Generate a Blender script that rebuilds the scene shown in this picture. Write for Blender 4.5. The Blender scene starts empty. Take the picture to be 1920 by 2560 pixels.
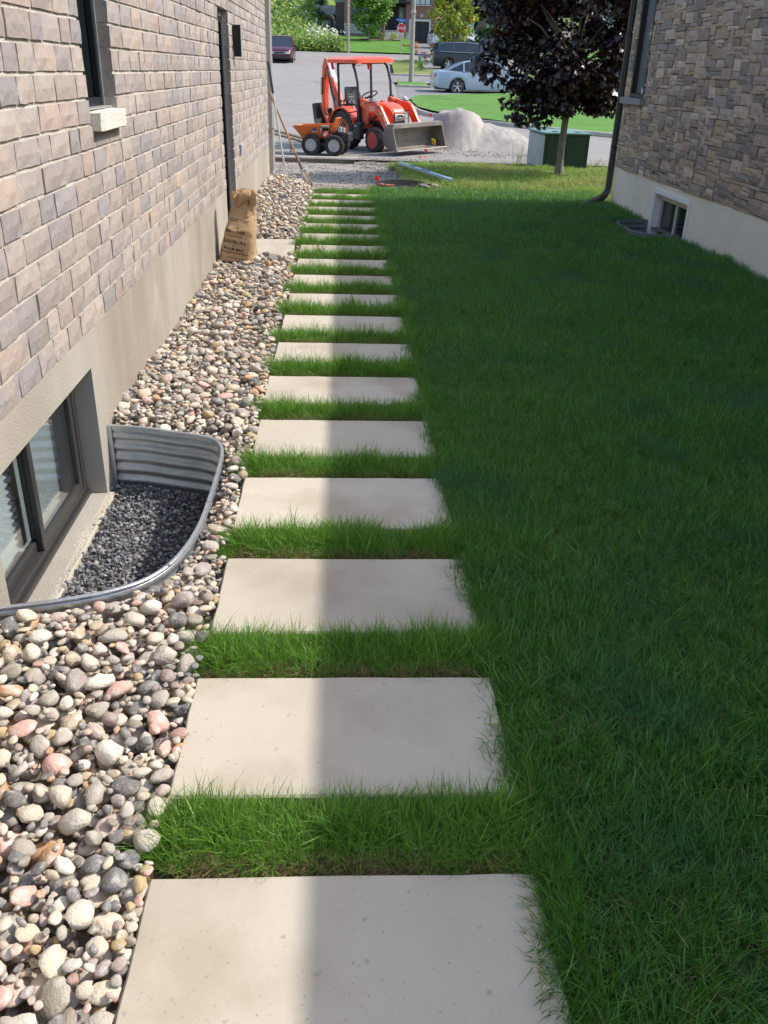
import bpy, math, random
import numpy as np
from mathutils import Matrix, Vector, Euler, noise as mnoise
R = math.radians
rng = np.random.default_rng(7)
random.seed(7)
sc = bpy.context.scene
C = sc.collection

# ------------------------------------------------------------------ camera
def rot_axes(p, y, r):
    cp, sp, cy, sy, cr, sr = math.cos(p), math.sin(p), math.cos(y), math.sin(y), math.cos(r), math.sin(r)
    f = np.array([sy*cp, cy*cp, -sp]); rt = np.array([cy, -sy, 0.0]); up = np.cross(rt, f)
    return f, rt*cr + up*sr, up*cr - rt*sr
FW, RT, UP = rot_axes(.4750, .0569, .0315)
EYE = np.array([0.0, 0.0, 1.664])
cd = bpy.data.cameras.new('camera'); cam = bpy.data.objects.new('camera', cd); C.objects.link(cam)
cd.sensor_fit = 'VERTICAL'; cd.sensor_height = 24; cd.sensor_width = 18; cd.lens = 24*2145.8/2560
cd.clip_start = .05; cd.clip_end = 900
cam.matrix_world = Matrix(((RT[0], UP[0], -FW[0], EYE[0]), (RT[1], UP[1], -FW[1], EYE[1]), (RT[2], UP[2], -FW[2], EYE[2]), (0, 0, 0, 1)))
sc.camera = cam
sc.render.resolution_x, sc.render.resolution_y = 768, 1024

# ------------------------------------------------------------------ sky, sun, exposure
SUN_EL, SUN_AZ = R(46), R(83.5)        # azimuth clockwise from +Y
w = bpy.data.worlds.new('World'); sc.world = w; w.use_nodes = True
nt = w.node_tree; bg = nt.nodes['Background']
sky = nt.nodes.new('ShaderNodeTexSky'); sky.sky_type = 'NISHITA'; sky.sun_disc = False
sky.sun_elevation = SUN_EL; sky.sun_rotation = SUN_AZ; sky.air_density = 1.0; sky.dust_density = 1.5
nt.links.new(sky.outputs[0], bg.inputs[0]); bg.inputs[1].default_value = .15
sd = bpy.data.lights.new('sun', 'SUN'); sd.energy = 2.0; sd.angle = R(.5); sd.color = (1, .945, .87)
sun = bpy.data.objects.new('sun', sd); C.objects.link(sun)
sv = Vector((math.cos(SUN_EL)*math.sin(SUN_AZ), math.cos(SUN_EL)*math.cos(SUN_AZ), math.sin(SUN_EL)))
sun.rotation_euler = sv.to_track_quat('Z', 'Y').to_euler(); sun.location = (20, 5, 20)
vs = sc.view_settings; vs.view_transform = 'Standard'; vs.look = 'None'; vs.exposure = 1.17; vs.gamma = 1; vs.use_curve_mapping = False
sc.cycles.max_bounces = 8; sc.cycles.diffuse_bounces = 4; sc.cycles.glossy_bounces = 3; sc.cycles.transmission_bounces = 5
sc.cycles.transparent_max_bounces = 6; sc.cycles.caustics_reflective = False; sc.cycles.caustics_refractive = False
sc.cycles.sample_clamp_indirect = 6

# ------------------------------------------------------------------ helpers
def proj(P):
    d = np.asarray(P, float) - EYE; z = d @ FW
    return 384 + 858.3*(d @ RT)/z, 512 - 858.3*(d @ UP)/z, z
def link(nt, a, b): nt.links.new(a, b)
def rgb(c): return (c[0], c[1], c[2], 1)
def M(name, col, col2=None, nscale=6, rough=.75, bump=0, bscale=80, metal=0, spec=.35, ramp=None, mixf=1.0, rnd=None,
      detail=6, bdetail=5, sub=0, trans=0, coat=0, stains=None, bdist=.02, rand_val=0, loc_noise=None, coords='Object'):
    m = bpy.data.materials.new(name); m.use_nodes = True; nt = m.node_tree; N = nt.nodes; b = N['Principled BSDF']
    b.inputs['Roughness'].default_value = rough; b.inputs['Metallic'].default_value = metal
    b.inputs['Specular IOR Level'].default_value = spec; b.inputs['Coat Weight'].default_value = coat
    tc = N.new('ShaderNodeTexCoord'); co = tc.outputs[coords]
    rv = None
    if rnd or rand_val or coords == 'Object':
        oi = N.new('ShaderNodeObjectInfo')
    if rnd or rand_val:
        ge = N.new('ShaderNodeNewGeometry'); ad = N.new('ShaderNodeMath'); ad.operation = 'ADD'
        link(nt, oi.outputs['Random'], ad.inputs[0]); link(nt, ge.outputs['Random Per Island'], ad.inputs[1])
        fr = N.new('ShaderNodeMath'); fr.operation = 'FRACT'; link(nt, ad.outputs[0], fr.inputs[0]); rv = fr.outputs[0]
        vm = N.new('ShaderNodeVectorMath'); vm.operation = 'ADD'; mu = N.new('ShaderNodeMath'); mu.operation = 'MULTIPLY'; mu.inputs[1].default_value = 37
        link(nt, rv, mu.inputs[0]); link(nt, co, vm.inputs[0]); link(nt, mu.outputs[0], vm.inputs[1]); co = vm.outputs[0]
    out = None
    if rnd:
        cr = N.new('ShaderNodeValToRGB'); cr.color_ramp.interpolation = 'CONSTANT'
        el = cr.color_ramp.elements
        while len(el) < len(rnd): el.new(0)
        for i, c in enumerate(rnd): el[i].position = i/len(rnd); el[i].color = rgb(c)
        link(nt, rv, cr.inputs[0]); out = cr.outputs[0]
    if col2 is not None:
        no = N.new('ShaderNodeTexNoise'); no.inputs['Scale'].default_value = nscale; no.inputs['Detail'].default_value = detail
        no.inputs['Roughness'].default_value = .65
        link(nt, co, no.inputs['Vector'])
        rp = N.new('ShaderNodeValToRGB'); lo, hi = ramp or (.35, .65)
        rp.color_ramp.elements[0].position = lo; rp.color_ramp.elements[1].position = hi
        link(nt, no.outputs['Fac'], rp.inputs[0])
        mx = N.new('ShaderNodeMix'); mx.data_type = 'RGBA'
        mf = N.new('ShaderNodeMath'); mf.operation = 'MULTIPLY'; mf.inputs[1].default_value = mixf
        link(nt, rp.outputs[0], mf.inputs[0]); link(nt, mf.outputs[0], mx.inputs['Factor'])
        if out: link(nt, out, mx.inputs['A'])
        else: mx.inputs['A'].default_value = rgb(col)
        mx.inputs['B'].default_value = rgb(col2); out = mx.outputs['Result']
    for st in (stains or []):       # (colour, scale, lo, hi, strength)
        no = N.new('ShaderNodeTexNoise'); no.inputs['Scale'].default_value = st[1]; no.inputs['Detail'].default_value = 5
        sc_ = N.new('ShaderNodeMapping'); sc_.inputs['Location'].default_value = (st[1]*3.1, 7.7, 1.3)
        if len(st) > 5: sc_.inputs['Scale'].default_value = st[5]
        link(nt, co, sc_.inputs[0]); link(nt, sc_.outputs[0], no.inputs['Vector'])
        rp = N.new('ShaderNodeValToRGB'); rp.color_ramp.elements[0].position = st[2]; rp.color_ramp.elements[1].position = st[3]
        link(nt, no.outputs['Fac'], rp.inputs[0])
        mf = N.new('ShaderNodeMath'); mf.operation = 'MULTIPLY'; mf.inputs[1].default_value = st[4]
        mx = N.new('ShaderNodeMix'); mx.data_type = 'RGBA'
        link(nt, rp.outputs[0], mf.inputs[0]); link(nt, mf.outputs[0], mx.inputs['Factor'])
        if out: link(nt, out, mx.inputs['A'])
        else: mx.inputs['A'].default_value = rgb(col)
        mx.inputs['B'].default_value = rgb(st[0]); out = mx.outputs['Result']
    if rand_val:
        hs = N.new('ShaderNodeHueSaturation'); mr = N.new('ShaderNodeMapRange')
        mr.inputs['To Min'].default_value = 1-rand_val; mr.inputs['To Max'].default_value = 1+rand_val
        f2 = N.new('ShaderNodeMath'); f2.operation = 'MULTIPLY'; f2.inputs[1].default_value = 7.31; f3 = N.new('ShaderNodeMath'); f3.operation = 'FRACT'
        link(nt, rv, f2.inputs[0]); link(nt, f2.outputs[0], f3.inputs[0]); link(nt, f3.outputs[0], mr.inputs[0])
        link(nt, mr.outputs[0], hs.inputs['Value'])
        if out: link(nt, out, hs.inputs['Color'])
        else: hs.inputs['Color'].default_value = rgb(col)
        out = hs.outputs[0]
    if loc_noise:       # colour drifting with the place an instance stands on
        no = N.new('ShaderNodeTexNoise'); no.inputs['Scale'].default_value = loc_noise[1]; link(nt, oi.outputs['Location'], no.inputs['Vector'])
        rp = N.new('ShaderNodeValToRGB'); rp.color_ramp.elements[0].position = loc_noise[2]; rp.color_ramp.elements[1].position = loc_noise[3]
        link(nt, no.outputs['Fac'], rp.inputs[0]); mx = N.new('ShaderNodeMix'); mx.data_type = 'RGBA'
        link(nt, rp.outputs[0], mx.inputs['Factor']); link(nt, out, mx.inputs['A']); mx.inputs['B'].default_value = rgb(loc_noise[0]); out = mx.outputs['Result']
    if out: link(nt, out, b.inputs['Base Color'])
    else: b.inputs['Base Color'].default_value = rgb(col)
    if bump:
        no = N.new('ShaderNodeTexNoise'); no.inputs['Scale'].default_value = bscale; no.inputs['Detail'].default_value = bdetail
        link(nt, co, no.inputs['Vector']); bp = N.new('ShaderNodeBump'); bp.inputs['Strength'].default_value = bump; bp.inputs['Distance'].default_value = bdist
        link(nt, no.outputs['Fac'], bp.inputs['Height']); link(nt, bp.outputs[0], b.inputs['Normal'])
    if trans:
        tl = N.new('ShaderNodeBsdfTranslucent'); ms = N.new('ShaderNodeMixShader'); ms.inputs[0].default_value = trans
        if out: link(nt, out, tl.inputs[0])
        else: tl.inputs[0].default_value = rgb(col)
        link(nt, b.outputs[0], ms.inputs[1]); link(nt, tl.outputs[0], ms.inputs[2]); link(nt, ms.outputs[0], N['Material Output'].inputs[0])
    return m
def glass_mat(name, tint=(.86, .88, .87), refl=.12, rough=.02):
    m = bpy.data.materials.new(name); m.use_nodes = True; nt = m.node_tree; N = nt.nodes; N.remove(N['Principled BSDF'])
    t = N.new('ShaderNodeBsdfTransparent'); t.inputs[0].default_value = rgb(tint); g = N.new('ShaderNodeBsdfGlossy'); g.inputs['Roughness'].default_value = rough
    lw = N.new('ShaderNodeLayerWeight'); lw.inputs[0].default_value = .5; fr = N.new('ShaderNodeMath'); fr.operation = 'POWER'; fr.inputs[1].default_value = 3.2; link(nt, lw.outputs['Facing'], fr.inputs[0]); mp = N.new('ShaderNodeMath'); mp.operation = 'ADD'; mp.inputs[1].default_value = refl; mp.use_clamp = True
    ms = N.new('ShaderNodeMixShader'); link(nt, fr.outputs[0], mp.inputs[0]); link(nt, mp.outputs[0], ms.inputs[0])
    link(nt, t.outputs[0], ms.inputs[1]); link(nt, g.outputs[0], ms.inputs[2]); link(nt, ms.outputs[0], N['Material Output'].inputs[0])
    return m

def tag(o, label=None, cat=None, group=None, kind=None):
    if label: o['label'] = label
    if cat: o['category'] = cat
    if group: o['group'] = group
    if kind: o['kind'] = kind
    return o
def put(name, me, mat=None, parent=None, smooth=False):
    o = bpy.data.objects.new(name, me); C.objects.link(o)
    if mat is not None and len(me.materials) == 0: me.materials.append(mat)
    if parent is not None: o.parent = parent
    if smooth: me.polygons.foreach_set('use_smooth', [True]*len(me.polygons))
    return o
def mesh(name, v, f, mat=None, smooth=False):
    me = bpy.data.meshes.new(name); me.from_pydata([tuple(map(float, p)) for p in v], [], f); me.update()
    if mat is not None: me.materials.append(mat)
    if smooth: me.polygons.foreach_set('use_smooth', [True]*len(me.polygons))
    return me
def np_mesh(name, V, Fq, mat=None, smooth=False):
    """V (n,3), Fq (m,k) faces all of one size"""
    me = bpy.data.meshes.new(name); V = np.asarray(V, np.float32); Fq = np.asarray(Fq, np.int32); k = Fq.shape[1]
    me.vertices.add(len(V)); me.vertices.foreach_set('co', V.ravel()); me.loops.add(Fq.size); me.loops.foreach_set('vertex_index', Fq.ravel())
    me.polygons.add(len(Fq)); me.polygons.foreach_set('loop_start', np.arange(len(Fq), dtype=np.int32)*k); me.polygons.foreach_set('loop_total', np.full(len(Fq), k, np.int32))
    me.update(calc_edges=True)
    if mat is not None: me.materials.append(mat)
    if smooth: me.polygons.foreach_set('use_smooth', [True]*len(me.polygons))
    return me
def empty(name, loc=(0, 0, 0), rz=0, label=None, cat=None, group=None, kind=None):
    o = bpy.data.objects.new(name, None); C.objects.link(o); o.location = loc; o.rotation_euler = (0, 0, rz); o.empty_display_size = .2
    return tag(o, label, cat, group, kind)

class MB:
    """collects shapes, builds ONE mesh object"""
    def __init__(s, T=None): s.v = []; s.f = []; s.T = T
    def add(s, vs, fs):
        n = len(s.v)
        s.v += [tuple(s.T @ Vector(p)) for p in vs] if s.T is not None else [tuple(p) for p in vs]
        s.f += [tuple(i+n for i in q) for q in fs]; return s
    def box(s, a, b, bev=0, rot=None, c=None):
        x0, y0, z0 = [min(a[i], b[i]) for i in range(3)]; x1, y1, z1 = [max(a[i], b[i]) for i in range(3)]
        if bev <= 0:
            vs = [(x, y, z) for x in (x0, x1) for y in (y0, y1) for z in (z0, z1)]
            fs = [(0, 1, 3, 2), (4, 6, 7, 5), (0, 4, 5, 1), (2, 3, 7, 6), (0, 2, 6, 4), (1, 5, 7, 3)]
        else:
            bev = min(bev, (x1-x0)/2.01, (y1-y0)/2.01, (z1-z0)/2.01)
            P = {}; vs = []
            for i, x in enumerate((x0, x1)):
                for j, y in enumerate((y0, y1)):
                    for k, z in enumerate((z0, z1)):
                        sx, sy, sz = (1 if i == 0 else -1), (1 if j == 0 else -1), (1 if k == 0 else -1)
                        for ax, p in enumerate([(x, y+sy*bev, z+sz*bev), (x+sx*bev, y, z+sz*bev), (x+sx*bev, y+sy*bev, z)]):
                            P[(i, j, k, ax)] = len(vs); vs.append(p)
            fs = []
            for i in (0, 1):
                q = [P[(i, a_, b_, 0)] for a_, b_ in ((0, 0), (0, 1), (1, 1), (1, 0))]; fs.append(tuple(q if i == 0 else q[::-1]))
                q = [P[(a_, i, b_, 1)] for a_, b_ in ((0, 0), (1, 0), (1, 1), (0, 1))]; fs.append(tuple(q if i == 0 else q[::-1]))
                q = [P[(a_, b_, i, 2)] for a_, b_ in ((0, 0), (0, 1), (1, 1), (1, 0))]; fs.append(tuple(q if i == 0 else q[::-1]))
            for a_ in (0, 1):
                for b_ in (0, 1):
                    fs += [(P[(a_, b_, 0, 0)], P[(a_, b_, 1, 0)], P[(a_, b_, 1, 1)], P[(a_, b_, 0, 1)]),
                           (P[(a_, 0, b_, 0)], P[(a_, 1, b_, 0)], P[(a_, 1, b_, 2)], P[(a_, 0, b_, 2)]),
                           (P[(0, a_, b_, 1)], P[(1, a_, b_, 1)], P[(1, a_, b_, 2)], P[(0, a_, b_, 2)])]
                    for c_ in (0, 1): fs.append((P[(a_, b_, c_, 0)], P[(a_, b_, c_, 1)], P[(a_, b_, c_, 2)]))
        if rot is not None:
            cc = Vector(c if c is not None else ((x0+x1)/2, (y0+y1)/2, (z0+z1)/2)); E = Euler(rot).to_matrix()
            vs = [tuple(E @ (Vector(p)-cc) + cc) for p in vs]
        return s.add(vs, fs)
    def tube(s, pts, r, n=8, caps=True, flat=1):
        pts = [Vector(p) for p in pts]; rs = r if isinstance(r, (list, tuple)) else [r]*len(pts)
        vs = []; fs = []; up = None
        for i, p in enumerate(pts):
            t = (pts[min(i+1, len(pts)-1)] - pts[max(i-1, 0)]).normalized()
            if up is None: up = Vector((0, 0, 1)) if abs(t.z) < .9 else Vector((1, 0, 0))
            a = t.cross(up).normalized(); b = a.cross(t).normalized(); up = b
            for k in range(n):
                th = 2*math.pi*k/n; q = p + a*math.cos(th)*rs[i] + b*math.sin(th)*rs[i]*flat; vs.append(tuple(q))
        for i in range(len(pts)-1):
            for k in range(n): fs.append((i*n+k, i*n+(k+1) % n, (i+1)*n+(k+1) % n, (i+1)*n+k))
        if caps: fs.append(tuple(range(n))[::-1]); fs.append(tuple((len(pts)-1)*n+k for k in range(n)))
        return s.add(vs, fs)
    def lathe(s, prof, n=16, axis='Z', o=(0, 0, 0)):
        """prof: (radius, height) pairs about the axis through o"""
        vs = []; fs = []
        for (r, h) in prof:
            for k in range(n):
                a = 2*math.pi*k/n; x, y = r*math.cos(a), r*math.sin(a)
                p = {'Z': (x, y, h), 'X': (h, x, y), 'Y': (y, h, x)}[axis]; vs.append((p[0]+o[0], p[1]+o[1], p[2]+o[2]))
        for i in range(len(prof)-1):
            for k in range(n): fs.append((i*n+k, i*n+(k+1) % n, (i+1)*n+(k+1) % n, (i+1)*n+k))
        if prof[0][0] > 1e-6: fs.append(tuple(range(n))[::-1])
        if prof[-1][0] > 1e-6: fs.append(tuple((len(prof)-1)*n+k for k in range(n)))
        return s.add(vs, fs)
    def prism(s, poly, h0, h1, plane='XZ'):
        """poly in a plane, extruded along the third axis from h0 to h1"""
        def P(a, b, h): return {'XZ': (a, h, b), 'YZ': (h, a, b), 'XY': (a, b, h)}[plane]
        n = len(poly); vs = [P(a, b, h0) for a, b in poly] + [P(a, b, h1) for a, b in poly]
        fs = [tuple(range(n)), tuple(range(2*n-1, n-1, -1))] + [(k, k+n, (k+1) % n+n, (k+1) % n) for k in range(n)]
        return s.add(vs, fs)
    def quad(s, *p): return s.add(p, [tuple(range(len(p)))])
    def build(s, name, mat, parent=None, smooth=False, loc=None):
        me = mesh(name, s.v, s.f, mat)
        bm_fix(me)
        o = put(name, me, None, parent, smooth)
        if smooth: smooth_by_angle(me)
        if loc: o.location = loc
        return o
import bmesh
def bm_fix(me):
    bm = bmesh.new(); bm.from_mesh(me); bmesh.ops.recalc_face_normals(bm, faces=bm.faces); bm.to_mesh(me); bm.free()
def smooth_by_angle(me, ang=40):
    bm = bmesh.new(); bm.from_mesh(me); c = math.cos(R(ang))
    for e in bm.edges:
        if len(e.link_faces) == 2: e.smooth = e.link_faces[0].normal.dot(e.link_faces[1].normal) > c
    bm.to_mesh(me); bm.free()
def copy_tree(o, parent=None):
    c = o.copy(); C.objects.link(c); c.parent = parent
    for ch in [x for x in C.objects if x.parent == o]: copy_tree(ch, c)
    return c
def world_part(o, root):
    """a part whose mesh is written in world coordinates, under an Empty that stands at its base"""
    o.parent = root; o.location = -Vector(root.location); return o

# scatter: one object whose points carry turned, scaled copies of small meshes
def scatter(name, pts, rots, scl, variants, mat, idx=None, kind='stuff', parent=None):
    """variants: list of meshes; pts (n,3), rots (n,3) euler, scl (n,3)"""
    col = bpy.data.collections.new(name + '_pieces')
    for i, me in enumerate(variants):
        o = bpy.data.objects.new('%s_piece_%02d' % (name, i), me); col.objects.link(o)
    me = bpy.data.meshes.new(name); me.vertices.add(len(pts)); me.vertices.foreach_set('co', np.asarray(pts, np.float32).ravel())
    a = me.attributes.new('turn', 'FLOAT_VECTOR', 'POINT'); a.data.foreach_set('vector', np.asarray(rots, np.float32).ravel())
    a = me.attributes.new('size', 'FLOAT_VECTOR', 'POINT'); a.data.foreach_set('vector', np.asarray(scl, np.float32).ravel())
    a = me.attributes.new('pick', 'INT', 'POINT'); a.data.foreach_set('value', (rng.integers(0, len(variants), len(pts)) if idx is None else idx).astype(np.int32))
    o = bpy.data.objects.new(name, me); C.objects.link(o)
    if mat is not None: me.materials.append(mat)
    g = bpy.data.node_groups.new(name + '_nodes', 'GeometryNodeTree')
    g.interface.new_socket('Geometry', in_out='INPUT', socket_type='NodeSocketGeometry'); g.interface.new_socket('Geometry', in_out='OUTPUT', socket_type='NodeSocketGeometry')
    gi = g.nodes.new('NodeGroupInput'); go = g.nodes.new('NodeGroupOutput'); ip = g.nodes.new('GeometryNodeInstanceOnPoints'); ci = g.nodes.new('GeometryNodeCollectionInfo')
    ci.inputs['Collection'].default_value = col; ci.inputs['Separate Children'].default_value = True; ci.inputs['Reset Children'].default_value = True
    def att(n, t):
        x = g.nodes.new('GeometryNodeInputNamedAttribute'); x.data_type = t; x.inputs['Name'].default_value = n
        return [q for q in x.outputs if q.enabled and q.name == 'Attribute'][0]
    er = g.nodes.new('FunctionNodeEulerToRotation')
    g.links.new(gi.outputs[0], ip.inputs['Points']); g.links.new(ci.outputs[0], ip.inputs['Instance']); ip.inputs['Pick Instance'].default_value = True
    g.links.new(att('pick', 'INT'), ip.inputs['Instance Index']); g.links.new(att('turn', 'FLOAT_VECTOR'), er.inputs[0]); g.links.new(er.outputs[0], ip.inputs['Rotation'])
    g.links.new(att('size', 'FLOAT_VECTOR'), ip.inputs['Scale']); g.links.new(ip.outputs[0], go.inputs[0])
    md = o.modifiers.new('scatter', 'NODES'); md.node_group = g
    if kind: o['kind'] = kind
    if parent is not None: o.parent = parent
    return o

def sstep(a, b, x):
    t = np.clip((np.asarray(x, float)-a)/(b-a), 0, 1); return t*t*(3-2*t)
_TY = [-50, 18.3, 19.2, 20, 26, 31.5, 37, 43.5, 48, 52.6, 57.5, 64.2, 71.2, 77.5, 82.5, 96.2, 112.5, 175, 500]  # far ground and the things on it scaled outward about the camera
_TZ = [0, 0, -.05, -.12, -.1, .2, .43, .70, .89, 1.10, 1.32, 1.60, 1.90, 2.38, 2.77, 3.96, 5.83, 10.8, 20]
def zt(X, Y):
    z = np.interp(Y, _TY, _TZ)
    hill = sstep(84, 116, Y)*sstep(.2, -5, X)*4.6 + sstep(100, 150, Y)*3.5
    cross = .05*sstep(.4, 1.8, X)*sstep(20.6, 21.6, Y)*sstep(30, 26, Y)*sstep(7, 4.5, X)      # the street's slight fall to the left
    return z + hill + cross
def sheet(name, ys, xl, xr, off, mat, nx=12, zf=None, kind='structure', parent=None, amp=0, sc_=1.5):
    V = []; F = []
    for Y in ys:
        a = xl(Y) if callable(xl) else xl; b = xr(Y) if callable(xr) else xr
        for i in range(nx+1):
            X = a+(b-a)*i/nx; z = (zf(X, Y) if zf else float(zt(X, Y))) + off
            if amp: z += amp*mnoise.noise(Vector((X*sc_, Y*sc_, 3.3)))
            V.append((X, Y, z))
    for j in range(len(ys)-1):
        for i in range(nx): F.append((j*(nx+1)+i, j*(nx+1)+i+1, (j+1)*(nx+1)+i+1, (j+1)*(nx+1)+i))
    o = put(name, mesh(name, V, F, mat), None, parent, True); tag(o, kind=kind); return o
def lin(pts):
    xs, vs_ = zip(*pts); return lambda Y: float(np.interp(Y, xs, vs_))
# ------------------------------------------------------------------ materials
m_soil = M('soil', (.15, .12, .09), (.23, .19, .14), 14, .95, .8, 60)
m_turfsoil = M('turf_soil', (.020, .030, .010), (.045, .05, .02), 20, .95, .6, 60)
m_slab = M('slab_concrete', (.56, .50, .395), (.49, .435, .34), 2.2, .85, .10, 300, ramp=(.3, .75), rand_val=.05,
           stains=[((.39, .315, .225), 3.1, .50, .68, .65), ((.30, .26, .21), 40, .67, .71, .5), ((.27, .235, .19), 95, .665, .71, .6), ((.66, .61, .55), 130, .68, .76, .7), ((.36, .31, .245), 1.4, .50, .72, .5)])
m_road = M('road_asphalt', (.235, .212, .19), (.285, .258, .23), 1.2, .9, .35, 160, stains=[((.22, .21, .20), .35, .5, .8, .5), ((.33, .30, .27), .8, .55, .8, .4)])
m_conc = M('kerb_concrete', (.46, .43, .38), (.36, .33, .28), 5, .9, .3, 120, stains=[((.25, .22, .18), 2, .55, .7, .4)])
m_gravelbase = M('crushed_gravel_ground', (.27, .235, .195), (.36, .315, .265), 30, .95, .4, 60, stains=[((.19, .165, .135), 1.2, .5, .75, .5)])
m_drive = M('driveway_asphalt', (.17, .16, .15), (.24, .225, .21), 3, .95, .4, 120, stains=[((.33, .30, .27), .8, .5, .75, .5)])
m_farlawn = M('far_lawn_turf', (.085, .21, .022), (.125, .265, .035), 3, .9, .9, 30, bdist=.06, detail=9, stains=[((.055, .13, .015), .6, .5, .7, .5), ((.20, .30, .06), 9, .6, .75, .5)])
m_drylawn = M('dry_lawn_turf', (.16, .20, .035), (.28, .24, .07), 1.3, .9, .9, 30, bdist=.05, detail=9, stains=[((.075, .15, .02), .5, .42, .62, .8)])
m_wild = M('wild_slope_turf', (.10, .19, .03), (.19, .25, .06), .8, .95, 1, 8, bdist=.2, detail=9, stains=[((.30, .28, .10), .5, .52, .7, .5)])

# ------------------------------------------------------------------ ground: one sheet to the horizon, then sheets on it
WX0, WX1, WY0, WY1 = -1.215, -.553, 2.44, 4.16      # left window well
VX0, VX1, VY0, VY1 = 3.49, 4.02, 10.40, 11.70        # right window well
def ground():
    xs = sorted(set([-260, -120, -60, -30, -16, -8, -5, -3, -2, WX0, WX1, -.44, .5, 1.2, 2, 2.8, VX0, VX1, 5, 7, 10, 16, 30, 60, 120, 260] + list(np.arange(-24, 34, 2.0))))
    ys = sorted(set([-120, -40, -10, -3, 0, 1, WY0, WY1, 6, 8, VY0, VY1, 14, 16, 18.3, 19.2, 20, 23, 26] + list(np.arange(28, 150, 2.0)) + [160, 220, 300, 400, 500]))
    V = [(x, y, float(zt(x, y)) - (.30 if (15 < y < 20.2 and -9 < x < 2.1) else .055)) for y in ys for x in xs]; n = len(xs); F = []
    for j in range(len(ys)-1):
        for i in range(n-1):
            cx, cy = (xs[i]+xs[i+1])/2, (ys[j]+ys[j+1])/2
            if WX0-.001 < cx < WX1 and WY0 < cy < WY1: continue
            if VX0-.001 < cx < VX1 and VY0 < cy < VY1: continue
            if cx < -1.3 and -2 < cy < 15: continue      # the house's own cellar stands here
            F.append((j*n+i, j*n+i+1, (j+1)*n+i+1, (j+1)*n+i))
    return tag(put('ground', mesh('ground', V, F, m_soil), None, None, True), kind='structure')
ground()
# lawn soil with the right-hand well left open
PX0, PX1 = -.434, .468
def lawnsoil():
    ys = [-2, 0, 2, 4, 6, 8, VY0, VY1, 13, 14.6, 16, 17.2, 18.3, 19.2, 19.9, 20.55]
    xl = lin([(-2, PX1), (14.3, PX1), (14.7, .95), (16, 1.15), (19, .95), (19.6, 1.1), (20.0, 1.5), (20.55, 2.0)])
    V = []; F = []; xs = [0, .15, .3, .5, .7, .9, 1]
    for Y in ys:
        for t in range(5):
            V.append((xl(Y) + (VX0-xl(Y))*t/4, Y, float(zt(0, Y))-.025))
        for X in (VX1 if VY0 <= Y <= VY1 else 4.02, 5.2, 7.5, 10, 14): V.append((X, Y, float(zt(0, Y))-.025))
    n = 10
    for j in range(len(ys)-1):
        for i in range(n-1):
            if i == 4 and ys[j] == VY0: continue
            if i >= 5 and ys[j] < 13: continue
            F.append((j*n+i, j*n+i+1, (j+1)*n+i+1, (j+1)*n+i))
    return tag(put('lawn', mesh('lawn', V, F, m_turfsoil), None, None, True), kind='structure')
lawnsoil()
# gravel lot in front of the house, street, kerbs, side lawns, driveways; outlines cast from image pixels onto the ground
def zg(X, Y): return float(np.interp(Y, [14, 14.6, 16, 20.2, 21], [-.005, -.03, -.07, -.19, -.19]))
sheet('gravel_lot', [14.28, 14.5, 15, 15.6, 16.4, 17.2, 18, 18.8, 19.6, 20.35], lambda Y: -6.5 if Y > 15.35 else -1.15,
      lin([(14.28, 1.0), (16, 1.35), (19, 1.1), (20.35, 1.7)]), .0, m_gravelbase, 26, zf=zg, amp=.03, sc_=2.2)
sheet('street', [20.32, 20.6, 21, 22, 23, 24, 25, 26, 28, 30, 31.5, 33, 36, 39, 42, 46, 50, 54, 58, 62, 66, 70, 74, 77.5, 79, 81, 84],
      lin([(20.4, -12), (40, -12), (70, -11), (84, -11)]), lin([(20.4, 22), (27.2, 22), (27.9, 8.3), (29.7, 6.0), (31, 4.3), (33.3, 2.78), (37, 2.52), (57.5, 2.82), (75, 3.62), (77.5, 4.0), (79, 18), (84, 18)]), .022, m_road, 30)
def lawn_mound(X, Y):
    return float(zt(X, Y)) + .10 + .10*float(sstep(0, 3, Y-28.5))
sheet('far_lawn', [27.55, 28.2, 29, 30, 31, 32, 33, 34.5, 36, 37.5, 39, 40.5, 42, 43.2, 44.3],
      lin([(27.55, 9.0), (28.2, 8.1), (29.7, 6.2), (31, 4.45), (32.2, 3.4), (33.8, 2.78), (37, 2.69), (40.3, 2.87), (41.2, 4.2), (42.8, 6.34), (44.3, 9.17)]), 24, 0, m_farlawn, 24, zf=lawn_mound, amp=.03, sc_=.8)
# kerb that follows the far lawn
def kerb(name, pts, w_=.16, h=.13, mat=m_conc, zf=None):
    mb = MB(); prev = None; n = len(pts)
    V = []; F = []
    for i, (x, y) in enumerate(pts):
        a = Vector(pts[max(i-1, 0)]); b = Vector(pts[min(i+1, n-1)]); t = (b-a).normalized(); nn = Vector((-t.y, t.x))
        z = (zf(x, y) if zf else float(zt(x, y))) + .02
        for off, dz in ((0, -.1), (0, h-.02), (.02, h), (w_-.02, h), (w_, h-.02), (w_, -.1)):
            V.append((x+nn.x*off, y+nn.y*off, z+dz))
    for i in range(n-1):
        for k in range(5): F.append((i*6+k, i*6+k+1, (i+1)*6+k+1, (i+1)*6+k))
    F.append((0, 1, 2, 3, 4, 5)); F.append(tuple((n-1)*6+k for k in range(6))[::-1])
    mb.add(V, F); o = mb.build(name, mat); tag(o, kind='structure'); return o
kerb('kerb', [(22, 27.5), (12, 27.6), (9.4, 27.75), (8.1, 28.15), (7, 28.85), (6.1, 29.6), (5.2, 30.3), (4.4, 31.0), (3.6, 31.95), (2.95, 32.9), (2.65, 34), (2.52, 37), (2.55, 40.4)][::-1])
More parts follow.
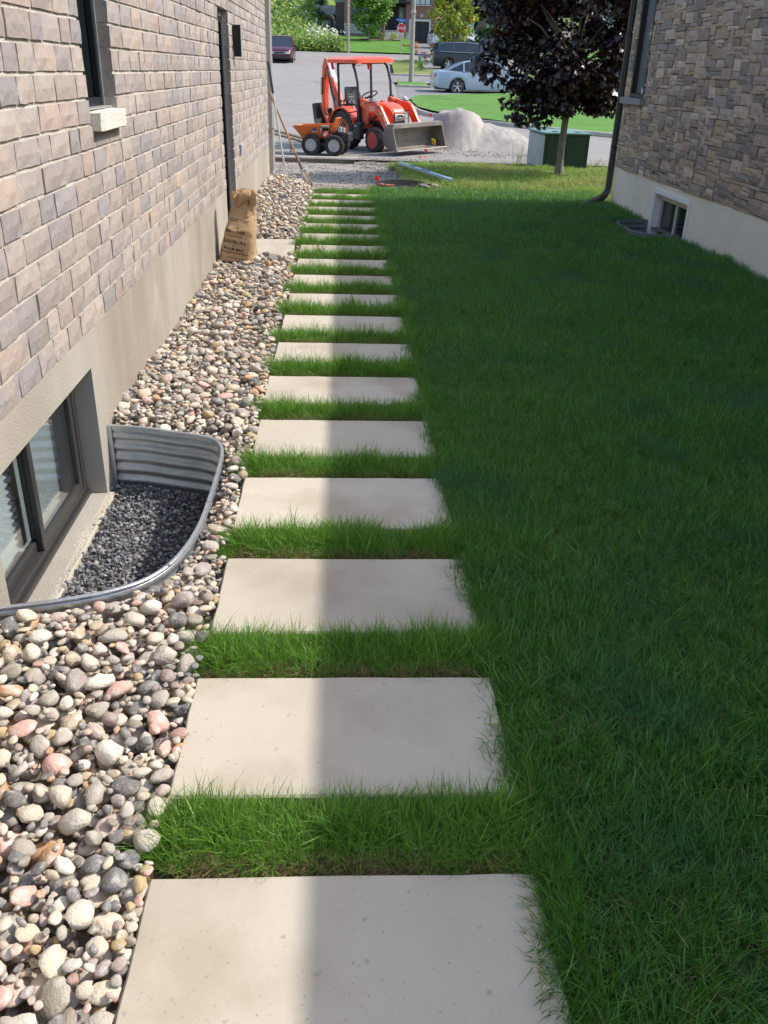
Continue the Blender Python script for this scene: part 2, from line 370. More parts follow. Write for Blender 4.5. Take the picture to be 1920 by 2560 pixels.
kerb('kerb', [(-2.0, 20.42), (-1, 20.42), (0, 20.43), (.35, 20.5)], .17, .10, zf=lambda x, y: -.185)
sheet('driveway', [40.5, 42, 44, 46, 48.3], lin([(40.5, 2.4), (48.3, 2.68)]), 24, .035, m_drive, 20)
sheet('dry_lawn', [48.4, 50, 51.8], 2.86, 4.4, .10, m_farlawn, 6)
kerb('kerb', [(2.7, 48.35), (3.4, 48.35), (4.45, 48.35)], .12, .12)
sheet('driveway', [51.9, 54, 56, 58.6], lin([(51.9, 2.57), (58.6, 2.78)]), 26, .035, m_drive, 20)
kerb('kerb', [(2.8, 58.7), (5, 58.7), (9, 58.7), (18, 58.7)], .12, .12)
sheet('dry_lawn', [59.0, 61, 64, 67, 70, 73, 75, 77.6], lin([(59, 3.14), (75, 3.75), (77.6, 5.2)]), lin([(59, 24), (65.4, 24), (65.6, 5.6), (77.6, 5.9)]), .12, m_drylawn, 14)
sheet('driveway', [65.5, 68, 71, 74, 77.6], lin([(65.5, 5.7), (77.6, 6.0)]), 24, .12, m_drive, 14)
def mound(X, Y):
    return float(zt(0.4, Y)) + .12 + .40*float(sstep(0, 4, Y-84.2))*float(sstep(10, 6.5, X))
sheet('far_lawn', [84.2, 85, 86, 87.5, 89, 91, 93, 95, 98], -1.5, lin([(84.2, 6.38), (98, 6.3)]), 0, m_farlawn, 12, zf=mound)
sheet('driveway', [84.1, 88, 92, 97.4], lin([(84.1, 6.44), (97.4, 6.34)]), lin([(84.1, 9.75), (97.4, 9.6)]), .06, m_drive, 6)
sheet('far_lawn', [84.2, 88, 92, 97.4], 9.85, 26, .1, m_farlawn, 12)
sheet('hillside', list(np.arange(84.2, 150, 2.0)), -60, lin([(84.2, -1.0), (92, -1.2), (97, -1.3), (150, -1.3)]), .05, m_wild, 60, amp=.35, sc_=.3)
sheet('hillside', list(np.arange(112, 160, 4.0)), -1.3, 60, .05, m_wild, 30, amp=.35, sc_=.3)

# ------------------------------------------------------------------ the path of concrete slabs
path = empty('path', (0, 0, 0), kind='structure')
PIT, SD, Y0 = .7263, .486, 1.393
def slab_mesh(seed):
    r = random.Random(seed); W, D, T = PX1-PX0, SD, .06
    nx, ny = 10, 6; V = []; F = []
    def edge(): return r.uniform(-.0022, .0022)
    for j in range(ny+1):
        for i in range(nx+1):
            x = W*i/nx; y = D*j/ny; z = 0
            if i in (0, nx): x += edge()
            if j in (0, ny): y += edge()
            V.append((x, y, z))
    # bevel ring and skirt
    ring = [(i, 0) for i in range(nx+1)] + [(nx, j) for j in range(1, ny+1)] + [(i, ny) for i in range(nx-1, -1, -1)] + [(0, j) for j in range(ny-1, 0, -1)]
    id0 = [j*(nx+1)+i for i, j in ring]; n = len(ring)
    base = len(V)
    for k, q in enumerate(id0):
        x, y, z = V[q]; cx, cy = W/2, D/2; b = .004+r.uniform(0, .003)
        V.append((x, y, -b)); V[q] = (x + (b if x < cx*.2 else -b if x > W-.1 else 0), y + (b if y < .05 else -b if y > D-.05 else 0), 0)
    b2 = len(V)
    for k in range(n): x, y, z = V[base+k]; V.append((x, y, -T))
    for j in range(ny):
        for i in range(nx): F.append((j*(nx+1)+i, j*(nx+1)+i+1, (j+1)*(nx+1)+i+1, (j+1)*(nx+1)+i))
    for k in range(n):
        k2 = (k+1) % n
        F.append((id0[k], base+k, base+k2, id0[k2])); F.append((base+k, b2+k, b2+k2, base+k2))
    return mesh('slab', V, F, m_slab)
slabs = [slab_mesh(i) for i in range(6)]
for k in range(-2, 18):
    o = put('slab', slabs[k % 6], None, path); o.location = (PX0 + random.uniform(-.004, .004), Y0+k*PIT-SD, random.uniform(-.003, .003) + (-.012*max(0, k-13)/4))
    o.rotation_euler = (random.uniform(-.003, .003), random.uniform(-.002, .002), random.uniform(-.004, .004))
lp = put('paving_slab', slab_mesh(77)); lp.scale = (.72, 1.95, 1); lp.location = (-1.15, 8.83, -.012); lp.rotation_euler = (0, 0, -.0)
tag(lp, 'plain beige concrete landing slab in front of the tall dark door', 'paving slab')
for k in range(-2, 18):
    pass

# ------------------------------------------------------------------ grass
def blade_tuft(seed, n, rad, lmin, lmax, wmin, wmax, lean, curl=.6):
    r = np.random.default_rng(seed); V = []; F = []
    for i in range(n):
        a = r.uniform(0, 2*math.pi); q = rad*math.sqrt(r.uniform()); bx, by = q*math.cos(a), q*math.sin(a)
        L = r.uniform(lmin, lmax); wd = r.uniform(wmin, wmax)/2; d = r.uniform(0, 2*math.pi); ln = abs(r.normal(0, lean)); cu = ln + r.uniform(.1, curl)
        dx, dy = math.cos(d), math.sin(d); tw = d + math.pi/2 + r.uniform(-.5, .5); sx, sy = math.cos(tw), math.sin(tw)
        px, py, pz = bx, by, -.015; ang = ln*.5; b = len(V); ns = 3
        for s in range(ns+1):
            f = 1 - (s/ns)**1.6*.999
            if s == ns: V.append((px, py, pz))
            else: V += [(px-sx*wd*f, py-sy*wd*f, pz), (px+sx*wd*f, py+sy*wd*f, pz)]
            ang2 = ln*.5 + cu*(s+1)/ns; st = (L+.015)/ns
            px += dx*math.sin(ang2)*st; py += dy*math.sin(ang2)*st; pz += math.cos(ang2)*st
        F += [(b, b+1, b+3), (b, b+3, b+2), (b+2, b+3, b+5), (b+2, b+5, b+4), (b+4, b+5, b+6)]
    return np.array(V), np.array(F)
def grass_mat(name, cols, loc=None, straw=(.30, .21, .09), z0=.004, z1=.016, strawmix=.5):
    m = M(name, cols[0], rnd=cols, rough=.38, spec=.55, rand_val=.22, trans=.38, loc_noise=loc)
    return m
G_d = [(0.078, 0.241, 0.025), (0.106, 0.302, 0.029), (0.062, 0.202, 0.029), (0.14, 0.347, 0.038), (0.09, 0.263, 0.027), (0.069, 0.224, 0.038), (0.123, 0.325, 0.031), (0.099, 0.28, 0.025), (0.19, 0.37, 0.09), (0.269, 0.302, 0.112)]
m_grass = grass_mat('lawn_grass', G_d, loc=((.085, .235, .075), 1.6, .52, .68))  # darker copy for the stretch in the house's shade
m_grass_lit = grass_mat('sunlit_lawn_grass', [(.25, .43, .04), (.30, .47, .055), (.22, .39, .04), (.38, .46, .09), (.26, .43, .045), (.18, .34, .035), (.48, .46, .18)], loc=((.38, .41, .10), .8, .48, .62))  # brighter copy for the open stretch, sunlight put into the blade colour
m_grass_far = grass_mat('path_grass_blades', [(.15, .34, .032), (.19, .40, .042), (.11, .27, .028), (.22, .43, .05), (.13, .31, .030), (.08, .21, .022), (.18, .37, .045), (.28, .42, .08)])
m_straw = M('dry_thatch', (.25, .17, .075), rnd=[(.30, .21, .10), (.22, .15, .07), (.36, .27, .13), (.17, .12, .06), (.27, .22, .08), (.10, .13, .03)], rough=.7, rand_val=.2, trans=.15)
def tuft_mesh(seed, n, rad, lmin, lmax, wmin, wmax, lean, mat, straw=.0, curl=.6):
    V, F = blade_tuft(seed, n, rad, lmin, lmax, wmin, wmax, lean, curl); me = np_mesh('tuft', V, F, mat)
    if straw > 0:
        V2, F2 = blade_tuft(seed+900, int(n*straw), rad*1.05, .012, .032, wmin, wmax, 1.2)
        nf = len(F); me = np_mesh('tuft', np.vstack([V, V2]), np.vstack([F, F2+len(V)]), mat); me.materials.append(m_straw)
        mi = np.zeros(len(me.polygons), np.int32); mi[nf:] = 1; me.polygons.foreach_set('material_index', mi)
    return me
near_t = [tuft_mesh(10+i, 58, .048, .035, .085, .0017, .0042, .46, m_grass, .32) for i in range(6)]
mid_t = [tuft_mesh(30+i, 60, .08, .035, .075, .003, .005, .42, m_grass, .1) for i in range(5)]
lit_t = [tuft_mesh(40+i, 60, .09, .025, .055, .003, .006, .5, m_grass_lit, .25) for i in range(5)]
strip_t = [tuft_mesh(50+i, 50, .035, .045, .10, .0017, .0032, .5, m_grass_far, .55, .8) for i in range(7)]
edge_t = [tuft_mesh(60+i, 34, .02, .02, .05, .0017, .0028, .8, m_straw, .3, .8) for i in range(4)]
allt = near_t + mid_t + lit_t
def jit(x0, x1, y0, y1, s, fx=None):
    xs = np.arange(x0, x1, s); ys = np.arange(y0, y1, s); X, Y = np.meshgrid(xs, ys); P = np.stack([X.ravel(), Y.ravel()], 1) + rng.uniform(-s*.5, s*.5, (X.size, 2)); return P
P1 = jit(PX1+.01, 4.0, .2, 5.2, .042); P2 = jit(PX1+.01, 4.0, 5.2, 9.0, .055); P3 = jit(PX1+.01, 4.0, 9.0, 14.6, .078)
P4 = jit(.95, 9.5, 14.4, 20.6, .10)
P4 = P4[(P4[:, 0] > np.interp(P4[:, 1], [14.4, 14.7, 16, 19, 19.6, 20, 20.6], [.5, .95, 1.15, .95, 1.1, 1.5, 2.1]) + rng.normal(0, .03, len(P4)))]
P5 = jit(4.0, 9.5, 13.45, 14.4, .10)
P = np.vstack([P1, P2, P3, P4, P5]); n1, n2 = len(P1)+len(P2), len(P3)
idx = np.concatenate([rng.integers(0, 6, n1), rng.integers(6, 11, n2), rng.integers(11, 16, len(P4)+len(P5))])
keep = ~((P[:, 0] > VX0-.03) & (P[:, 1] > VY0-.03) & (P[:, 1] < VY1+.03) & (P[:, 0] < 4.1)) & ~((P[:, 0] > 4.0) & (P[:, 1] < 13.45))
bx = (P[:, 0] > 4.0) & (P[:, 0] < 5.35) & (P[:, 1] > 18.95) & (P[:, 1] < 20.75)
hole = ((P[:, 0]-.95)/.42)**2 + ((P[:, 1]-14.85)/.42)**2 < 1
keep &= ~bx & ~hole
P, idx = P[keep], idx[keep]
# slow waves in how tall and which way the lawn leans
nz = np.array([mnoise.noise(Vector((x*1.3, y*1.3, 0))) for x, y in P]); nz2 = np.array([mnoise.noise(Vector((x*2.3, y*2.3, 9))) for x, y in P])
hgt = np.clip(1 + .5*nz + rng.normal(0, .13, len(P)), .55, 1.6)
hgt *= np.where(P[:, 1] < 5.2, 1, 1.05)
hgt *= 1 + .25*sstep(3.75, 3.98, P[:, 0])*(P[:, 1] < 13.4)
Z = zt(P[:, 0], P[:, 1]) - .02
rot_ = np.stack([nz2*1.0+rng.normal(0, .14, len(P)), nz*.9+rng.normal(0, .14, len(P)), rng.uniform(0, 6.28, len(P))], 1)
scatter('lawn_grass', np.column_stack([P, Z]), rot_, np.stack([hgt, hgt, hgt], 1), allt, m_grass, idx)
# blades that lean from the lawn over the slabs' right-hand edges
n = 1500; EX = PX1+.012+abs(rng.normal(0, .014, n)); EY = rng.uniform(.3, 14.3, n)
hh = np.array([.55+.9*max(0, mnoise.noise(Vector((y*2.7, 3, 0)))+.45) for y in EY])
scatter('lawn_edge_grass', np.column_stack([EX, EY, np.full(n, -.02)]), np.column_stack([rng.normal(0, .2, n), -rng.uniform(.15, .75, n), np.zeros(n)]), np.stack([hh*.9, hh*.9, hh], 1), near_t, m_grass, rng.integers(0, 6, n))
for k in range(-2, 18):
    ya = Y0+k*PIT; yb = ya+PIT-SD
    d = .026 if k < 6 else .034
    Q = jit(PX0-.012, PX1+.01, ya+.045, yb-.014, d); n = len(Q)
    ez = np.array([.6*mnoise.noise(Vector((x*6, y*6, k*3.1)))+.7*mnoise.noise(Vector((x*17, y*17, k*3.1))) for x, y in Q])
    h = np.clip(1 + .65*ez + rng.normal(0, .15, n), .45, 1.6) * (1 - .35*(Q[:, 1] < ya+.08)) * (1 if k < 5 else 1.22 if k < 13 else 1.05)
    # blades at the rim lean outward over the slabs
    tx = np.where(Q[:, 1] < ya+.08, rng.uniform(.0, .5, n), np.where(Q[:, 1] > yb-.06, -rng.uniform(.1, .85, n), 0)); ty = np.where(Q[:, 0] < PX0+.05, -rng.uniform(.2, 1.0, n), 0)
    r_ = np.stack([tx+rng.normal(0, .24, n)+.5*ez, ty+rng.normal(0, .24, n), np.zeros(n)], 1)
    E_ = np.column_stack([rng.uniform(PX0+.02, PX1, 95), rng.uniform(ya+.012, ya+.05, 95)])
    A = np.vstack([Q, E_]); hh = np.concatenate([h, rng.uniform(.6, 1.1, 95)])
    rr = np.vstack([r_, np.stack([rng.uniform(.2, 1.0, 95), rng.normal(0, .3, 95), np.zeros(95)], 1)])
    ii = np.concatenate([rng.integers(0, 7, n), rng.integers(7, 11, 95)])
    scatter('grass_strip', np.column_stack([A, np.full(len(A), -.018)]), rr, np.stack([hh]*3, 1), strip_t+edge_t, m_grass_far, ii)
# ------------------------------------------------------------------ river stones (dropped one after another onto a height map)
def stone_mesh(seed, sub=2, angular=False):
    bm = bmesh.new(); bmesh.ops.create_icosphere(bm, subdivisions=sub, radius=.5)
    r = random.Random(seed); o = Vector((r.uniform(0, 99), r.uniform(0, 99), r.uniform(0, 99)))
    if angular:
        pl = [(Vector((r.gauss(0, 1), r.gauss(0, 1), r.gauss(0, 1))).normalized(), r.uniform(.24, .42)) for _ in range(9)]
        for v in bm.verts:
            for n, d in pl:
                t = v.co.dot(n)
                if t > d: v.co -= n*(t-d)
    else:
        pl = [(Vector((r.gauss(0, 1), r.gauss(0, 1), r.gauss(0, 1))).normalized(), r.uniform(.27, .44)) for _ in range(7)]
        for v in bm.verts:
            c = v.co.copy(); v.co *= 1 + .34*mnoise.noise(c*1.7+o) + .13*mnoise.noise(c*3.6+o)
            for n, d in pl:
                t = v.co.dot(n)
                if t > d: v.co -= n*(t-d)*.8
    me = bpy.data.meshes.new('stone'); bm.to_mesh(me); bm.free()
    if not angular: me.polygons.foreach_set('use_smooth', [True]*len(me.polygons))
    return me
SC = [(.50, .46, .40), (.56, .51, .44), (.36, .33, .29), (.44, .40, .35), (.24, .235, .23), (.60, .56, .50), (.45, .36, .30), (.36, .31, .26), (.22, .215, .21), (.50, .42, .33),
      (.50, .31, .27), (.20, .20, .205), (.60, .54, .42), (.40, .235, .13), (.46, .43, .38), (.16, .16, .165), (.52, .46, .38), (.38, .36, .33), (.50, .38, .20), (.27, .25, .20), (.55, .52, .47), (.40, .31, .29), (.17, .165, .16), (.30, .265, .26), (.36, .30, .22), (.52, .42, .38)]
m_stone = M('river_stone', SC[0], col2=(.15, .135, .115), nscale=22, ramp=(.52, .66), mixf=.45, rough=.78, bump=.25, bscale=7, bdist=.06, rnd=[(min(.75, c[0]*1.17), min(.75, c[1]*1.12), c[2]*1.02) for c in SC], rand_val=.22, spec=.3,
            stains=[((.70, .64, .56), 2.0, .5, .68, .6), ((.38, .24, .16), 1.6, .6, .8, .4), ((.10, .09, .085), 34, .61, .68, .6), ((.74, .71, .66), 26, .60, .68, .7)])
stones = [stone_mesh(i) for i in range(26)]
for s_ in stones: s_.materials.append(m_stone)
def drop(xa, xb, ya, yb, n, smin, smax, base, cell=.008, ok=None, cand=3, seed=3, power=1.0, rim=None, zmax=None, fill=0):
    r = np.random.default_rng(seed); pad = .08; XA, YA = xa-pad, ya-pad; nx = int((xb-xa+2*pad)/cell)+1; ny = int((yb-ya+2*pad)/cell)+1; H = np.zeros((ny, nx)) + base
    out = []
    sizes = np.sort(smin + (smax-smin)*r.uniform(0, 1, n)**2.2)
    order = r.permutation(n); sizes = sizes[order]
    if fill: sizes = np.concatenate([sizes, r.uniform(.016, .038, fill)])
    for L in sizes:
        a, b, c = L/2, L/2*r.uniform(.62, .95), L/2*r.uniform(.42, .72); th = r.uniform(0, math.pi); tl = r.normal(0, .22), r.normal(0, .22)
        best = None; R_ = int(a/cell)+1
        ax = np.arange(-R_, R_+1)*cell; GX, GY = np.meshgrid(ax, ax); u = GX*math.cos(th)+GY*math.sin(th); v = -GX*math.sin(th)+GY*math.cos(th)
        q = 1-(u/a)**2-(v/b)**2; inside = q > 0; hh = np.where(inside, c*np.sqrt(np.maximum(q, 0)), 0)
        for _ in range(cand):
            for _t in range(8):
                x = r.uniform(xa+a*.5, xb-a*.62); y = r.uniform(ya, yb)
                if ok is None or ok(x, y, a): break
            else: continue
            i = int((x-XA)/cell); j = int((y-YA)/cell)
            if i-R_ < 0 or j-R_ < 0 or i+R_+1 > nx or j+R_+1 > ny: continue
            sub = H[j-R_:j+R_+1, i-R_:i+R_+1]; zc = (sub+hh)[inside].max() - c*.18
            if best is None or zc < best[0]: best = (zc, x, y, i, j)
        if best is None: continue
        zc, x, y, i, j = best
        if zmax is not None and zc + c*.5 > zmax(x, y): continue
        sub = H[j-R_:j+R_+1, i-R_:i+R_+1]; np.maximum(sub, np.where(inside, zc+hh, -9), out=sub)
        out.append((x, y, zc, tl[0], tl[1], th, 2*a, 2*b, 2*c))
    return np.array(out)
def okbed(x, y, a):
    if 2.3 < y < 4.3 and x < -1.19+a: return False
    if 2.40-a*.7 < y < 4.19+a*.7 and x < -.545+a*.7:
        # outside the rounded rim of the well only
        if rim_dist(x, y) < a*.75: return False
    if 8.80-a < y < 9.80+a and x < -.49+a and x > -1.2: return False
    if 9.35 < y < 10.35 and x < -1.12: return False
    return True
RIM = [(-1.19, 4.15), (-1.0, 4.125), (-.85, 4.07), (-.72, 4.035), (-.64, 4.0), (-.59, 3.94), (-.565, 3.85), (-.557, 3.70), (-.555, 3.4), (-.56, 3.1), (-.58, 2.93), (-.62, 2.77), (-.69, 2.65), (-.80, 2.575), (-.95, 2.52), (-1.19, 2.46)]
def in_rim(x, y):
    c = False; n = len(RIM)
    for i in range(n):
        (x1, y1), (x2, y2) = RIM[i], RIM[(i+1) % n]
        if (y1 > y) != (y2 > y) and x < (x2-x1)*(y-y1)/(y2-y1)+x1: c = not c
    return c
def rim_dist(x, y):
    if in_rim(x, y): return -1
    d = 9
    for i in range(len(RIM)-1):
        (x1, y1), (x2, y2) = RIM[i], RIM[i+1]; t = max(0, min(1, ((x-x1)*(x2-x1)+(y-y1)*(y2-y1))/((x2-x1)**2+(y2-y1)**2))); d = min(d, math.hypot(x-x1-t*(x2-x1), y-y1-t*(y2-y1)))
    return d
def ztopf(x, y):
    return ((-.012 if (y < 3.8 and rim_dist(x, y) < .055) else .012) if (2.3 < y < 4.3 and rim_dist(x, y) < .10) else .055) if x < -.5 else .03
bed = tag(sheet('stone_bed', [-1.5, 0, 1, 2, 2.44], -1.19, PX0-.004, -.05, m_soil, 3, zf=lambda X, Y: 0.0), kind='structure')
D1 = drop(-1.20, -.428, .1, 5.4, 5600, .024, .098, -.075, ok=okbed, cand=4, seed=5, zmax=ztopf, fill=2200)
D2 = drop(-1.20, -.428, 5.3, 14.9, 7600, .024, .085, -.07, ok=okbed, cand=3, seed=6, cell=.01, zmax=ztopf, fill=1500)
D3 = np.empty((0, 9))
D = np.vstack([D1, D2]); 
zb = D[:, 2].copy()
bump_ = .10*sstep(9.5, 14, D[:, 1])*sstep(-.45, -.9, D[:, 0])
D[:, 2] += bump_
pz = np.array([proj(p[:3]) for p in D]); size = D[:, 6]/pz[:, 2]
inf = (pz[:, 0] > -10) & (pz[:, 0] < 778) & (pz[:, 1] < 1034) & (pz[:, 2] > 0)
topm = D[:, 2] > -.035
order = np.argsort(-(size*inf*topm)); big = order[:290]; rest = order[290:]
for i in big:
    p = D[i]; o = put('stone', stones[int(rng.integers(26))], None, bed); o.location = p[:3]; o.rotation_euler = p[3:6]; o.scale = p[6:9]
    o.parent = bed
scatter('river_stones', D[rest, :3], D[rest, 3:6], D[rest, 6:9], stones, m_stone)
# dark crushed stone at the foot of the window well
m_chip = M('dark_chips', (.09, .09, .095), rnd=[(.16, .16, .167), (.22, .222, .228), (.12, .122, .128), (.29, .29, .295), (.18, .18, .185), (.35, .35, .35), (.14, .14, .145), (.25, .25, .255), (.42, .39, .35)], col2=(.26, .26, .265), nscale=60, ramp=(.5, .7), mixf=.5, rough=.7, bump=.4, bscale=150, rand_val=.2)
chips = [stone_mesh(200+i, 1, True) for i in range(10)]
for s_ in chips: s_.materials.append(m_chip)
WZ = -.325
E1 = drop(-1.20, -.56, 2.46, 4.16, 6500, .014, .034, WZ-.02, cell=.005, ok=lambda x, y, a: in_rim(x, y) and rim_dist is not None and in_rim(x+a, y) and in_rim(x, y+a) and in_rim(x, y-a), cand=3, seed=8)
E1[:, 3:5] = rng.uniform(-.8, .8, (len(E1), 2))
scatter('dark_gravel', E1[:, :3], E1[:, 3:6], E1[:, 6:9]*1.15, chips, m_chip)
mb = MB(); mb.box((WX0-.05, WY0-.05, WZ-.10), (WX1+.05, WY1+.05, WZ-.012)); tag(mb.build('well_floor', m_soil), kind='structure')
# crushed limestone over the lot and at its ragged edge
m_crush = M('crushed_limestone', (.33, .30, .27), rnd=[(.30, .265, .22), (.36, .325, .275), (.23, .20, .165), (.42, .385, .33), (.31, .27, .22), (.26, .24, .22)], rough=.85, rand_val=.15)
crush = [stone_mesh(300+i, 1, True) for i in range(6)]
for s_ in crush: s_.materials.append(m_crush)
n = 5200; X = rng.uniform(-1.7, 1.5, n); Y = rng.uniform(14.35, 20.3, n)
s_ = rng.uniform(.015, .035, n)
n2 = 1500; X2 = rng.normal(1.0, .28, n2); Y2 = rng.uniform(14.6, 20.2, n2); s2 = rng.uniform(.03, .085, n2)*rng.uniform(.6, 1, n2)
n3 = 700; X3 = rng.uniform(-.3, .9, n3); Y3 = 14.45+abs(rng.normal(0, .22, n3)); s3 = rng.uniform(.02, .05, n3)
X = np.concatenate([X, X2, X3]); Y = np.concatenate([Y, Y2, Y3]); S_ = np.concatenate([s_, s2, s3])
ok_ = ~((X < -1.05) & (Y < 15.35)) & ~(((X-.95)/.42)**2+((Y-14.85)/.3)**2 < 1) & (X < np.interp(Y, [14.3, 16, 19, 20.4], [1.15, 1.55, 1.35, 2.2]))
X, Y, S_ = X[ok_], Y[ok_], S_[ok_]
Z = np.array([zg(x, y) + .03*mnoise.noise(Vector((x*2.2, y*2.2, 3.3))) for x, y in zip(X, Y)]) + S_*.12 + np.clip((X-.9)*.10, 0, .08)
scatter('crushed_gravel', np.column_stack([X, Y, Z]), rng.uniform(-1, 1, (len(X), 3))*3, np.stack([S_, S_*.9, S_*.7], 1), crush, m_crush)

# broken ground where the kerb ends, up to the street
n = 900; X = rng.uniform(.25, 2.4, n); Y = rng.uniform(19.9, 20.75, n); S_ = rng.uniform(.02, .09, n)*rng.uniform(.5, 1, n)
Z = np.where(Y < 20.3, -.17, -.11) + S_*.2
scatter('broken_edge', np.column_stack([X, Y, Z]), rng.uniform(-3, 3, (n, 3)), np.stack([S_, S_*.8, S_*.6], 1), crush, m_crush)
V = []; F = []
for i in range(41):
    for j in range(5):
        x = .30+2.6*i/40; y = 20.12+.30*j/4; V.append((x, y, -.185+.075*j/4+.025*mnoise.noise(Vector((x*5, y*5, 0)))+(.02 if x > 1.9 else 0)))
for i in range(40):
    for j in range(4): F.append((i*5+j, (i+1)*5+j, (i+1)*5+j+1, i*5+j+1))
tag(put('dirt_edge', mesh('dirt_edge', V, F, m_soil), None, None, True), kind='structure')
# ------------------------------------------------------------------ left house
XL = -1.19; YE = 15.1; ZF = .534; CH = (1.729-.534)/11; ZT = 3.3
m_mortar = M('mortar', (.60, .55, .47), (.50, .455, .385), 12, .95, .6, 90)
BC = [(.40, .325, .275), (.44, .365, .31), (.37, .315, .28), (.35, .315, .30), (.46, .385, .325), (.37, .31, .275), (.43, .34, .28), (.34, .295, .27), (.41, .35, .305), (.335, .30, .285), (.46, .36, .29), (.39, .335, .30), (.42, .345, .295)]
m_brick = M('rock_faced_brick', BC[0], col2=(.255, .245, .255), nscale=7, ramp=(.42, .75), mixf=.55, rough=.85, bump=.55, bscale=26, bdist=.012, rnd=[tuple(v*.95 for v in c) for c in BC], rand_val=.08,
            stains=[((.45, .31, .21), 9, .58, .74, .45), ((.20, .175, .15), 30, .64, .72, .5), ((.52, .47, .41), 24, .6, .75, .4)])
m_found = M('parged_concrete', (.42, .37, .30), (.345, .30, .24), 1.6, .92, .35, 130, stains=[((.47, .435, .375), .9, .5, .68, .75, (1, 1, .25)), ((.29, .23, .18), 1.1, .52, .70, .6, (1, 1.8, .12)), ((.33, .29, .235), 6, .58, .76, .4), ((.50, .47, .42), 2.3, .62, .74, .6)])
m_foundroof = M('rough_parging', (.36, .32, .27), (.29, .26, .22), 4, .95, .9, 60)
m_darkframe = M('dark_window_frame', (.045, .042, .04), rough=.4, spec=.4)
m_greytrim = M('grey_metal_trim', (.33, .325, .31), rough=.45)
m_blackdoor = M('black_door_paint', (.012, .014, .016), rough=.35)
m_glassdark = M('dark_window_glass', (.008, .012, .012), rough=.04, spec=.6)
m_glass = glass_mat('window_glass', (.86, .90, .90), .05)
m_white = M('white_interior_paint', (.80, .80, .78), rough=.6)
m_silljoint = M('pale_sill_stone', (.74, .70, .60), (.62, .57, .47), 18, .9, .5, 70, stains=[((.33, .27, .2), 30, .66, .74, .6)])
m_beige = M('beige_aluminium', (.40, .37, .335), rough=.5, spec=.4)
hL = empty('brick_house', (XL, 6.0, 0), 0, 'tan and grey rock-faced brick house wall with a pale concrete foundation, along the stone bed', 'house')
def wp(mb, name, mat, root, smooth=False): return world_part(mb.build(name, mat, None, smooth), root)
OPEN = [(4.505, 5.06, 1.452, 2.75), (9.42, 10.28, 0.0, 2.16)]
def wall_boxes(mb, x0, x1, y0, y1, z0, z1, holes, recess=0):
    hs = sorted([h for h in holes if h[3] > z0 and h[2] < z1 and h[1] > y0 and h[0] < y1]); y = y0
    for (a, b, c, d) in hs:
        mb.box((x0, y, z0), (x1, a-recess, z1))
        if c-recess > z0: mb.box((x0, a-recess, z0), (x1, b+recess, c-recess))
        if d+recess < z1: mb.box((x0, a-recess, d+recess), (x1, b+recess, z1))
        y = b+recess
    mb.box((x0, y, z0), (x1, y1, z1))
BW = (2.66, 4.0, -.295, .366)
mb = MB(); wall_boxes(mb, XL-.26, XL, -2.0, YE, -.6, ZF-.004, [BW, OPEN[1][:2]+(.05, .6)]); fnd = wp(mb, 'foundation', m_found, hL)
mb = MB(); wall_boxes(mb, XL-.13, XL-.008, -2.0, YE-.01, ZF-.004, ZT, OPEN, .008); bw = wp(mb, 'brick_wall', m_mortar, hL)
mb = MB(); mb.box((XL-8, YE-.2, -.6), (XL-.27, YE-.012, ZT)); mb.box((XL-8, -2, -.6), (XL-.27, -1.8, ZT)); mb.box((XL-8, -1.79, -.62), (XL-7.8, YE-.21, ZT)); wp(mb, 'end_wall', m_found, hL)
m_roof = M('roof_shingle', (.09, .085, .08), (.14, .13, .12), 20, .95, .8, 60)
mb = MB(); mb.prism([(XL+.42, ZT+.02), (XL-4, ZT+1.9), (XL-8.4, ZT+.02), (XL-8.4, ZT-.06), (XL+.42, ZT-.06)], -2.4, YE+.0, 'XZ'); wp(mb, 'roof', m_roof, hL)
# inside: a floor that keeps the light out
# --- bricks
def brick_mesh(seed, L, Hh, dep, mat, corner=0):
    r = random.Random(seed); nx = 4; nz = 3; V = []; F = []; o = Vector((r.uniform(0, 50), 0, r.uniform(0, 50)))
    for k in range(nz):
        for i in range(nx):
            y = L*i/(nx-1); z = Hh*k/(nz-1); e = (i in (0, nx-1)) or (k in (0, nz-1))
            x = r.uniform(-.0015, .0015) + (.0045 if not e else 0) + (.002*mnoise.noise(o+Vector((y*20, 0, z*20))))
            if i in (0, nx-1): y += r.uniform(-.0022, .0022)
            if k in (0, nz-1): z += r.uniform(-.0022, .0022)
            V.append((x, y, z))
    for k in range(nz-1):
        for i in range(nx-1): F.append((k*nx+i, k*nx+i+1, (k+1)*nx+i+1, (k+1)*nx+i))
    ring = [(i, 0) for i in range(nx)] + [(nx-1, k) for k in range(1, nz)] + [(i, nz-1) for i in range(nx-2, -1, -1)] + [(0, k) for k in range(nz-2, 0, -1)]
    b = len(V)
    for i, k in ring: x, y, z = V[k*nx+i]; V.append((-dep, y, z))
    n = len(ring)
    for q in range(n):
        q2 = (q+1) % n; F.append((ring[q][1]*nx+ring[q][0], b+q, b+q2, ring[q2][1]*nx+ring[q2][0]))
    return V, F
LEN = [.145, .19, .23, .265, .305]
BV = {(l, v, d): brick_mesh(hash((l, v)) % 9999, LEN[l], CH-.017, d, None) for l in range(5) for v in range(5) for d in (.011, .10)}
BM = {}
bl = []
rr = random.Random(11)
nc = int((ZT-ZF)/CH)
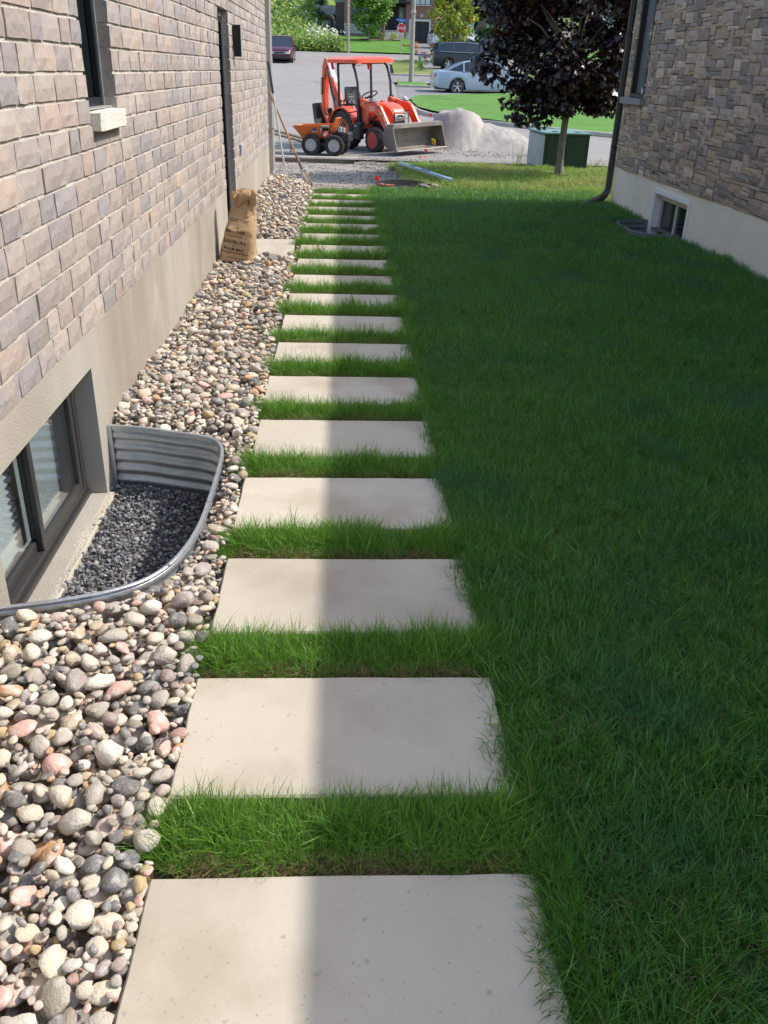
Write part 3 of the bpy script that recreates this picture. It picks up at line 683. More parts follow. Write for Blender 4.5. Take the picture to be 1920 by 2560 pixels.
for c in range(nc):
    z = ZF + c*CH + .004; y = -1.95 + rr.uniform(0, .1)
    segs = []; hs = sorted([h for h in OPEN if h[3] > z+.02 and h[2] < z+CH-.03])
    cuts = []; a = -1.98
    for h in hs: cuts.append((a, h[0], True)); a = h[1]
    cuts.append((a, YE, True))
    for (a, b, _) in cuts:
        y = a; first = a > 0
        while y < b-.02:
            l = rr.choice([0, 1, 1, 2, 2, 3, 3, 4]); L = LEN[l]
            if b-(y+L+.009) < .07:
                L = b-y
            dep = .10 if (first or b-(y+L) < .02) else .011
            bl.append((y, z, L, l, rr.randrange(5), dep)); y += L+.009; first = False
sc_ = []
for q in bl:
    p = proj((XL, q[0]+q[2]/2, q[1]+CH/2)); vis = 0 < p[0] < 768 and 0 < p[1] < 1024 and p[2] > 0
    sc_.append(-(q[2]/p[2]**2*p[2]**0 if vis else 0)*(abs(p[0]) > 0))
ordr = np.argsort(sc_); V = []; F = []
for r_, i in enumerate(ordr):
    y, z, L, l, v, dep = bl[i]; k = (l, v, dep); s_ = L/LEN[l]
    px = rr.uniform(-.002, .003)
    if r_ < 290:
        if k not in BM: BM[k] = mesh('brick', BV[k][0], BV[k][1], m_brick); bm_fix(BM[k])
        o = put('brick', BM[k], None, bw); o.location = (XL+px, y, z); o.scale = (1, s_, 1)
    else:
        n = len(V); V += [(XL+px+a, y+b*s_, z+c_) for a, b, c_ in BV[k][0]]; F += [tuple(t+n for t in f) for f in BV[k][1]]
me = mesh('bricks', V, F, m_brick); bm_fix(me); o = put('bricks', me, None, bw); o['kind'] = 'stuff'
# parts under the wall are written in world coordinates: undo the wall's own offset
for o in [x for x in C.objects if x.parent == bw]: o.parent = bw
# --- upper window, its frame and stone sill
mb = MB(); mb.box((XL-.12, 4.50, 1.45), (XL-.10, 5.066, 2.76)); g = wp(mb, 'window', m_glassdark, hL)
mb = MB()
for a, b in (((XL-.099, 4.505, 1.455), (XL-.066, 4.55, 2.745)), ((XL-.099, 5.015, 1.455), (XL-.066, 5.055, 2.745)), ((XL-.099, 4.551, 1.455), (XL-.067, 5.014, 1.50)), ((XL-.099, 4.551, 2.70), (XL-.067, 5.014, 2.745))): mb.box(a, b, .004)
f_ = mb.build('window_frame', m_blackdoor, g)
mb = MB(); mb.box((XL-.066, 5.043, 1.455), (XL-.058, 5.056, 2.745)); mb.box((XL-.066, 4.505, 1.455), (XL-.02, 5.043, 1.461)); mb.build('frame_trim', m_greytrim, g)
def rough_block(mb, a, b, seed, n=(3, 5, 3), amp=.004, bev=.008):
    r = random.Random(seed); bm = bmesh.new(); bmesh.ops.create_cube(bm, size=1)
    bmesh.ops.bevel(bm, geom=bm.edges[:], offset=.05, segments=1, affect='EDGES'); bmesh.ops.subdivide_edges(bm, edges=bm.edges[:], cuts=2, use_grid_fill=True)
    A = Vector(a); B = Vector(b); S_ = B-A; Cc = (A+B)/2
    vs = []
    for v in bm.verts:
        p = Vector((v.co.x*S_.x, v.co.y*S_.y, v.co.z*S_.z))+Cc; q = p*14+Vector((seed, 0, 0))
        vs.append(p+Vector((mnoise.noise(q), mnoise.noise(q+Vector((9, 0, 0))), mnoise.noise(q+Vector((0, 9, 0)))))*amp)
    fs = [tuple(v.index for v in f.verts) for f in bm.faces]; bm.free(); mb.add(vs, fs)
mb = MB(); rough_block(mb, (XL-.062, 4.513, 1.366), (XL+.052, 5.052, 1.450), 5, amp=.006); wp(mb, 'sill', m_silljoint, hL, True)
mb = MB(); z = 1.42
pts = [(XL+.0015+random.uniform(0, .001), 5.075+.012*math.sin(i*1.3)+random.uniform(-.01, .01)-.0*i, z-.037*i) for i in range(25)]
mb.tube(pts, .0028, 5); wp(mb, 'caulk_line', m_silljoint, hL)
# --- tall dark side door in a narrow recess
mb = MB(); mb.box((XL-.125, 9.43, .06), (XL-.10, 10.27, 2.10)); d = wp(mb, 'door', m_blackdoor, hL)
mb = MB()
mb.box((XL-.099, 9.425, .06), (XL-.07, 9.47, 2.10), .004); mb.box((XL-.099, 10.225, .06), (XL-.072, 10.262, 2.10), .004); mb.box((XL-.099, 9.471, 2.05), (XL-.07, 10.224, 2.10), .004)
mb.build('door_frame', m_blackdoor, d)
mb = MB(); mb.box((XL-.073, 10.262, .0), (XL-.058, 10.278, 2.105)); mb.build('frame_trim', m_greytrim, d)
mb = MB(); mb.box((XL-.13, 9.421, 2.106), (XL-.06, 10.279, 2.155)); mb.box((XL-.12, 9.421, .0), (XL-.06, 10.279, .055)); mb.build('threshold', m_foundroof, d)
mb = MB(); mb.box((XL-.099, 9.55, .2), (XL-.092, 10.13, .95), .003); mb.box((XL-.099, 9.55, 1.1), (XL-.092, 10.13, 1.95), .003); mb.build('door_panel', m_blackdoor, d)
mb = MB(); mb.tube([(XL-.1, 9.54, 1.05), (XL-.05, 9.54, 1.05), (XL-.05, 9.64, 1.05)], .009, 6); mb.build('handle', m_greytrim, d)
# --- wall lamp, outlet cover, downspout at the corner
mb = MB(); mb.box((XL+.006, 10.60, 1.752), (XL+.088, 10.70, 2.055), .003); lm = wp(mb, 'wall_lamp', m_blackdoor, hL)
mb = MB(); mb.box((XL+.089, 10.598, 1.750), (XL+.092, 10.702, 2.057)); mb.build('sunlit_lamp_face', m_greytrim, lm)  # grey plate on the black lamp: its sunlit front put into colour
mb = MB(); mb.box((XL+.006, 10.80, .745), (XL+.030, 10.90, .862), .006); wp(mb, 'outlet_cover', M('outlet_cover_plastic', (.40, .43, .50), rough=.5), hL)
mb = MB(); mb.box((XL+.005, YE+.01, .17), (XL+.075, YE+.11, 3.24), .008); mb.box((XL+.0, YE+.0, .10), (XL+.062, YE+.10, .165), .006); wp(mb, 'downspout', m_beige, hL)
mb = MB(); mb.box((XL+.0755, YE+.09, .17), (XL+.086, YE+.112, 3.24), .002); mb.box((XL-.06, YE-.005, .17), (XL+.002, YE+.009, 3.24)); wp(mb, 'corner_trim', M('white_corner_trim', (.62, .61, .58), rough=.5), hL)
mb = MB(); mb.box((XL-.02, YE-.045, .78), (XL+.1, YE-.02, .80)); mb.tube([(XL, YE-.03, .79), (XL+.05, YE-.03, .79)], .012, 6); wp(mb, 'hose_tap', m_greytrim, hL)
# --- basement window
m_blind = M('white_blind', (.72, .73, .74), rough=.55)
f_ = MB()
y0, y1, z0, z1 = 2.662, 3.998, -.294, .366; X0 = XL-.16; X1 = XL-.095
f_.box((X0, y0, z0), (X1, y1, z0+.05), .003); f_.box((X0, y0, z1-.045), (X1, y1, z1), .003); f_.box((X0, y0, z0+.051), (X1-.001, y0+.045, z1-.046), .003); f_.box((X0, y1-.045, z0+.051), (X1-.001, y1, z1-.046), .003)
f_.box((X1+.0015, y0+.002, z0), (X1+.018, y1-.002, z0+.022), .002); f_.box((X1-.03, y1-.075, z0+.06), (X1-.014, y1-.047, z1-.05), .002)
bwn = wp(f_, 'basement_window', m_darkframe, hL)
def sash(ya, yb, xx):
    s = MB(); w_ = .045
    s.box((xx, ya, z0+.052), (xx+.028, yb, z0+.052+w_), .003); s.box((xx, ya, z1-.047-w_), (xx+.028, yb, z1-.047), .003)
    s.box((xx+.001, ya, z0+.053+w_), (xx+.027, ya+w_, z1-.048-w_), .003); s.box((xx+.001, yb-w_, z0+.053+w_), (xx+.027, yb, z1-.048-w_), .003)
    o = s.build('sash', m_darkframe, bwn)
    g = MB(); g.box((xx+.009, ya+w_-.004, z0+.05+w_), (xx+.014, yb-w_+.004, z1-.045-w_)); g.build('glass', m_glass, bwn); return o
sash(2.715, 3.37, X0+.004); sash(3.31, 3.945, X0+.034)
# the cellar room behind it, blind and white sill
room = MB(); rx = XL-2.2
room.box((rx-.05, 1.6, -1.5), (rx, 5.2, .9)); room.box((rx, 1.55, -1.5), (XL-.262, 1.6, .9)); room.box((rx, 5.2, -1.5), (XL-.262, 5.25, .9)); room.box((rx, 1.6, -1.55), (XL-.262, 5.2, -1.5)); room.box((rx, 1.6, .9), (XL-.262, 5.2, .95))
wp(room, 'cellar_room', m_white, hL)
s = MB(); s.box((XL-.42, 2.67, -.31), (XL-.165, 3.99, -.275), .004); s.box((XL-.262, 2.664, -.33), (XL-.162, 3.996, -.296)); wp(s, 'inner_sill', m_white, hL)
for k in range(17):
    s = MB(); z = .33-k*.034; s.box((XL-.225, 2.72, z), (XL-.195, 3.33, z+.0015), 0, rot=(0, R(38), 0)); wp(s, 'blind_slat', m_blind, hL)
s = MB(); s.box((XL-.205, 3.40, -.25), (XL-.200, 3.935, .33), .001); wp(s, 'blind_panel', m_blind, hL)
s = MB(); rough_block(s, (XL-.10, 2.64, -.42), (XL+.036, 4.03, -.297), 9, amp=.006); wp(s, 'ledge', m_silljoint if False else M('pale_ledge_concrete', (.56, .51, .41), (.47, .42, .33), 9, .95, .6, 80, stains=[((.36, .30, .22), 14, .62, .75, .5)]), hL)

# ------------------------------------------------------------------ corrugated steel window well
m_galv = M('galvanised_steel', (.58, .60, .62), (.45, .475, .50), 9, .34, .12, 50, metal=.7, stains=[((.60, .62, .63), 3, .5, .7, .5), ((.27, .28, .29), 18, .62, .75, .35)])
def rim_curve(P, n):
    pts = [Vector((x, y, 0)) for x, y in P]; d = [0]
    for a, b in zip(pts, pts[1:]): d.append(d[-1]+(b-a).length)
    out = []
    for i in range(n+1):
        s = d[-1]*i/n; x = np.interp(s, d, [p.x for p in pts]); y = np.interp(s, d, [p.y for p in pts]); out.append((float(x), float(y)))
    for _ in range(4): out = [out[0]] + [tuple((np.array(out[i-1])+2*np.array(out[i])+np.array(out[i+1]))/4) for i in range(1, n)] + [out[-1]]
    return out
def well(name, P, ztop, zbot, waves, mat, root_loc, n=80, flip=1):
    root = empty(name, root_loc); c = rim_curve(P, n)
    prof = []
    m_ = waves*8
    for k in range(m_+1):
        t = k/m_; z = zbot + (ztop-zbot-.012)*t; off = .007*math.sin(t*waves*2*math.pi); prof.append((off, z))
    V = []; F = []
    nrm = []
    for i in range(n+1):
        a = np.array(c[max(i-1, 0)]); b = np.array(c[min(i+1, n)]); t = (b-a)/np.linalg.norm(b-a); nrm.append((-t[1]*flip, t[0]*flip))
    for i in range(n+1):
        for off, z in prof: V.append((c[i][0]+nrm[i][0]*(off+.004), c[i][1]+nrm[i][1]*(off+.004), z))
    q = len(prof)
    for i in range(n):
        for k in range(q-1): F.append((i*q+k, (i+1)*q+k, (i+1)*q+k+1, i*q+k+1))
    me = mesh('corrugated_panel', V, F, mat, True); o = put('corrugated_panel', me); md = o.modifiers.new('thickness', 'SOLIDIFY'); md.thickness = .0025; md.offset = 0; world_part(o, root)
    mb = MB(); ring = []
    V = []; F = []
    pr_ = [(.007, ztop-.028), (.010, ztop-.028), (.010, ztop-.003), (.007, ztop), (-.003, ztop), (-.006, ztop-.003), (-.006, ztop-.010), (.005, ztop-.008)]
    for i in range(n+1):
        for off, z in pr_: V.append((c[i][0]+nrm[i][0]*(off+.002), c[i][1]+nrm[i][1]*(off+.002), z))
    q = len(pr_)
    for i in range(n):
        for k in range(q): F.append((i*q+k, (i+1)*q+k, (i+1)*q+(k+1) % q, i*q+(k+1) % q))
    mb.add(V, F); world_part(mb.build('rim', mat, None, True), root)
    mb = MB(); x, y = c[0]; mb.box((XL+.001 if x < 0 else 3.985, y-.012, zbot), (XL+.022 if x < 0 else 4.019, y+.012 if x > 0 else y-.02, ztop-.002)); world_part(mb.build('flange', mat), root)
    for i in (int(n*.26), int(n*.53), int(n*.74)):
        mb = MB(); mb.lathe([(0, -.006), (.007, -.006), (.007, .0), (0, .001)], 8, o=(c[i][0], c[i][1], ztop+.003)); world_part(mb.build('bolt', mat), root)
    return root
wl = well('window_well', RIM, .022, -.36, 6, m_galv, (-.85, 3.3, -.36), flip=-1)
tag(wl, 'curved galvanised corrugated steel well in front of the dark basement window', 'window well')
# earth behind the well's corners
mb = MB()
for i in range(len(RIM)-1):
    (x1, y1), (x2, y2) = RIM[i], RIM[i+1]; cx = WX1; my = (WY0+WY1)/2
    def outer(x, y): 
        return (x, WY1 if y > my else WY0) if abs(x-WX1) > .13 or abs(y-my) > .62 else (WX1, y)
    o1, o2 = outer(x1, y1), outer(x2, y2); k1 = .02
    mb.add([(x1, y1, -.05), (o1[0], o1[1], -.05), (o2[0], o2[1], -.05), (x2, y2, -.05)], [(0, 1, 2, 3)])
mb.add([(WX1, WY1, -.0505), (-.70, WY1, -.0505), (-.62, 4.0, -.0505), (WX1, 3.9, -.0505)], [(0, 1, 2, 3)]); mb.add([(WX1, WY0, -.0505), (-.80, WY0, -.0505), (-.66, 2.66, -.0505), (WX1, 2.95, -.0505)], [(0, 1, 2, 3)])
tag(mb.build('well_backfill', m_soil), kind='structure')
# ------------------------------------------------------------------ right house
XR = 4.02; YR = 13.4; ZF2 = .503; ZE = 3.74
m_cream = M('cream_painted_foundation', (.82, .755, .62), (.76, .70, .575), 2.2, .85, .25, 120, stains=[((.60, .52, .36), 1.6, .58, .8, .45, (1, 1, .3)), ((.38, .36, .32), 5, .64, .8, .35)])
SCR = [(.33, .28, .235), (.235, .20, .17), (.31, .265, .215), (.205, .175, .155), (.34, .29, .235), (.25, .22, .20), (.30, .235, .17), (.22, .20, .19), (.38, .335, .28), (.19, .165, .15), (.28, .25, .22), (.33, .26, .19), (.24, .205, .17)]
m_ledge = M('split_ledgestone', SCR[0], col2=(.27, .225, .185), nscale=9, ramp=(.4, .72), mixf=.5, rough=.9, bump=.8, bscale=22, bdist=.02, rnd=[(c[0]*1.45, c[1]*1.34, c[2]*1.22) for c in SCR], rand_val=.2, stains=[((.40, .35, .28), 14, .58, .76, .45), ((.30, .23, .15), 7, .6, .76, .4)])
m_ledgegap = M('dark_stone_joint', (.13, .115, .10), (.20, .175, .15), 12, .95, .8, 60)
hR = empty('stone_house', (XR, 6.0, 0), 0, 'house wall of brown grey split ledgestone on a cream foundation, in shade across the lawn', 'house')
WIN = (12.56, 13.16, 1.43, 2.95); BWR = (10.33, 11.52, -.28, .372)
mb = MB(); wall_boxes(mb, XR, XR+.25, -2.0, YR, -.5, ZF2, [BWR]); wp(mb, 'foundation', m_cream, hR)
mb = MB(); wall_boxes(mb, XR+.012, XR+.12, -2.0, YR, ZF2+.002, ZE, [WIN], 0); sw = wp(mb, 'stone_wall', m_ledgegap, hR)
mb = MB(); mb.box((XR+.26, YR-.2, -.5), (XR+8, YR-.01, ZE)); mb.box((XR+.26, -2, -.5), (XR+8, -1.8, ZE)); mb.box((XR+7.8, -1.79, -.5), (XR+8, YR-.21, ZE)); wp(mb, 'end_wall', m_cream, hR)
mb = MB(); mb.prism([(XR-.36, ZE+.05), (XR+4, ZE+2.2), (XR+8.3, ZE+.05), (XR+8.3, ZE-.0), (XR-.36, ZE-.0)], -2.4, YR+.03, 'XZ'); wp(mb, 'roof', m_roof, hR)
mb = MB(); mb.box((XR-.46, -2.4, ZE-.045), (XR-.365, YR+.03, ZE+.055), .01); wp(mb, 'gutter', m_blackdoor, hR)
U = .038; ny_, nz_ = int((YR+2-.0)/U), int((ZE-ZF2)/U); occ = np.zeros((ny_+1, nz_+1), bool)
rs = random.Random(21)
def inwin(y0, y1, z0, z1): return y1 > WIN[0]-.001 and y0 < WIN[1]+.001 and z1 > WIN[2]-.09 and z0 < WIN[3]
for i in range(ny_):
    for k in range(nz_):
        y = -2+i*U; z = ZF2+k*U
        if inwin(y+.01, y+U-.01, z+.01, z+U-.01): occ[i, k] = True
LSV = []
for v in range(10):
    V_, F_ = brick_mesh(500+v, .2, .1, .05, None); r = random.Random(v)
    tilt = r.uniform(-.05, .05)
    V_ = [(-(x*1.6 + (.009*mnoise.noise(Vector((v*3.1, y*18, z*24))) if x > -.02 else 0)), y, z) for x, y, z in V_]; LSV.append((V_, F_))
st = []
for k in range(nz_):
    for i in range(ny_):
        if occ[i, k]: continue
        w_ = rs.choice([3, 4, 5, 6, 7, 8, 9, 11]); h_ = rs.choice([1, 1, 2, 2, 2, 3, 3])
        if h_ >= 3: w_ = max(3, min(w_, 9))
        if h_ == 1: w_ = max(w_, 5)
        ww = 0
        while ww < w_ and i+ww < ny_ and not occ[i+ww, k]: ww += 1
        hh = 1
        while hh < h_ and k+hh < nz_ and not occ[i:i+ww, k+hh].any(): hh += 1
        occ[i:i+ww, k:k+hh] = True; st.append((-2+i*U, ZF2+k*U, ww*U, hh*U))
scs = []
for y, z, L, h in st:
    p = proj((XR, y+L/2, z+h/2)); scs.append(-(L*h/p[2]**2.5) if (-5 < p[0] < 775 and -5 < p[1] < 1030 and p[2] > 0) else 0)
ordr = np.argsort(scs); V = []; F = []; LM = {}
for r_, i in enumerate(ordr):
    y, z, L, h = st[i]; v = rs.randrange(10); g_ = .004
    sy, sz = (L-g_)/.2, (h-g_)/.1; px = -rs.uniform(0, .022)-.006
    j1 = rs.uniform(-.004, .004); j2 = rs.uniform(-.003, .003); tl = rs.uniform(-.012, .012)
    if y+L > YR-.03: L += .0
    if r_ < 290:
        if v not in LM: LM[v] = mesh('stone', LSV[v][0], LSV[v][1], m_ledge); bm_fix(LM[v])
        o = put('stone', LM[v], None, sw); o.location = (XR+px, y+j1, z+j2); o.scale = (1, sy, sz); o.rotation_euler = (tl, 0, 0)
    else:
        n = len(V); V += [(XR+px+a, y+j1+b*sy-c_*sz*tl, z+j2+c_*sz+b*sy*tl) for a, b, c_ in LSV[v][0]]; F += [tuple(t+n for t in f) for f in LSV[v][1]]
me = mesh('stones', V, F, m_ledge); bm_fix(me); o = put('stones', me, None, sw); o['kind'] = 'stuff'
# upper window
mb = MB(); mb.box((XR+.05, WIN[0], WIN[2]), (XR+.056, WIN[1], WIN[3])); g = wp(mb, 'window', M('mirror_like_window_glass', (.03, .04, .04), rough=.01, spec=1.0, metal=.55), hR)
g.data.materials[0].node_tree.nodes['Principled BSDF'].inputs['Base Color'].default_value = (.38, .42, .42, 1)
mb = MB(); a0, a1, b0, b1 = WIN
for a, b in (((XR-.02, a0+.001, b0+.001), (XR+.049, a0+.045, b1-.001)), ((XR-.02, a1-.045, b0+.001), (XR+.049, a1-.001, b1-.001)), ((XR-.019, a0+.046, b0+.001), (XR+.049, a1-.046, b0+.05)), ((XR-.019, a0+.046, b1-.05), (XR+.049, a1-.046, b1-.001))): mb.box(a, b, .004)
mb.build('window_frame', m_blackdoor, g)
mb = MB(); rough_block(mb, (XR-.075, WIN[0]-.06, WIN[2]-.088), (XR+.02, WIN[1]+.28, WIN[2]-.004), 3, amp=.003); wp(mb, 'sill', M('grey_sill_stone', (.30, .30, .30), (.24, .24, .24), 14, .9, .4, 80), hR, True)
mb = MB()
for a, b in (((XR-.018, WIN[1]+.002, WIN[2]), (XR+.04, WIN[1]+.05, WIN[3])),): mb.box(a, b)
wp(mb, 'caulk_line', m_blackdoor, hR)
# basement window, white vinyl slider
m_vinyl = M('white_vinyl', (.80, .80, .79), rough=.45)
mb = MB(); a0, a1, b0, b1 = BWR
mb.box((XR-.014, a0-.05, b0), (XR-.001, a0+.0, b1+.05)); mb.box((XR-.014, a1+.0, b0), (XR-.001, a1+.05, b1+.05)); mb.box((XR-.014, a0+.001, b1), (XR-.001, a1-.001, b1+.05))
mb.box((XR, a1-.012, b0), (XR+.15, a1-.0005, b1)); mb.box((XR, a0+.0005, b0), (XR+.15, a0+.012, b1)); mb.box((XR, a0+.013, b1-.012), (XR+.15, a1-.013, b1-.0005))
bwr = wp(mb, 'basement_window', m_vinyl, hR)
mb = MB(); mb.box((XR+.085, a0+.013, b1-.085), (XR+.13, a1-.013, b1-.013), .003); mb.box((XR+.085, a0+.013, b0), (XR+.13, a1-.013, b0+.05), .003); mb.box((XR+.086, a0+.013, b0+.051), (XR+.129, a0+.05, b1-.086), .003); mb.box((XR+.086, a1-.05, b0+.051), (XR+.129, a1-.013, b1-.086), .003); mb.box((XR+.075, (a0+a1)/2-.05, b0+.051), (XR+.12, (a0+a1)/2+.0, b1-.086), .003)
mb.build('sash', M('cream_vinyl', (.52, .50, .44), rough=.5), bwr)
mb = MB(); mb.box((XR+.10, a0+.051, b0+.052), (XR+.104, (a0+a1)/2-.051, b1-.087)); mb.build('glass', m_glassdark, bwr)
mb = MB(); mb.box((XR+.115, (a0+a1)/2+.001, b0+.052), (XR+.119, a1-.051, b1-.087)); mb.build('glass', M('dim_window_glass', (.035, .033, .032), rough=.1, spec=.5), bwr)
mb = MB(); mb.box((XR+.1195, a1-.16, b0+.06), (XR+.125, a1-.1, b1-.09)); mb.build('curtain', m_foundroof, bwr)
# its steel well
RIMR = [(4.02, 11.64), (3.80, 11.62), (3.66, 11.58), (3.57, 11.50), (3.53, 11.36), (3.525, 11.0), (3.53, 10.75), (3.57, 10.62), (3.66, 10.53), (3.80, 10.49), (4.02, 10.47)]
m_galv2 = M('dull_galvanised_steel', (.30, .31, .32), (.20, .21, .22), 7, .5, .1, 50, metal=.6)
wr = well('window_well', RIMR, .015, -.33, 5, m_galv2, (3.75, 11, -.33), n=50, flip=-1)
tag(wr, 'half-hidden corrugated steel well in the grass under the white basement window', 'window well')
mb = MB(); mb.box((VX0, VY0, -.40), (VX1, VY1, -.33)); tag(mb.build('well_floor', m_soil), kind='structure')
mb = MB()
for (x1, y1), (x2, y2) in zip(RIMR, RIMR[1:]):
    def oc(x, y): return (VX0, y) if abs(y-11.06) < .45 else (x, VY1 if y > 11 else VY0)
    o1, o2 = oc(x1, y1), oc(x2, y2); mb.add([(x1, y1, -.03), (*o1, -.03), (*o2, -.03), (x2, y2, -.03)], [(0, 1, 2, 3)])
mb.add([(VX0, VY1, -.031), (3.66, VY1, -.031), (3.57, 11.5, -.031), (VX0, 11.4, -.031)], [(0, 1, 2, 3)]); mb.add([(VX0, VY0, -.031), (3.66, VY0, -.031), (3.57, 10.6, -.031), (VX0, 10.7, -.031)], [(0, 1, 2, 3)])
tag(mb.build('well_backfill', m_turfsoil), kind='structure')
# black downspout at the corner
mb = MB(); pts = [(3.985, 13.49, ZE-.03), (3.985, 13.49, 1.2), (3.98, 13.49, .25), (3.965, 13.47, .15), (3.90, 13.42, .075), (3.80, 13.36, .04), (3.62, 13.2, .012), (3.45, 13.02, -.01)]
mb.tube(pts, [.052]*3+[.053, .052, .05, .045, .04], 14)
dsp = wp(mb, 'downspout', M('black_plastic_pipe', (.012, .012, .013), rough=.35, spec=.5), hR, True)
for z in (.75, 2.2):
    mb = MB(); mb.lathe([(.0535, z), (.056, z+.004), (.056, z+.03), (.0535, z+.034)], 14, o=(3.985, 13.49, 0)); mb.box((3.99, 13.42, z+.005), (4.03, 13.45, z+.03)); mb.build('bracket', m_blackdoor, dsp)

# ------------------------------------------------------------------ paper bag against the left wall
m_paper = M('brown_kraft_paper', (.50, .335, .185), (.43, .28, .15), 5, .8, .55, 14, bdist=.02, stains=[((.55, .37, .21), 3, .5, .7, .4)])
BAG = [(-.0, .172, .125, -.995, 8.50), (.02, .176, .13, -.995, 8.50), (.12, .165, .135, -.985, 8.51), (.27, .144, .13, -.957, 8.52), (.37, .130, .112, -.942, 8.54), (.42, .120, .095, -.938, 8.55), (.48, .090, .070, -.915, 8.55), (.53, .078, .056, -.903, 8.55), (.58, .086, .052, -.905, 8.54), (.61, .078, .044, -.902, 8.53), (.635, .055, .03, -.90, 8.53)]
bz = [b[0] for b in BAG]
def bag_pt(th, z, out=0):
    hw, hd, cx, cy = [float(np.interp(z, bz, [b[k] for b in BAG])) for k in (1, 2, 3, 4)]
    c, s = math.cos(th), math.sin(th); e = .45 if z < .4 else .7
    x = hw*math.copysign(abs(c)**e, c); y = hd*math.copysign(abs(s)**e, s)
    k = min(1, max(0, (z-.36)/.12)); q = Vector((x*11, y*11, z*9))
    cr = .012*mnoise.noise(q) + k*.036*mnoise.noise(Vector((math.cos(th)*3.2, math.sin(th)*3.2, z*7))) + .004*mnoise.noise(q*3)
    # pleats near the neck, gusset down the right side
    cr += k*.012*math.sin(th*7+z*11)
    if abs(s) < .35 and c > 0 and z < .40: cr -= .020*(1-abs(s)/.35)*min(1, z/.08)
    n = Vector((x/hw**1.2, y/hd**1.2, 0)).normalized()
    return Vector((cx+x, cy+y, z+.012)) + n*(cr+out)
NT, NZ = 72, 60; V = []; F = []
for k in range(NZ+1):
    for i in range(NT): V.append(tuple(bag_pt(2*math.pi*i/NT, .635*k/NZ)))
for k in range(NZ):
    for i in range(NT): F.append((k*NT+i, k*NT+(i+1) % NT, (k+1)*NT+(i+1) % NT, (k+1)*NT+i))
F.append(tuple(range(NT))[::-1]); 
# top folds inwards
cxt = Vector((-.915, 8.53, .60)); n = len(V)
for i in range(NT): p = Vector(V[NZ*NT+i]); q = p.lerp(cxt, .45); q.z = .60+.015*math.sin(i*.9); V.append(tuple(q))
for i in range(NT): F.append((NZ*NT+i, NZ*NT+(i+1) % NT, n+(i+1) % NT, n+i))
bag = empty('paper_bag', (-.99, 8.5, .01), .0, 'crumpled brown paper food-waste bag standing on the stones against the wall', 'bag')
world_part(put('bag_body', mesh('bag_body', V, F, m_paper), None, None, True), bag)
# rolled flap on the neck and the paper strip over it
mb = MB(); pts = []
for i in range(15):
    a = -2.7+i*.27; pts.append(tuple(bag_pt(a, .60, .012)+Vector((0, 0, .012*math.sin(i*1.7)))))
mb.tube(pts, [.016+.006*math.sin(i*2.1) for i in range(15)], 8, flat=.55); world_part(mb.build('rolled_rim', m_paper, None, True), bag)
mb = MB(); Vs = []; Fs = []
for k in range(10):
    z = .60-.022*k
    for j in range(4):
        a = -1.35+.17*j+.02*math.sin(k); Vs.append(tuple(bag_pt(a, z, .012+.01*math.sin(k*.9+j)))) 
for k in range(9):
    for j in range(3): Fs.append((k*4+j, k*4+j+1, (k+1)*4+j+1, (k+1)*4+j))
mb.add(Vs, Fs); world_part(mb.build('fold', m_paper, None, True), bag)
m_ink = M('dark_brown_ink', (.035, .022, .016), rough=.85)
def text_mesh(s, size):
    cu = bpy.data.curves.new('t', 'FONT'); cu.body = s; cu.size = size; cu.align_x = 'CENTER'; cu.resolution_u = 2; cu.offset = size*.018
    o = bpy.data.objects.new('t', cu); C.objects.link(o); me = bpy.data.meshes.new_from_object(o); C.objects.unlink(o); bpy.data.objects.remove(o); return me
def bag_front(x, z, out=.0035):
    # walk the front side of the ring until its x matches
    lo, hi = -math.pi+.02, -.02
    for _ in range(26):
        m_ = (lo+hi)/2
        if bag_pt(m_, z).x < x: lo = m_
        else: hi = m_
    return bag_pt(lo, z, out)
for s, z, size, dx in (('2 - PLY', .298, .018, -.034), ('BIN LINER', .256, .038, -.034), ('FOR FOOD WASTE', .226, .016, -.034), ('DOUBLURE', .166, .039, -.030), ('2-PLIS', .143, .016, -.03), ('POUR BAC', .100, .039, -.030), ('POUR RÉSIDUS ORGANIQUES', .073, .019, -.02)):
    me = text_mesh(s, size)
    bm = bmesh.new(); bm.from_mesh(me); bmesh.ops.triangulate(bm, faces=bm.faces)
    for v in bm.verts:
        cx = float(np.interp(z, bz, [b[3] for b in BAG])) + dx; v.co = bag_front(cx+v.co.x, z+v.co.y-v.co.x*.17)
    bm.to_mesh(me); bm.free(); me.materials.append(m_ink); world_part(put('lettering', me), bag)
# lines of print too small to read: rows of short dashes
for z, x0, x1 in ((.368, -.10, .06), (.354, -.10, .06), (.028, -.09, .07)):
    mb = MB(); x = x0
    while x < x1:
        L = random.uniform(.008, .02); cx = float(np.interp(z, bz, [b[3] for b in BAG])); q = [bag_front(cx+x+a, z+c_-(x+a)*.17) for a, c_ in ((0, 0), (L, 0), (L, .005), (0, .005))]; mb.add([tuple(p) for p in q], [(0, 1, 2, 3)]); x += L+.004
    world_part(mb.build('small_print', m_ink), bag)
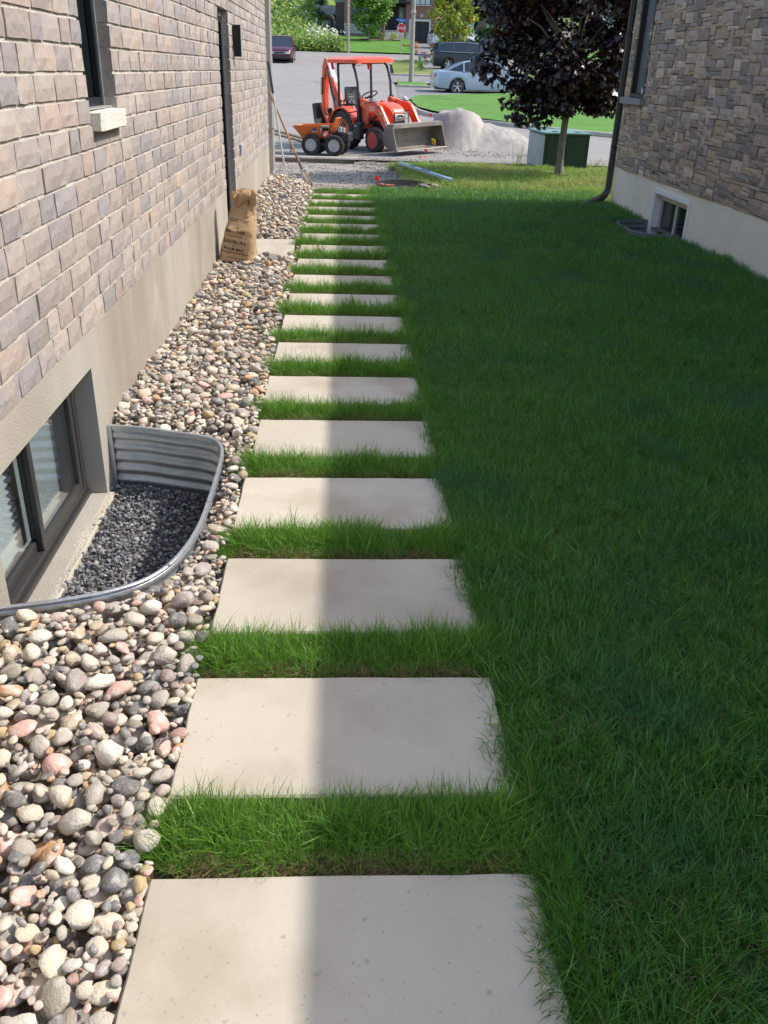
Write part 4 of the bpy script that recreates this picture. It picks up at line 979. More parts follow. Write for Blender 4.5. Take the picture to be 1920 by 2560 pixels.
# torn collar folded over to the left and front of the neck
Vs = []; Fs = []
for i in range(19):
    a = -3.5+i*.155
    for j in range(7):
        t = j/6; p = bag_pt(a, .605-.085*t*(1+.35*math.sin(i*.8)), .010+.045*math.sin(math.pi*min(1, t*.8+.08))+.006*math.sin(i*2.3+j)); p.z += .03*(1-t)*(.6+.4*math.sin(i*.5+1)); Vs.append(tuple(p))
for i in range(18):
    for j in range(6): Fs.append((i*7+j, (i+1)*7+j, (i+1)*7+j+1, i*7+j+1))
mb = MB(); mb.add(Vs, Fs); world_part(mb.build('collar', m_paper, None, True), bag)
for s, z, size, yy in (('NER', .285, .040, 8.51), ('DOUB', .205, .040, 8.49), ('POUR', .125, .040, 8.48)):
    me = text_mesh(s, size)
    for v in me.vertices:
        y = yy+v.co.x*.6; z_ = z+v.co.y; lo, hi = -math.pi/2, math.pi/2
        for _ in range(22):
            m_ = (lo+hi)/2
            if bag_pt(m_, z_).y < y: lo = m_
            else: hi = m_
        v.co = bag_pt(lo, z_, .003)
    me.materials.append(m_ink); world_part(put('lettering', me), bag)

# ------------------------------------------------------------------ tools leaning on the corner
m_wood = M('worn_wood', (.36, .21, .09), (.25, .14, .06), 14, .6, .3, 90)
m_steel = M('rusty_steel', (.10, .075, .06), (.16, .12, .09), 12, .5, .4, 60, metal=.4)
def ln(a, b, t): return tuple(Vector(a).lerp(Vector(b), t))
a, b = (-.50, 14.05, .03), (-1.125, 14.85, 1.30)
sh = empty('shovel', (-.5, 14.05, .0), 0, 'long shovel with a wooden handle leaning on the corner of the brick wall', 'shovel')
mb = MB(); mb.tube([ln(a, b, t) for t in (.26, .5, .75, 1)], [.017, .016, .015, .016], 8); world_part(mb.build('handle', m_wood, None, True), sh)
mb = MB(); mb.tube([ln(a, b, .20), ln(a, b, .36)], [.024, .018], 8); world_part(mb.build('socket', m_steel, None, True), sh)
d_ = (Vector(b)-Vector(a)).normalized(); sd_ = d_.cross(Vector((0, 0, 1))).normalized(); nn_ = sd_.cross(d_).normalized()
V = []; F = []
for i in range(9):
    t = i/8; w_ = .055*(1 if t > .25 else math.sqrt(t/.25)*.85+.15); c = Vector(a)+d_*(.30*t) + nn_*(.05*(1-t)**2)
    for j in range(7):
        u = (j/6-.5)*2; V.append(tuple(c + sd_*(u*w_) + nn_*(.018*u*u)))
for i in range(8):
    for j in range(6): F.append((i*7+j, i*7+j+1, (i+1)*7+j+1, (i+1)*7+j))
o = put('blade', mesh('blade', V, F, m_steel), None, None, True); md = o.modifiers.new('thickness', 'SOLIDIFY'); md.thickness = .003; world_part(o, sh)
a, b = (-.845, 14.12, .03), (-1.125, 14.66, 1.73)
rk = empty('tamping_tool', (-.845, 14.12, 0), 0, 'long white-handled tool with a black grip and a small flat foot, beside the shovel', 'garden tool')
m_whitemetal = M('scuffed_white_metal', (.50, .50, .51), (.36, .35, .35), 20, .45, .1, 60)
mb = MB(); mb.tube([ln(a, b, .2), ln(a, b, .76)], .014, 8); world_part(mb.build('handle', m_whitemetal, None, True), rk)
mb = MB(); mb.tube([ln(a, b, .75), ln(a, b, 1)], .018, 8); world_part(mb.build('grip', m_blackdoor, None, True), rk)
mb = MB(); e = Vector((.035, 0, 0)); s0 = Vector(ln(a, b, .22)); f0 = Vector(a)+Vector((0, 0, .02)); mb.tube([tuple(s0+e*.2), tuple(f0+e)], .009, 6); mb.tube([tuple(s0-e*.2), tuple(f0-e)], .009, 6); mb.tube([tuple(s0-e*.5), tuple(s0+e*.5)], .014, 6); world_part(mb.build('fork', m_whitemetal, None, True), rk)
mb = MB(); mb.box((-.91, 14.08, .0), (-.78, 14.17, .035), .008); world_part(mb.build('foot', m_whitemetal), rk)
a, b = (-.62, 14.6, .03), (-1.12, 15.0, 1.0)

# ------------------------------------------------------------------ green transformer box
m_boxg = M('dark_green_enamel', (.010, .040, .022), (.014, .05, .028), 3, .4, .05, 60, spec=.5)
m_boxside = M('pale_grey_enamel', (.48, .48, .46), (.36, .37, .35), 3, .6, .1, 40, stains=[((.10, .12, .10), 9, .60, .72, .6, (1, 1, .3))])  # pale grey with darker streaks
tb = empty('utility_box', (4.56, 19.6, -.05), R(3), 'dark green utility cabinet with a pale side, behind the purple tree trunk', 'utility box')
mb = MB(); mb.box((-.46, -.66, -.02), (.48, .66, .64), .012); mb.build('cabinet', m_boxg, tb)
mb = MB(); mb.box((-.468, -.65, .0), (-.4615, .65, .62)); mb.build('side_panel', m_boxside, tb)
mb = MB(); mb.box((-.49, -.70, .642), (.51, .69, .685), .012); lid = mb.build('lid', M('sunlit_green_enamel', (.10, .20, .16), (.13, .23, .19), 4, .45), tb)  # lid paler than the cabinet, sun on its top put into the colour
for x in (-.22, .26):
    mb = MB(); mb.box((x-.06, -.5, .688), (x+.06, -.44, .70), .006); mb.build('hinge', m_boxg, lid)
for x in (-.40, -.0, .42):
    mb = MB(); mb.box((x-.004, -.666, .04), (x+.004, -.6605, .60)); mb.build('door_seam', m_blackdoor, tb)
mb = MB(); mb.box((-.55, -.78, -.06), (.57, .78, -.021), .01); mb.build('pad', m_conc, tb)
# ------------------------------------------------------------------ tractor with loader and backhoe
m_org = M('orange_red_enamel', (.86, .10, .028), (.76, .085, .024), 4, .38, .04, 60, spec=.5, coat=.25, stains=[((.40, .16, .09), 5, .62, .8, .35)])
m_orgf = M('faded_orange_enamel', (.70, .13, .05), (.56, .12, .06), 6, .5, .06, 60, stains=[((.42, .26, .18), 7, .58, .78, .45)])
m_blk = M('black_machine_paint', (.022, .022, .024), (.045, .043, .04), 9, .5, .15, 60)
m_tyre = M('tyre_rubber', (.030, .029, .028), (.12, .108, .095), 7, .85, .3, 60, ramp=(.45, .8))
m_rimred = M('red_rim', (.60, .045, .025), (.42, .07, .05), 6, .5, .05, 40)
m_rimgrey = M('grey_rim', (.46, .45, .43), (.33, .31, .29), 6, .5, .05, 40)
m_bucket = M('worn_bucket_steel', (.27, .235, .20), (.20, .17, .145), 3, .65, .25, 40, metal=.15, stains=[((.38, .34, .29), 1.5, .5, .75, .6, (.5, 1, 1)), ((.16, .12, .09), 6, .58, .75, .5)])
m_chrome = M('polished_steel', (.62, .62, .62), rough=.18, metal=1)
m_grille = M('silver_grille', (.34, .35, .36), rough=.4, metal=.3)
m_lampglass = M('lamp_glass', (.75, .74, .68), rough=.15, spec=.7)
m_seat = M('black_vinyl', (.028, .029, .032), (.05, .05, .052), 8, .5, .2, 60)
def wheel(root, c, Rr, w_, rr_, rimmat, lugs=20, side=-1, hub=None, name='wheel'):
    """axle along local Y; side -1: its outer face looks to -Y"""
    mb = MB(); h = w_/2
    mb.lathe([(rr_, -h*.85), (rr_+.01, -h), (Rr*.90, -h*.98), (Rr*.955, -h*.80), (Rr*.965, 0), (Rr*.955, h*.80), (Rr*.90, h*.98), (rr_+.01, h), (rr_, h*.85)], 32, 'Y', c)
    t = mb.build('tyre', m_tyre, None, True)
    lg = MB()
    for i in range(lugs):
        for s_ in (-1, 1):
            a = 2*math.pi*(i+(.5 if s_ > 0 else 0))/lugs; n_ = 4; V = []; F = []
            for j in range(n_):
                u = j/(n_-1); y = s_*h*(.04+.98*u); ang = a+u*.20*s_*0 + u*.24; rad = Rr*(1.0-.06*u**3)
                for da in (-.045, .045):
                    for dr in (-.05*Rr-.01, .0): V.append((c[0]+(rad+dr)*math.cos(ang+da), c[1]+y, c[2]+(rad+dr)*math.sin(ang+da)))
            for j in range(n_-1):
                b = j*4; e = b+4; F += [(b+1, b+3, e+3, e+1), (b, e, e+1, b+1), (b+2, b+3, e+3, e+2)]
            F += [(0, 1, 3, 2), ((n_-1)*4, (n_-1)*4+2, (n_-1)*4+3, (n_-1)*4+1)]; lg.add(V, F)
    wroot = t; t.name = name; t.parent = root
    lg.build('lug_tread', m_tyre, t)
    s_ = side; mb = MB()
    mb.lathe([(rr_+.012, s_*h*.92), (rr_-.006, s_*h*.94), (rr_-.02, s_*h*.55), (rr_*.62, s_*h*.35), (rr_*.45, s_*h*.5), (rr_*.2, s_*h*.52), (0, s_*h*.52)] if s_ > 0 else [(0, s_*h*.52), (rr_*.2, s_*h*.52), (rr_*.45, s_*h*.5), (rr_*.62, s_*h*.35), (rr_-.02, s_*h*.55), (rr_-.006, s_*h*.94), (rr_+.012, s_*h*.92)], 28, 'Y', c)
    mb.lathe([(rr_, -s_*h*.8), (rr_*.9, -s_*h*.6), (.0, -s_*h*.55)] if s_ < 0 else [(0, -s_*h*.55), (rr_*.9, -s_*h*.6), (rr_, -s_*h*.8)], 20, 'Y', c)
    mb.build('rim', rimmat, t, True)
    mb = MB(); mb.lathe([(0, -.02), (rr_*.22, -.02), (rr_*.24, .015), (0, .02)], 12, 'Y', (c[0], c[1]+s_*h*.58, c[2]))
    for i in range(5):
        a = 2*math.pi*i/5; mb.lathe([(0, -.012), (.012, -.012), (.012, .012), (0, .012)], 6, 'Y', (c[0]+rr_*.36*math.cos(a), c[1]+s_*h*.55, c[2]+rr_*.36*math.sin(a)))
    mb.build('hub', hub or m_blk, t)
    return t
a_, th_ = R(36.5), R(2.6)
f3 = Vector((math.sin(a_), -math.cos(a_), 0)); v3 = Vector((-math.cos(a_), -math.sin(a_), 0)); u3 = Vector((0, 0, 1))
v2 = v3*math.cos(th_)-u3*math.sin(th_); u2 = u3*math.cos(th_)+v3*math.sin(th_)
tractor = empty('tractor', (.396, 23.518, -.0773), 0, 'orange compact tractor with canopy, front loader bucket and backhoe parked on the street', 'tractor')
tractor.rotation_euler = Matrix(((f3[0], -v2[0], u2[0]), (f3[1], -v2[1], u2[1]), (f3[2], -v2[2], u2[2]))).to_euler()
T = tractor
wheel(T, (.23, -.50, .455), .455, .30, .25, m_orgf, 18, -1); wheel(T, (.23, .50, .455), .455, .30, .25, m_orgf, 18, 1)
wheel(T, (1.30, -.48, .285), .29, .20, .185, m_rimred, 16, -1); wheel(T, (1.30, .48, .285), .29, .20, .185, m_rimred, 16, 1)
# chassis, axles, engine
mb = MB(); mb.box((-.25, -.17, .34), (1.0, .17, .66), .02); mb.box((.05, -.37, .36), (.42, .37, .56), .03); mb.box((1.18, -.36, .24), (1.42, .36, .36), .02); mb.box((.95, -.14, .30), (1.5, .14, .52), .02); mb.build('chassis', m_blk, T)
mb = MB(); mb.box((.78, -.20, .50), (1.42, .20, .80), .03)
for x in (.85, .95, 1.05, 1.15, 1.25): mb.box((x, -.235, .54), (x+.04, .235, .76), .01)
mb.tube([(.9, -.24, .60), (1.1, -.26, .66), (1.3, -.24, .58)], .03, 6); mb.tube([(1.0, -.22, .52), (1.2, -.25, .50), (1.38, -.2, .62)], .02, 6); mb.build('engine', m_blk, T)
# floor and steps
mb = MB(); mb.box((.30, -.50, .60), (.86, .50, .64), .01); mb.box((.42, -.60, .36), (.72, -.42, .39), .005); mb.build('floor_plate', m_blk, T)
mb = MB(); mb.box((.63, -.63, .27), (.88, -.48, .655), .015)
for i in range(5): mb.box((.65, -.637, .33+i*.06), (.86, -.631, .345+i*.06))
mb.build('tool_box', m_blk, T)
mb = MB(); mb.box((.70, -.6375, .56), (.77, -.633, .585)); mb.box((.66, -.6375, .44), (.70, -.633, .45)); mb.build('warning_label', m_lampglass, T)
# fenders
for s in (-1, 1):
    V = []; F = []; pts = []
    for i in range(11):
        a = R(165-i*13.5); pts.append((.20+.54*math.cos(a), .43+.54*math.sin(a)))
    pts += [(.66, .66), (.70, .62)]
    mb = MB()
    for (x, z) in pts:
        for y in (.36, .66): V.append((x, s*y, z))
        V.append((x, s*.665, z-.05))
    for i in range(len(pts)-1):
        b = i*3; F += [(b, b+1, b+4, b+3), (b+1, b+2, b+5, b+4)]
    mb.add(V, F); o = mb.build('fender', m_org, T, True); md = o.modifiers.new('thickness', 'SOLIDIFY'); md.thickness = .012
    mb = MB(); mb.prism([(x, z-.012) for x, z in pts] + [(.60, .60), (-.2, .60)], s*.35, s*.36, 'XZ'); mb.build('inner_fender', m_blk, T)
# ROPS posts and canopy
def bar(name, pts, r, mat, parent=T, flat=1): mb = MB(); mb.tube(pts, r, 8, flat=flat); return mb.build(name, mat, parent, True)
for s in (-1, 1):
    bar('post', [(-.06, s*.50, .62), (-.07, s*.50, 1.1), (-.08, s*.50, 1.90)], .030, m_blk)
    bar('post', [(.71, s*.50, .60), (.71, s*.50, 1.05), (.68, s*.50, 1.50), (.60, s*.50, 1.72), (.50, s*.50, 1.90)], .030, m_blk)
    mb = MB(); mb.box((.67, s*.50-.04, .60), (.76, s*.50+.04, 1.20), .008); mb.build('post_sleeve', m_blk, T)
for q in ([(-.08, -.50, 1.88), (-.08, .50, 1.88)], [(.51, -.50, 1.885), (.51, .50, 1.885)], [(-.065, -.5, .98), (-.065, .5, .98)]): bar('crossbar', q, .02, m_blk)
def canopy():
    V = []; F = []; nx, ny = 14, 12; x0, x1, y1 = -.42, .72, .63
    for side in (0, 1):
        for i in range(nx+1):
            for j in range(ny+1):
                x = x0+(x1-x0)*i/nx; y = -y1+2*y1*j/ny; ex = min(x-x0, x1-x)/.09; ey = min(y+y1, y1-y)/.09
                e = max(0, 1-min(1, ex))**2 + max(0, 1-min(1, ey))**2
                z = 2.005 - .035*min(1.3, e) + .012*math.cos(y/y1*1.5) + (.008 if abs(abs(y)-.36) < .08 and .0 < i < nx else 0)
                if side: z = 1.93 + (.03 if 0 < i < nx and 0 < j < ny else -.035)
                # rounded plan corners
                cx = max(0, .12-(x-x0), .12-(x1-x)); cy = max(0, .12-(y+y1), .12-(y1-y))
                if cx > 0 and cy > 0 and math.hypot(cx, cy) > .12:
                    k = .12/math.hypot(cx, cy); x += (1-k)*cx*(1 if x < .1 else -1); y += (1-k)*cy*(1 if y < 0 else -1)
                V.append((x, y, z))
    q = (nx+1)*(ny+1)
    for s in (0, 1):
        for i in range(nx):
            for j in range(ny):
                b = s*q+i*(ny+1)+j; f = (b, b+ny+1, b+ny+2, b+1); F.append(f if not s else f[::-1])
    ring = [(i, 0) for i in range(nx+1)] + [(nx, j) for j in range(1, ny+1)] + [(i, ny) for i in range(nx-1, -1, -1)] + [(0, j) for j in range(ny-1, 0, -1)]
    ids = [i*(ny+1)+j for i, j in ring]
    for k in range(len(ids)): k2 = (k+1) % len(ids); F.append((ids[k], ids[k2], ids[k2]+q, ids[k]+q))
    mb = MB(); mb.add(V, F); return mb.build('canopy', m_org, T, True)
canopy()
mb = MB(); mb.tube([(-.42, -.44, 1.90), (-.40, -.44, 1.80), (-.36, -.44, 1.76)], .035, 8); mb.tube([(-.1, .42, 1.90), (-.06, .42, 1.80), (-.04, .42, 1.74)], .035, 8); mb.build('canopy_bracket', m_org, T, True)
for s in (-1, 1):
    mb = MB(); mb.box((.60, s*.46-.10, 1.845), (.68, s*.46+.10, 1.905), .01); l_ = mb.build('work_lamp', m_blk, T)
    mb = MB(); mb.box((.681, s*.46-.085, 1.855), (.686, s*.46+.085, 1.895)); mb.build('lamp_glass', m_lampglass, l_)
# seat, console, steering wheel
mb = MB(); mb.box((-.10, -.24, .76), (.34, .24, .88), .05); mb.build('seat', m_seat, T, True)
V = []; F = []; mb = MB()
for k in range(9):
    t = k/8; z = .84+.52*t; x = -.10-.16*t; hw = .24*(1-.28*t**3)
    for j in range(9):
        u = (j/8-.5)*2; V.append((x+.05*u*u, hw*u, z))
    for j in range(9):
        u = (j/8-.5)*2; V.append((x-.09+.06*u*u, hw*u*.97, z))
for k in range(8):
    for j in range(17):
        if j == 8: continue
        F.append((k*18+j, k*18+j+1, (k+1)*18+j+1, (k+1)*18+j))
    F.append((k*18, k*18+9, (k+1)*18+9, (k+1)*18)); F.append((k*18+8, k*18+17, (k+1)*18+17, (k+1)*18+8))
for j in range(8): F.append((8*18+j, 8*18+j+1, 8*18+j+10, 8*18+j+9))
mb.add(V, F); bk = mb.build('backrest', m_seat, T, True)
for k in range(6):
    mb = MB(); mb.box((-.055-.015*k, -.215, .92+k*.055), (.0-.015*k, -.075, .94+k*.055), .004); mb.build('backrest_slot', m_chrome if k % 2 else m_lampglass, bk)
mb = MB(); mb.box((-.05, -.34, .98), (.25, -.27, 1.02), .02); mb.box((-.05, .27, .98), (.25, .34, 1.02), .02); mb.build('armrest', m_seat, T, True)
for y, x in ((-.38, .1), (-.33, .2), (.36, .12), (-.42, -.15), (-.30, -.28), (-.10, -.42), (.10, -.42)):
    mb = MB(); mb.tube([(x, y, .70), (x+.02, y, 1.05)], .010, 6); mb.lathe([(0, -.02), (.022, -.01), (.022, .015), (0, .03)], 8, o=(x+.02, y, 1.06)); mb.build('lever', m_blk, T)
mb = MB(); mb.box((.62, -.19, .64), (.86, .19, 1.06), .05); mb.box((.60, -.16, 1.0), (.80, .16, 1.12), .04); mb.build('dashboard', M('grey_plastic', (.22, .22, .22), rough=.6), T, True)
mb = MB(); V = []; F = []; n = 28
axn = Vector((-.45, 0, .9)).normalized(); e1 = Vector((0, 1, 0)); e2 = axn.cross(e1)
cc = Vector((.50, 0, 1.21)); ring = [tuple(cc+(e1*math.cos(2*math.pi*k/n)+e2*math.sin(2*math.pi*k/n))*.19) for k in range(n+1)]
mb.tube(ring, .015, 6, caps=False); 
for k in (0, 9, 19): mb.tube([tuple(cc-axn*.04), ring[k]], .010, 5)
mb.tube([tuple(cc-axn*.03), tuple(cc-axn*.28)], .018, 6); mb.lathe([(0, -.02), (.045, -.02), (.045, .01), (0, .015)], 10, o=tuple(cc-axn*.03)); mb.build('steering_wheel', m_blk, T, True)
# hood: lofted, sloping forward
V = []; F = []; hs = [(.80, .22, 1.02, .70), (.95, .235, 1.075, .70), (1.15, .24, 1.075, .70), (1.35, .235, 1.045, .68), (1.50, .225, .985, .64), (1.58, .205, .92, .62), (1.61, .19, .86, .62)]
for x, hw, zt_, zb in hs:
    for j in range(13):
        u = (j/12-.5)*2; zz = zt_ - (zt_-zb)*max(0, (abs(u)-.62)/.38)**1.6 - .02*u*u; yy = hw*min(1, abs(u)/.72)**.9*(1 if u >= 0 else -1); V.append((x, yy, zz))
for i in range(len(hs)-1):
    for j in range(12): F.append((i*13+j, i*13+j+1, (i+1)*13+j+1, (i+1)*13+j))
F.append(tuple(6*13+j for j in range(13))); F.append(tuple(range(13))[::-1])
mb = MB(); mb.add(V, F); hood = mb.build('hood', m_org, T, True)
mb = MB(); mb.box((.96, -.05, 1.072), (1.05, .05, 1.11), .012); mb.build('hood_cap', m_org, hood)
mb = MB(); mb.box((1.585, -.17, .62), (1.635, .17, .835), .012); gr = mb.build('grille', m_grille, T)
mb = MB(); mb.box((1.636, -.155, .775), (1.640, .155, .822)); mb.box((1.636, -.155, .645), (1.640, .155, .70)); mb.build('grille_opening', m_blk, gr)
mb = MB(); mb.lathe([(0, 0), (.03, 0), (.033, .004), (.026, .007), (0, .007)], 16, 'X', (1.641, 0, .742)); mb.build('emblem', m_chrome, gr)
for s in (-1, 1):
    mb = MB(); mb.box((1.642, s*.115-.033, .785), (1.648, s*.115+.033, .815), .003); mb.build('headlight', m_lampglass, gr)
mb = MB()
for s in (-1, 1): mb.tube([(1.66, s*.20, .38), (1.70, s*.21, .60), (1.70, s*.21, .86), (1.62, s*.20, .93)], .014, 6)
for z in (.62, .74, .86): mb.tube([(1.70, -.21, z), (1.70, .21, z)], .011, 6)
mb.box((1.45, -.24, .34), (1.68, .24, .40), .01); mb.build('brush_guard', m_blk, T)
# loader: towers, arms, cylinders, bucket
for s in (-1, 1):
    y = s*.42
    mb = MB(); mb.prism([(.70, 1.15), (.78, 1.17), (.96, 1.10), (.96, .62), (.82, .50), (.70, .62)], y-.025*1, y+.025, 'XZ'); mb.box((.72, min(0, s*.42), .50), (.90, max(0, s*.42), .60), .01); mb.build('loader_tower', m_orgf, T)
    arm = [(.72, 1.155), (1.08, 1.085), (1.38, 1.055), (1.50, 1.015), (1.62, .88), (2.02, .40), (1.90, .30), (1.80, .36), (1.42, .82), (1.30, .90), (1.02, .90), (.72, 1.03)]
    arm = [(.70, 1.165), (1.10, 1.10), (1.40, 1.07), (1.52, 1.02), (1.62, .90), (1.945, .48), (1.93, .34), (1.82, .33), (1.46, .78), (1.34, .86), (1.10, .88), (.80, .98), (.70, 1.05)]
    mb = MB(); mb.prism(arm, s*.47-.035, s*.47+.035, 'XZ'); la = mb.build('loader_arm', m_org, T)
    me = la.data; bmx = bmesh.new(); bmx.from_mesh(me); bmesh.ops.bevel(bmx, geom=[e for e in bmx.edges], offset=.006, segments=1, affect='EDGES'); bmx.to_mesh(me); bmx.free()
    mb = MB(); mb.tube([(1.42, s*.53, 1.02), (1.74, s*.53, .70)], .030, 8); mb.build('cylinder', m_orgf, la)
    mb = MB(); mb.tube([(1.74, s*.53, .70), (1.93, s*.53, .53)], .014, 8); mb.build('piston', m_chrome, la)
    mb = MB(); mb.tube([(.86, s*.36, .60), (1.30, s*.36, .84)], .028, 8); mb.tube([(1.30, s*.36, .84), (1.45, s*.40, .90)], .015, 8); mb.build('cylinder', m_blk, la)
    mb = MB(); mb.tube([(.95, s*.51, 1.06), (1.2, s*.52, 1.10), (1.42, s*.53, 1.09), (1.50, s*.54, .98)], .010, 6); mb.tube([(1.50, s*.54, 1.0), (1.62, s*.56, .98), (1.70, s*.55, .76)], .009, 6); mb.build('hose', m_blk, la, True)
    if s < 0:
        mb = MB()
        for k, (x0, x1, z) in enumerate(((.86, 1.06, 1.055), (1.10, 1.34, .985), (1.12, 1.36, .945), (1.14, 1.30, .91))): mb.box((x0, -.5075, z), (x1, -.5055, z+.022))
        mb.build('lettering', M('pale_decal', (.80, .45, .36), rough=.6), la)
mb = MB(); mb.tube([(1.86, -.46, .40), (1.86, .46, .40)], .035, 8); mb.build('arm_crossbar', m_org, T)
BWd = .75
prof = [(2.28, .67), (2.10, .655), (1.99, .58), (1.95, .45), (1.97, .30), (2.04, .20), (2.16, .155), (2.45, .15)]
def shell(poly, y0, y1, t=.012):
    V = []; F = []; n = len(poly)
    for k, (x, z) in enumerate(poly):
        a = Vector(poly[max(k-1, 0)]); b = Vector(poly[min(k+1, n-1)]); d = (b-a).normalized(); nn = Vector((-d.y, d.x))*t
        for y in (y0, y1): V.append((x, y, z)); V.append((x-nn.x, y, z-nn.y))
    for k in range(n-1):
        b = k*4; e = b+4; F += [(b, b+2, e+2, e), (b+1, e+1, e+3, b+3), (b, e, e+1, b+1), (b+2, b+3, e+3, e+2)]
    F += [(0, 1, 3, 2), ((n-1)*4, (n-1)*4+2, (n-1)*4+3, (n-1)*4+1)]; return V, F
mb = MB(); mb.add(*shell(prof, -BWd, BWd)); bu = mb.build('bucket', m_bucket, T)
for s in (-1, 1):
    mb = MB(); mb.prism(prof, s*BWd-.008+s*.0, s*BWd+.008+s*.0, 'XZ'); o = mb.build('side_plate', m_bucket, bu)
mb = MB(); mb.box((2.10, -BWd+.01, .668), (2.30, BWd-.01, .690), .004); mb.box((2.285, -BWd+.01, .60), (2.30, BWd-.01, .667), .003); mb.build('top_lip', m_bucket, bu)
mb = MB(); mb.box((2.36, -BWd-.012, .128), (2.475, BWd+.012, .150), .004); mb.build('cutting_edge', M('scraped_steel', (.40, .38, .35), (.28, .25, .22), 9, .45, .1, 50, metal=.5), bu)
for k in range(7):
    mb = MB(); mb.lathe([(0, 0), (.016, 0), (.014, .01), (0, .012)], 8, o=(2.41, -.66+k*.22, .151)); mb.build('bolt', m_chrome, bu)
mb = MB(); mb.box((2.06, .40, .60), (2.30, .405, .69)); mb.box((2.02, -.5, .60), (2.08, -.35, .68), .01); mb.build('bracket', m_orgf, bu)
tagy = empty('yellow_tag', tuple(tractor.matrix_basis @ Vector((2.37, .42, .20))), R(-50), 'small bright yellow tag lying inside the loader bucket', 'tag')
mb = MB(); mb.box((-.062, -.008, .0), (.062, .008, .13), .004, rot=(R(18), R(12), 0)); mb.build('plate', M('yellow_plastic', (.80, .60, .03), rough=.5), tagy)
mb = MB(); mb.box((-.03, -.013, .05), (.03, -.009, .06), 0, rot=(R(18), R(12), 0), c=(0, 0, .065)); mb.build('lettering', m_blk, tagy)
# backhoe
def plate(name, poly, y0, y1, mat, parent=T):
    mb = MB(); mb.prism(poly, y0, y1, 'XZ'); o = mb.build(name, mat, parent); bmx = bmesh.new(); bmx.from_mesh(o.data); bmesh.ops.bevel(bmx, geom=list(bmx.edges), offset=.006, segments=1, affect='EDGES'); bmx.to_mesh(o.data); bmx.free(); return o
plate('backhoe_frame', [(-.30, .30), (-.30, .78), (-.55, .86), (-.78, .80), (-.80, .34), (-.6, .25)], -.22, .22, m_orgf)
bo = plate('backhoe_boom', [(-.72, .62), (-.62, .90), (-.86, 1.45), (-1.14, 1.90), (-1.26, 1.93), (-1.30, 1.84), (-1.12, 1.52), (-.98, 1.20), (-.90, .80), (-.84, .60)], -.07, .07, m_org)
st_ = plate('backhoe_stick', [(-1.16, 1.96), (-1.26, 1.98), (-1.36, 1.80), (-1.44, 1.10), (-1.44, .80), (-1.34, .76), (-1.30, .84), (-1.28, 1.20), (-1.22, 1.60)], -.06, .06, m_org)
mb = MB(); mb.tube([(-.78, .0, 1.02), (-1.02, .0, 1.40)], .040, 8); mb.tube([(-.62, -.12, 1.05), (-.86, -.12, 1.55)], .038, 8); mb.build('cylinder', m_org, bo, True)
mb = MB(); mb.tube([(-.86, -.12, 1.55), (-1.06, -.10, 1.93)], .018, 8); mb.tube([(-1.36, -.08, 1.55), (-1.40, -.08, 1.15)], .035, 8); mb.build('piston', m_chrome, bo, True)
for q in range(3):
    mb = MB(); mb.tube([(-.66, -.13-.02*q, .9), (-.80-.02*q, -.14-.02*q, 1.2), (-.98-.02*q, -.13, 1.62+.02*q), (-1.05, -.12, 1.78+.02*q), (-1.16, -.11, 1.72), (-1.22, -.1, 1.5)], .010, 6); mb.build('hose', m_blk, bo, True)
mb = MB(); mb.add(*shell([(-1.30, .84), (-1.50, .80), (-1.64, .66), (-1.66, .50), (-1.56, .40), (-1.40, .40)][::-1], -.17, .17)); b2 = mb.build('backhoe_bucket', m_bucket, T)
for s in (-1, 1): mb = MB(); mb.prism([(-1.30, .84), (-1.50, .80), (-1.64, .66), (-1.66, .50), (-1.56, .40), (-1.40, .40), (-1.32, .60)], s*.17-.006, s*.17+.006, 'XZ'); mb.build('side_plate', m_bucket, b2)
for s in (-1, 1):
    plate('stabiliser', [(-.66, .40), (-.60, .46), (-.98, .98), (-1.06, .94)], s*.36-.05, s*.36+.05, m_orgf)
    mb = MB(); mb.box((-1.19, s*.42-.11, .62), (-1.02, s*.42+.11, .98), .015, rot=(0, R(-8), 0)); mb.build('stabiliser_pad', m_blk, T)
mb = MB(); mb.box((-.50, -.30, .70), (-.28, .30, .80), .01)
for y in (-.2, -.1, 0, .1, .2): mb.tube([(-.42, y, .8), (-.46, y, 1.02)], .009, 6); mb.lathe([(0, -.02), (.02, -.01), (.02, .01), (0, .02)], 8, o=(-.46, y, 1.03))
mb.build('backhoe_controls', m_blk, T)

# ------------------------------------------------------------------ mini dumper with its orange skip
dm = empty('mini_dumper', (-.70, 21.02, -.095), R(-12), 'small wheeled mini dumper with an orange skip, parked left of the tractor', 'mini dumper')
m_dorg = M('dumper_orange', (.74, .17, .025), (.60, .15, .035), 5, .45, .05, 60, stains=[((.42, .22, .10), 5, .6, .8, .4)])
for x, y, s in ((0, 0, -1), (.53, 0, -1), (0, .62, 1), (.53, .62, 1)): wheel(dm, (x, y+.04*s*0, .225), .225, .16, .125, m_rimgrey, 15, s, m_rimgrey)
mb = MB(); mb.box((-.15, .14, .20), (.72, .48, .28), .02); mb.box((.10, -.02, .22), (.42, .12, .27), .01); mb.build('chassis', m_blk, dm)
V = []; F = []
low = [(-.22, .10, .34), (.38, .10, .36), (.38, .52, .36), (-.22, .52, .34)]; top = [(-.36, .0, .60), (.46, .0, .64), (.46, .64, .64), (-.36, .64, .60)]
spout = (-.47, .32, .74)
V = low+top+[(-.47, .18, .575), (-.47, .46, .575)]
F = [(0, 1, 2, 3), (0, 4, 5, 1), (1, 5, 6, 2), (2, 6, 7, 3), (3, 7, 9, 8, 4, 0)]
mb = MB(); mb.add(V, F); o = mb.build('skip', m_dorg, dm); md = o.modifiers.new('thickness', 'SOLIDIFY'); md.thickness = .006; md.offset = 0
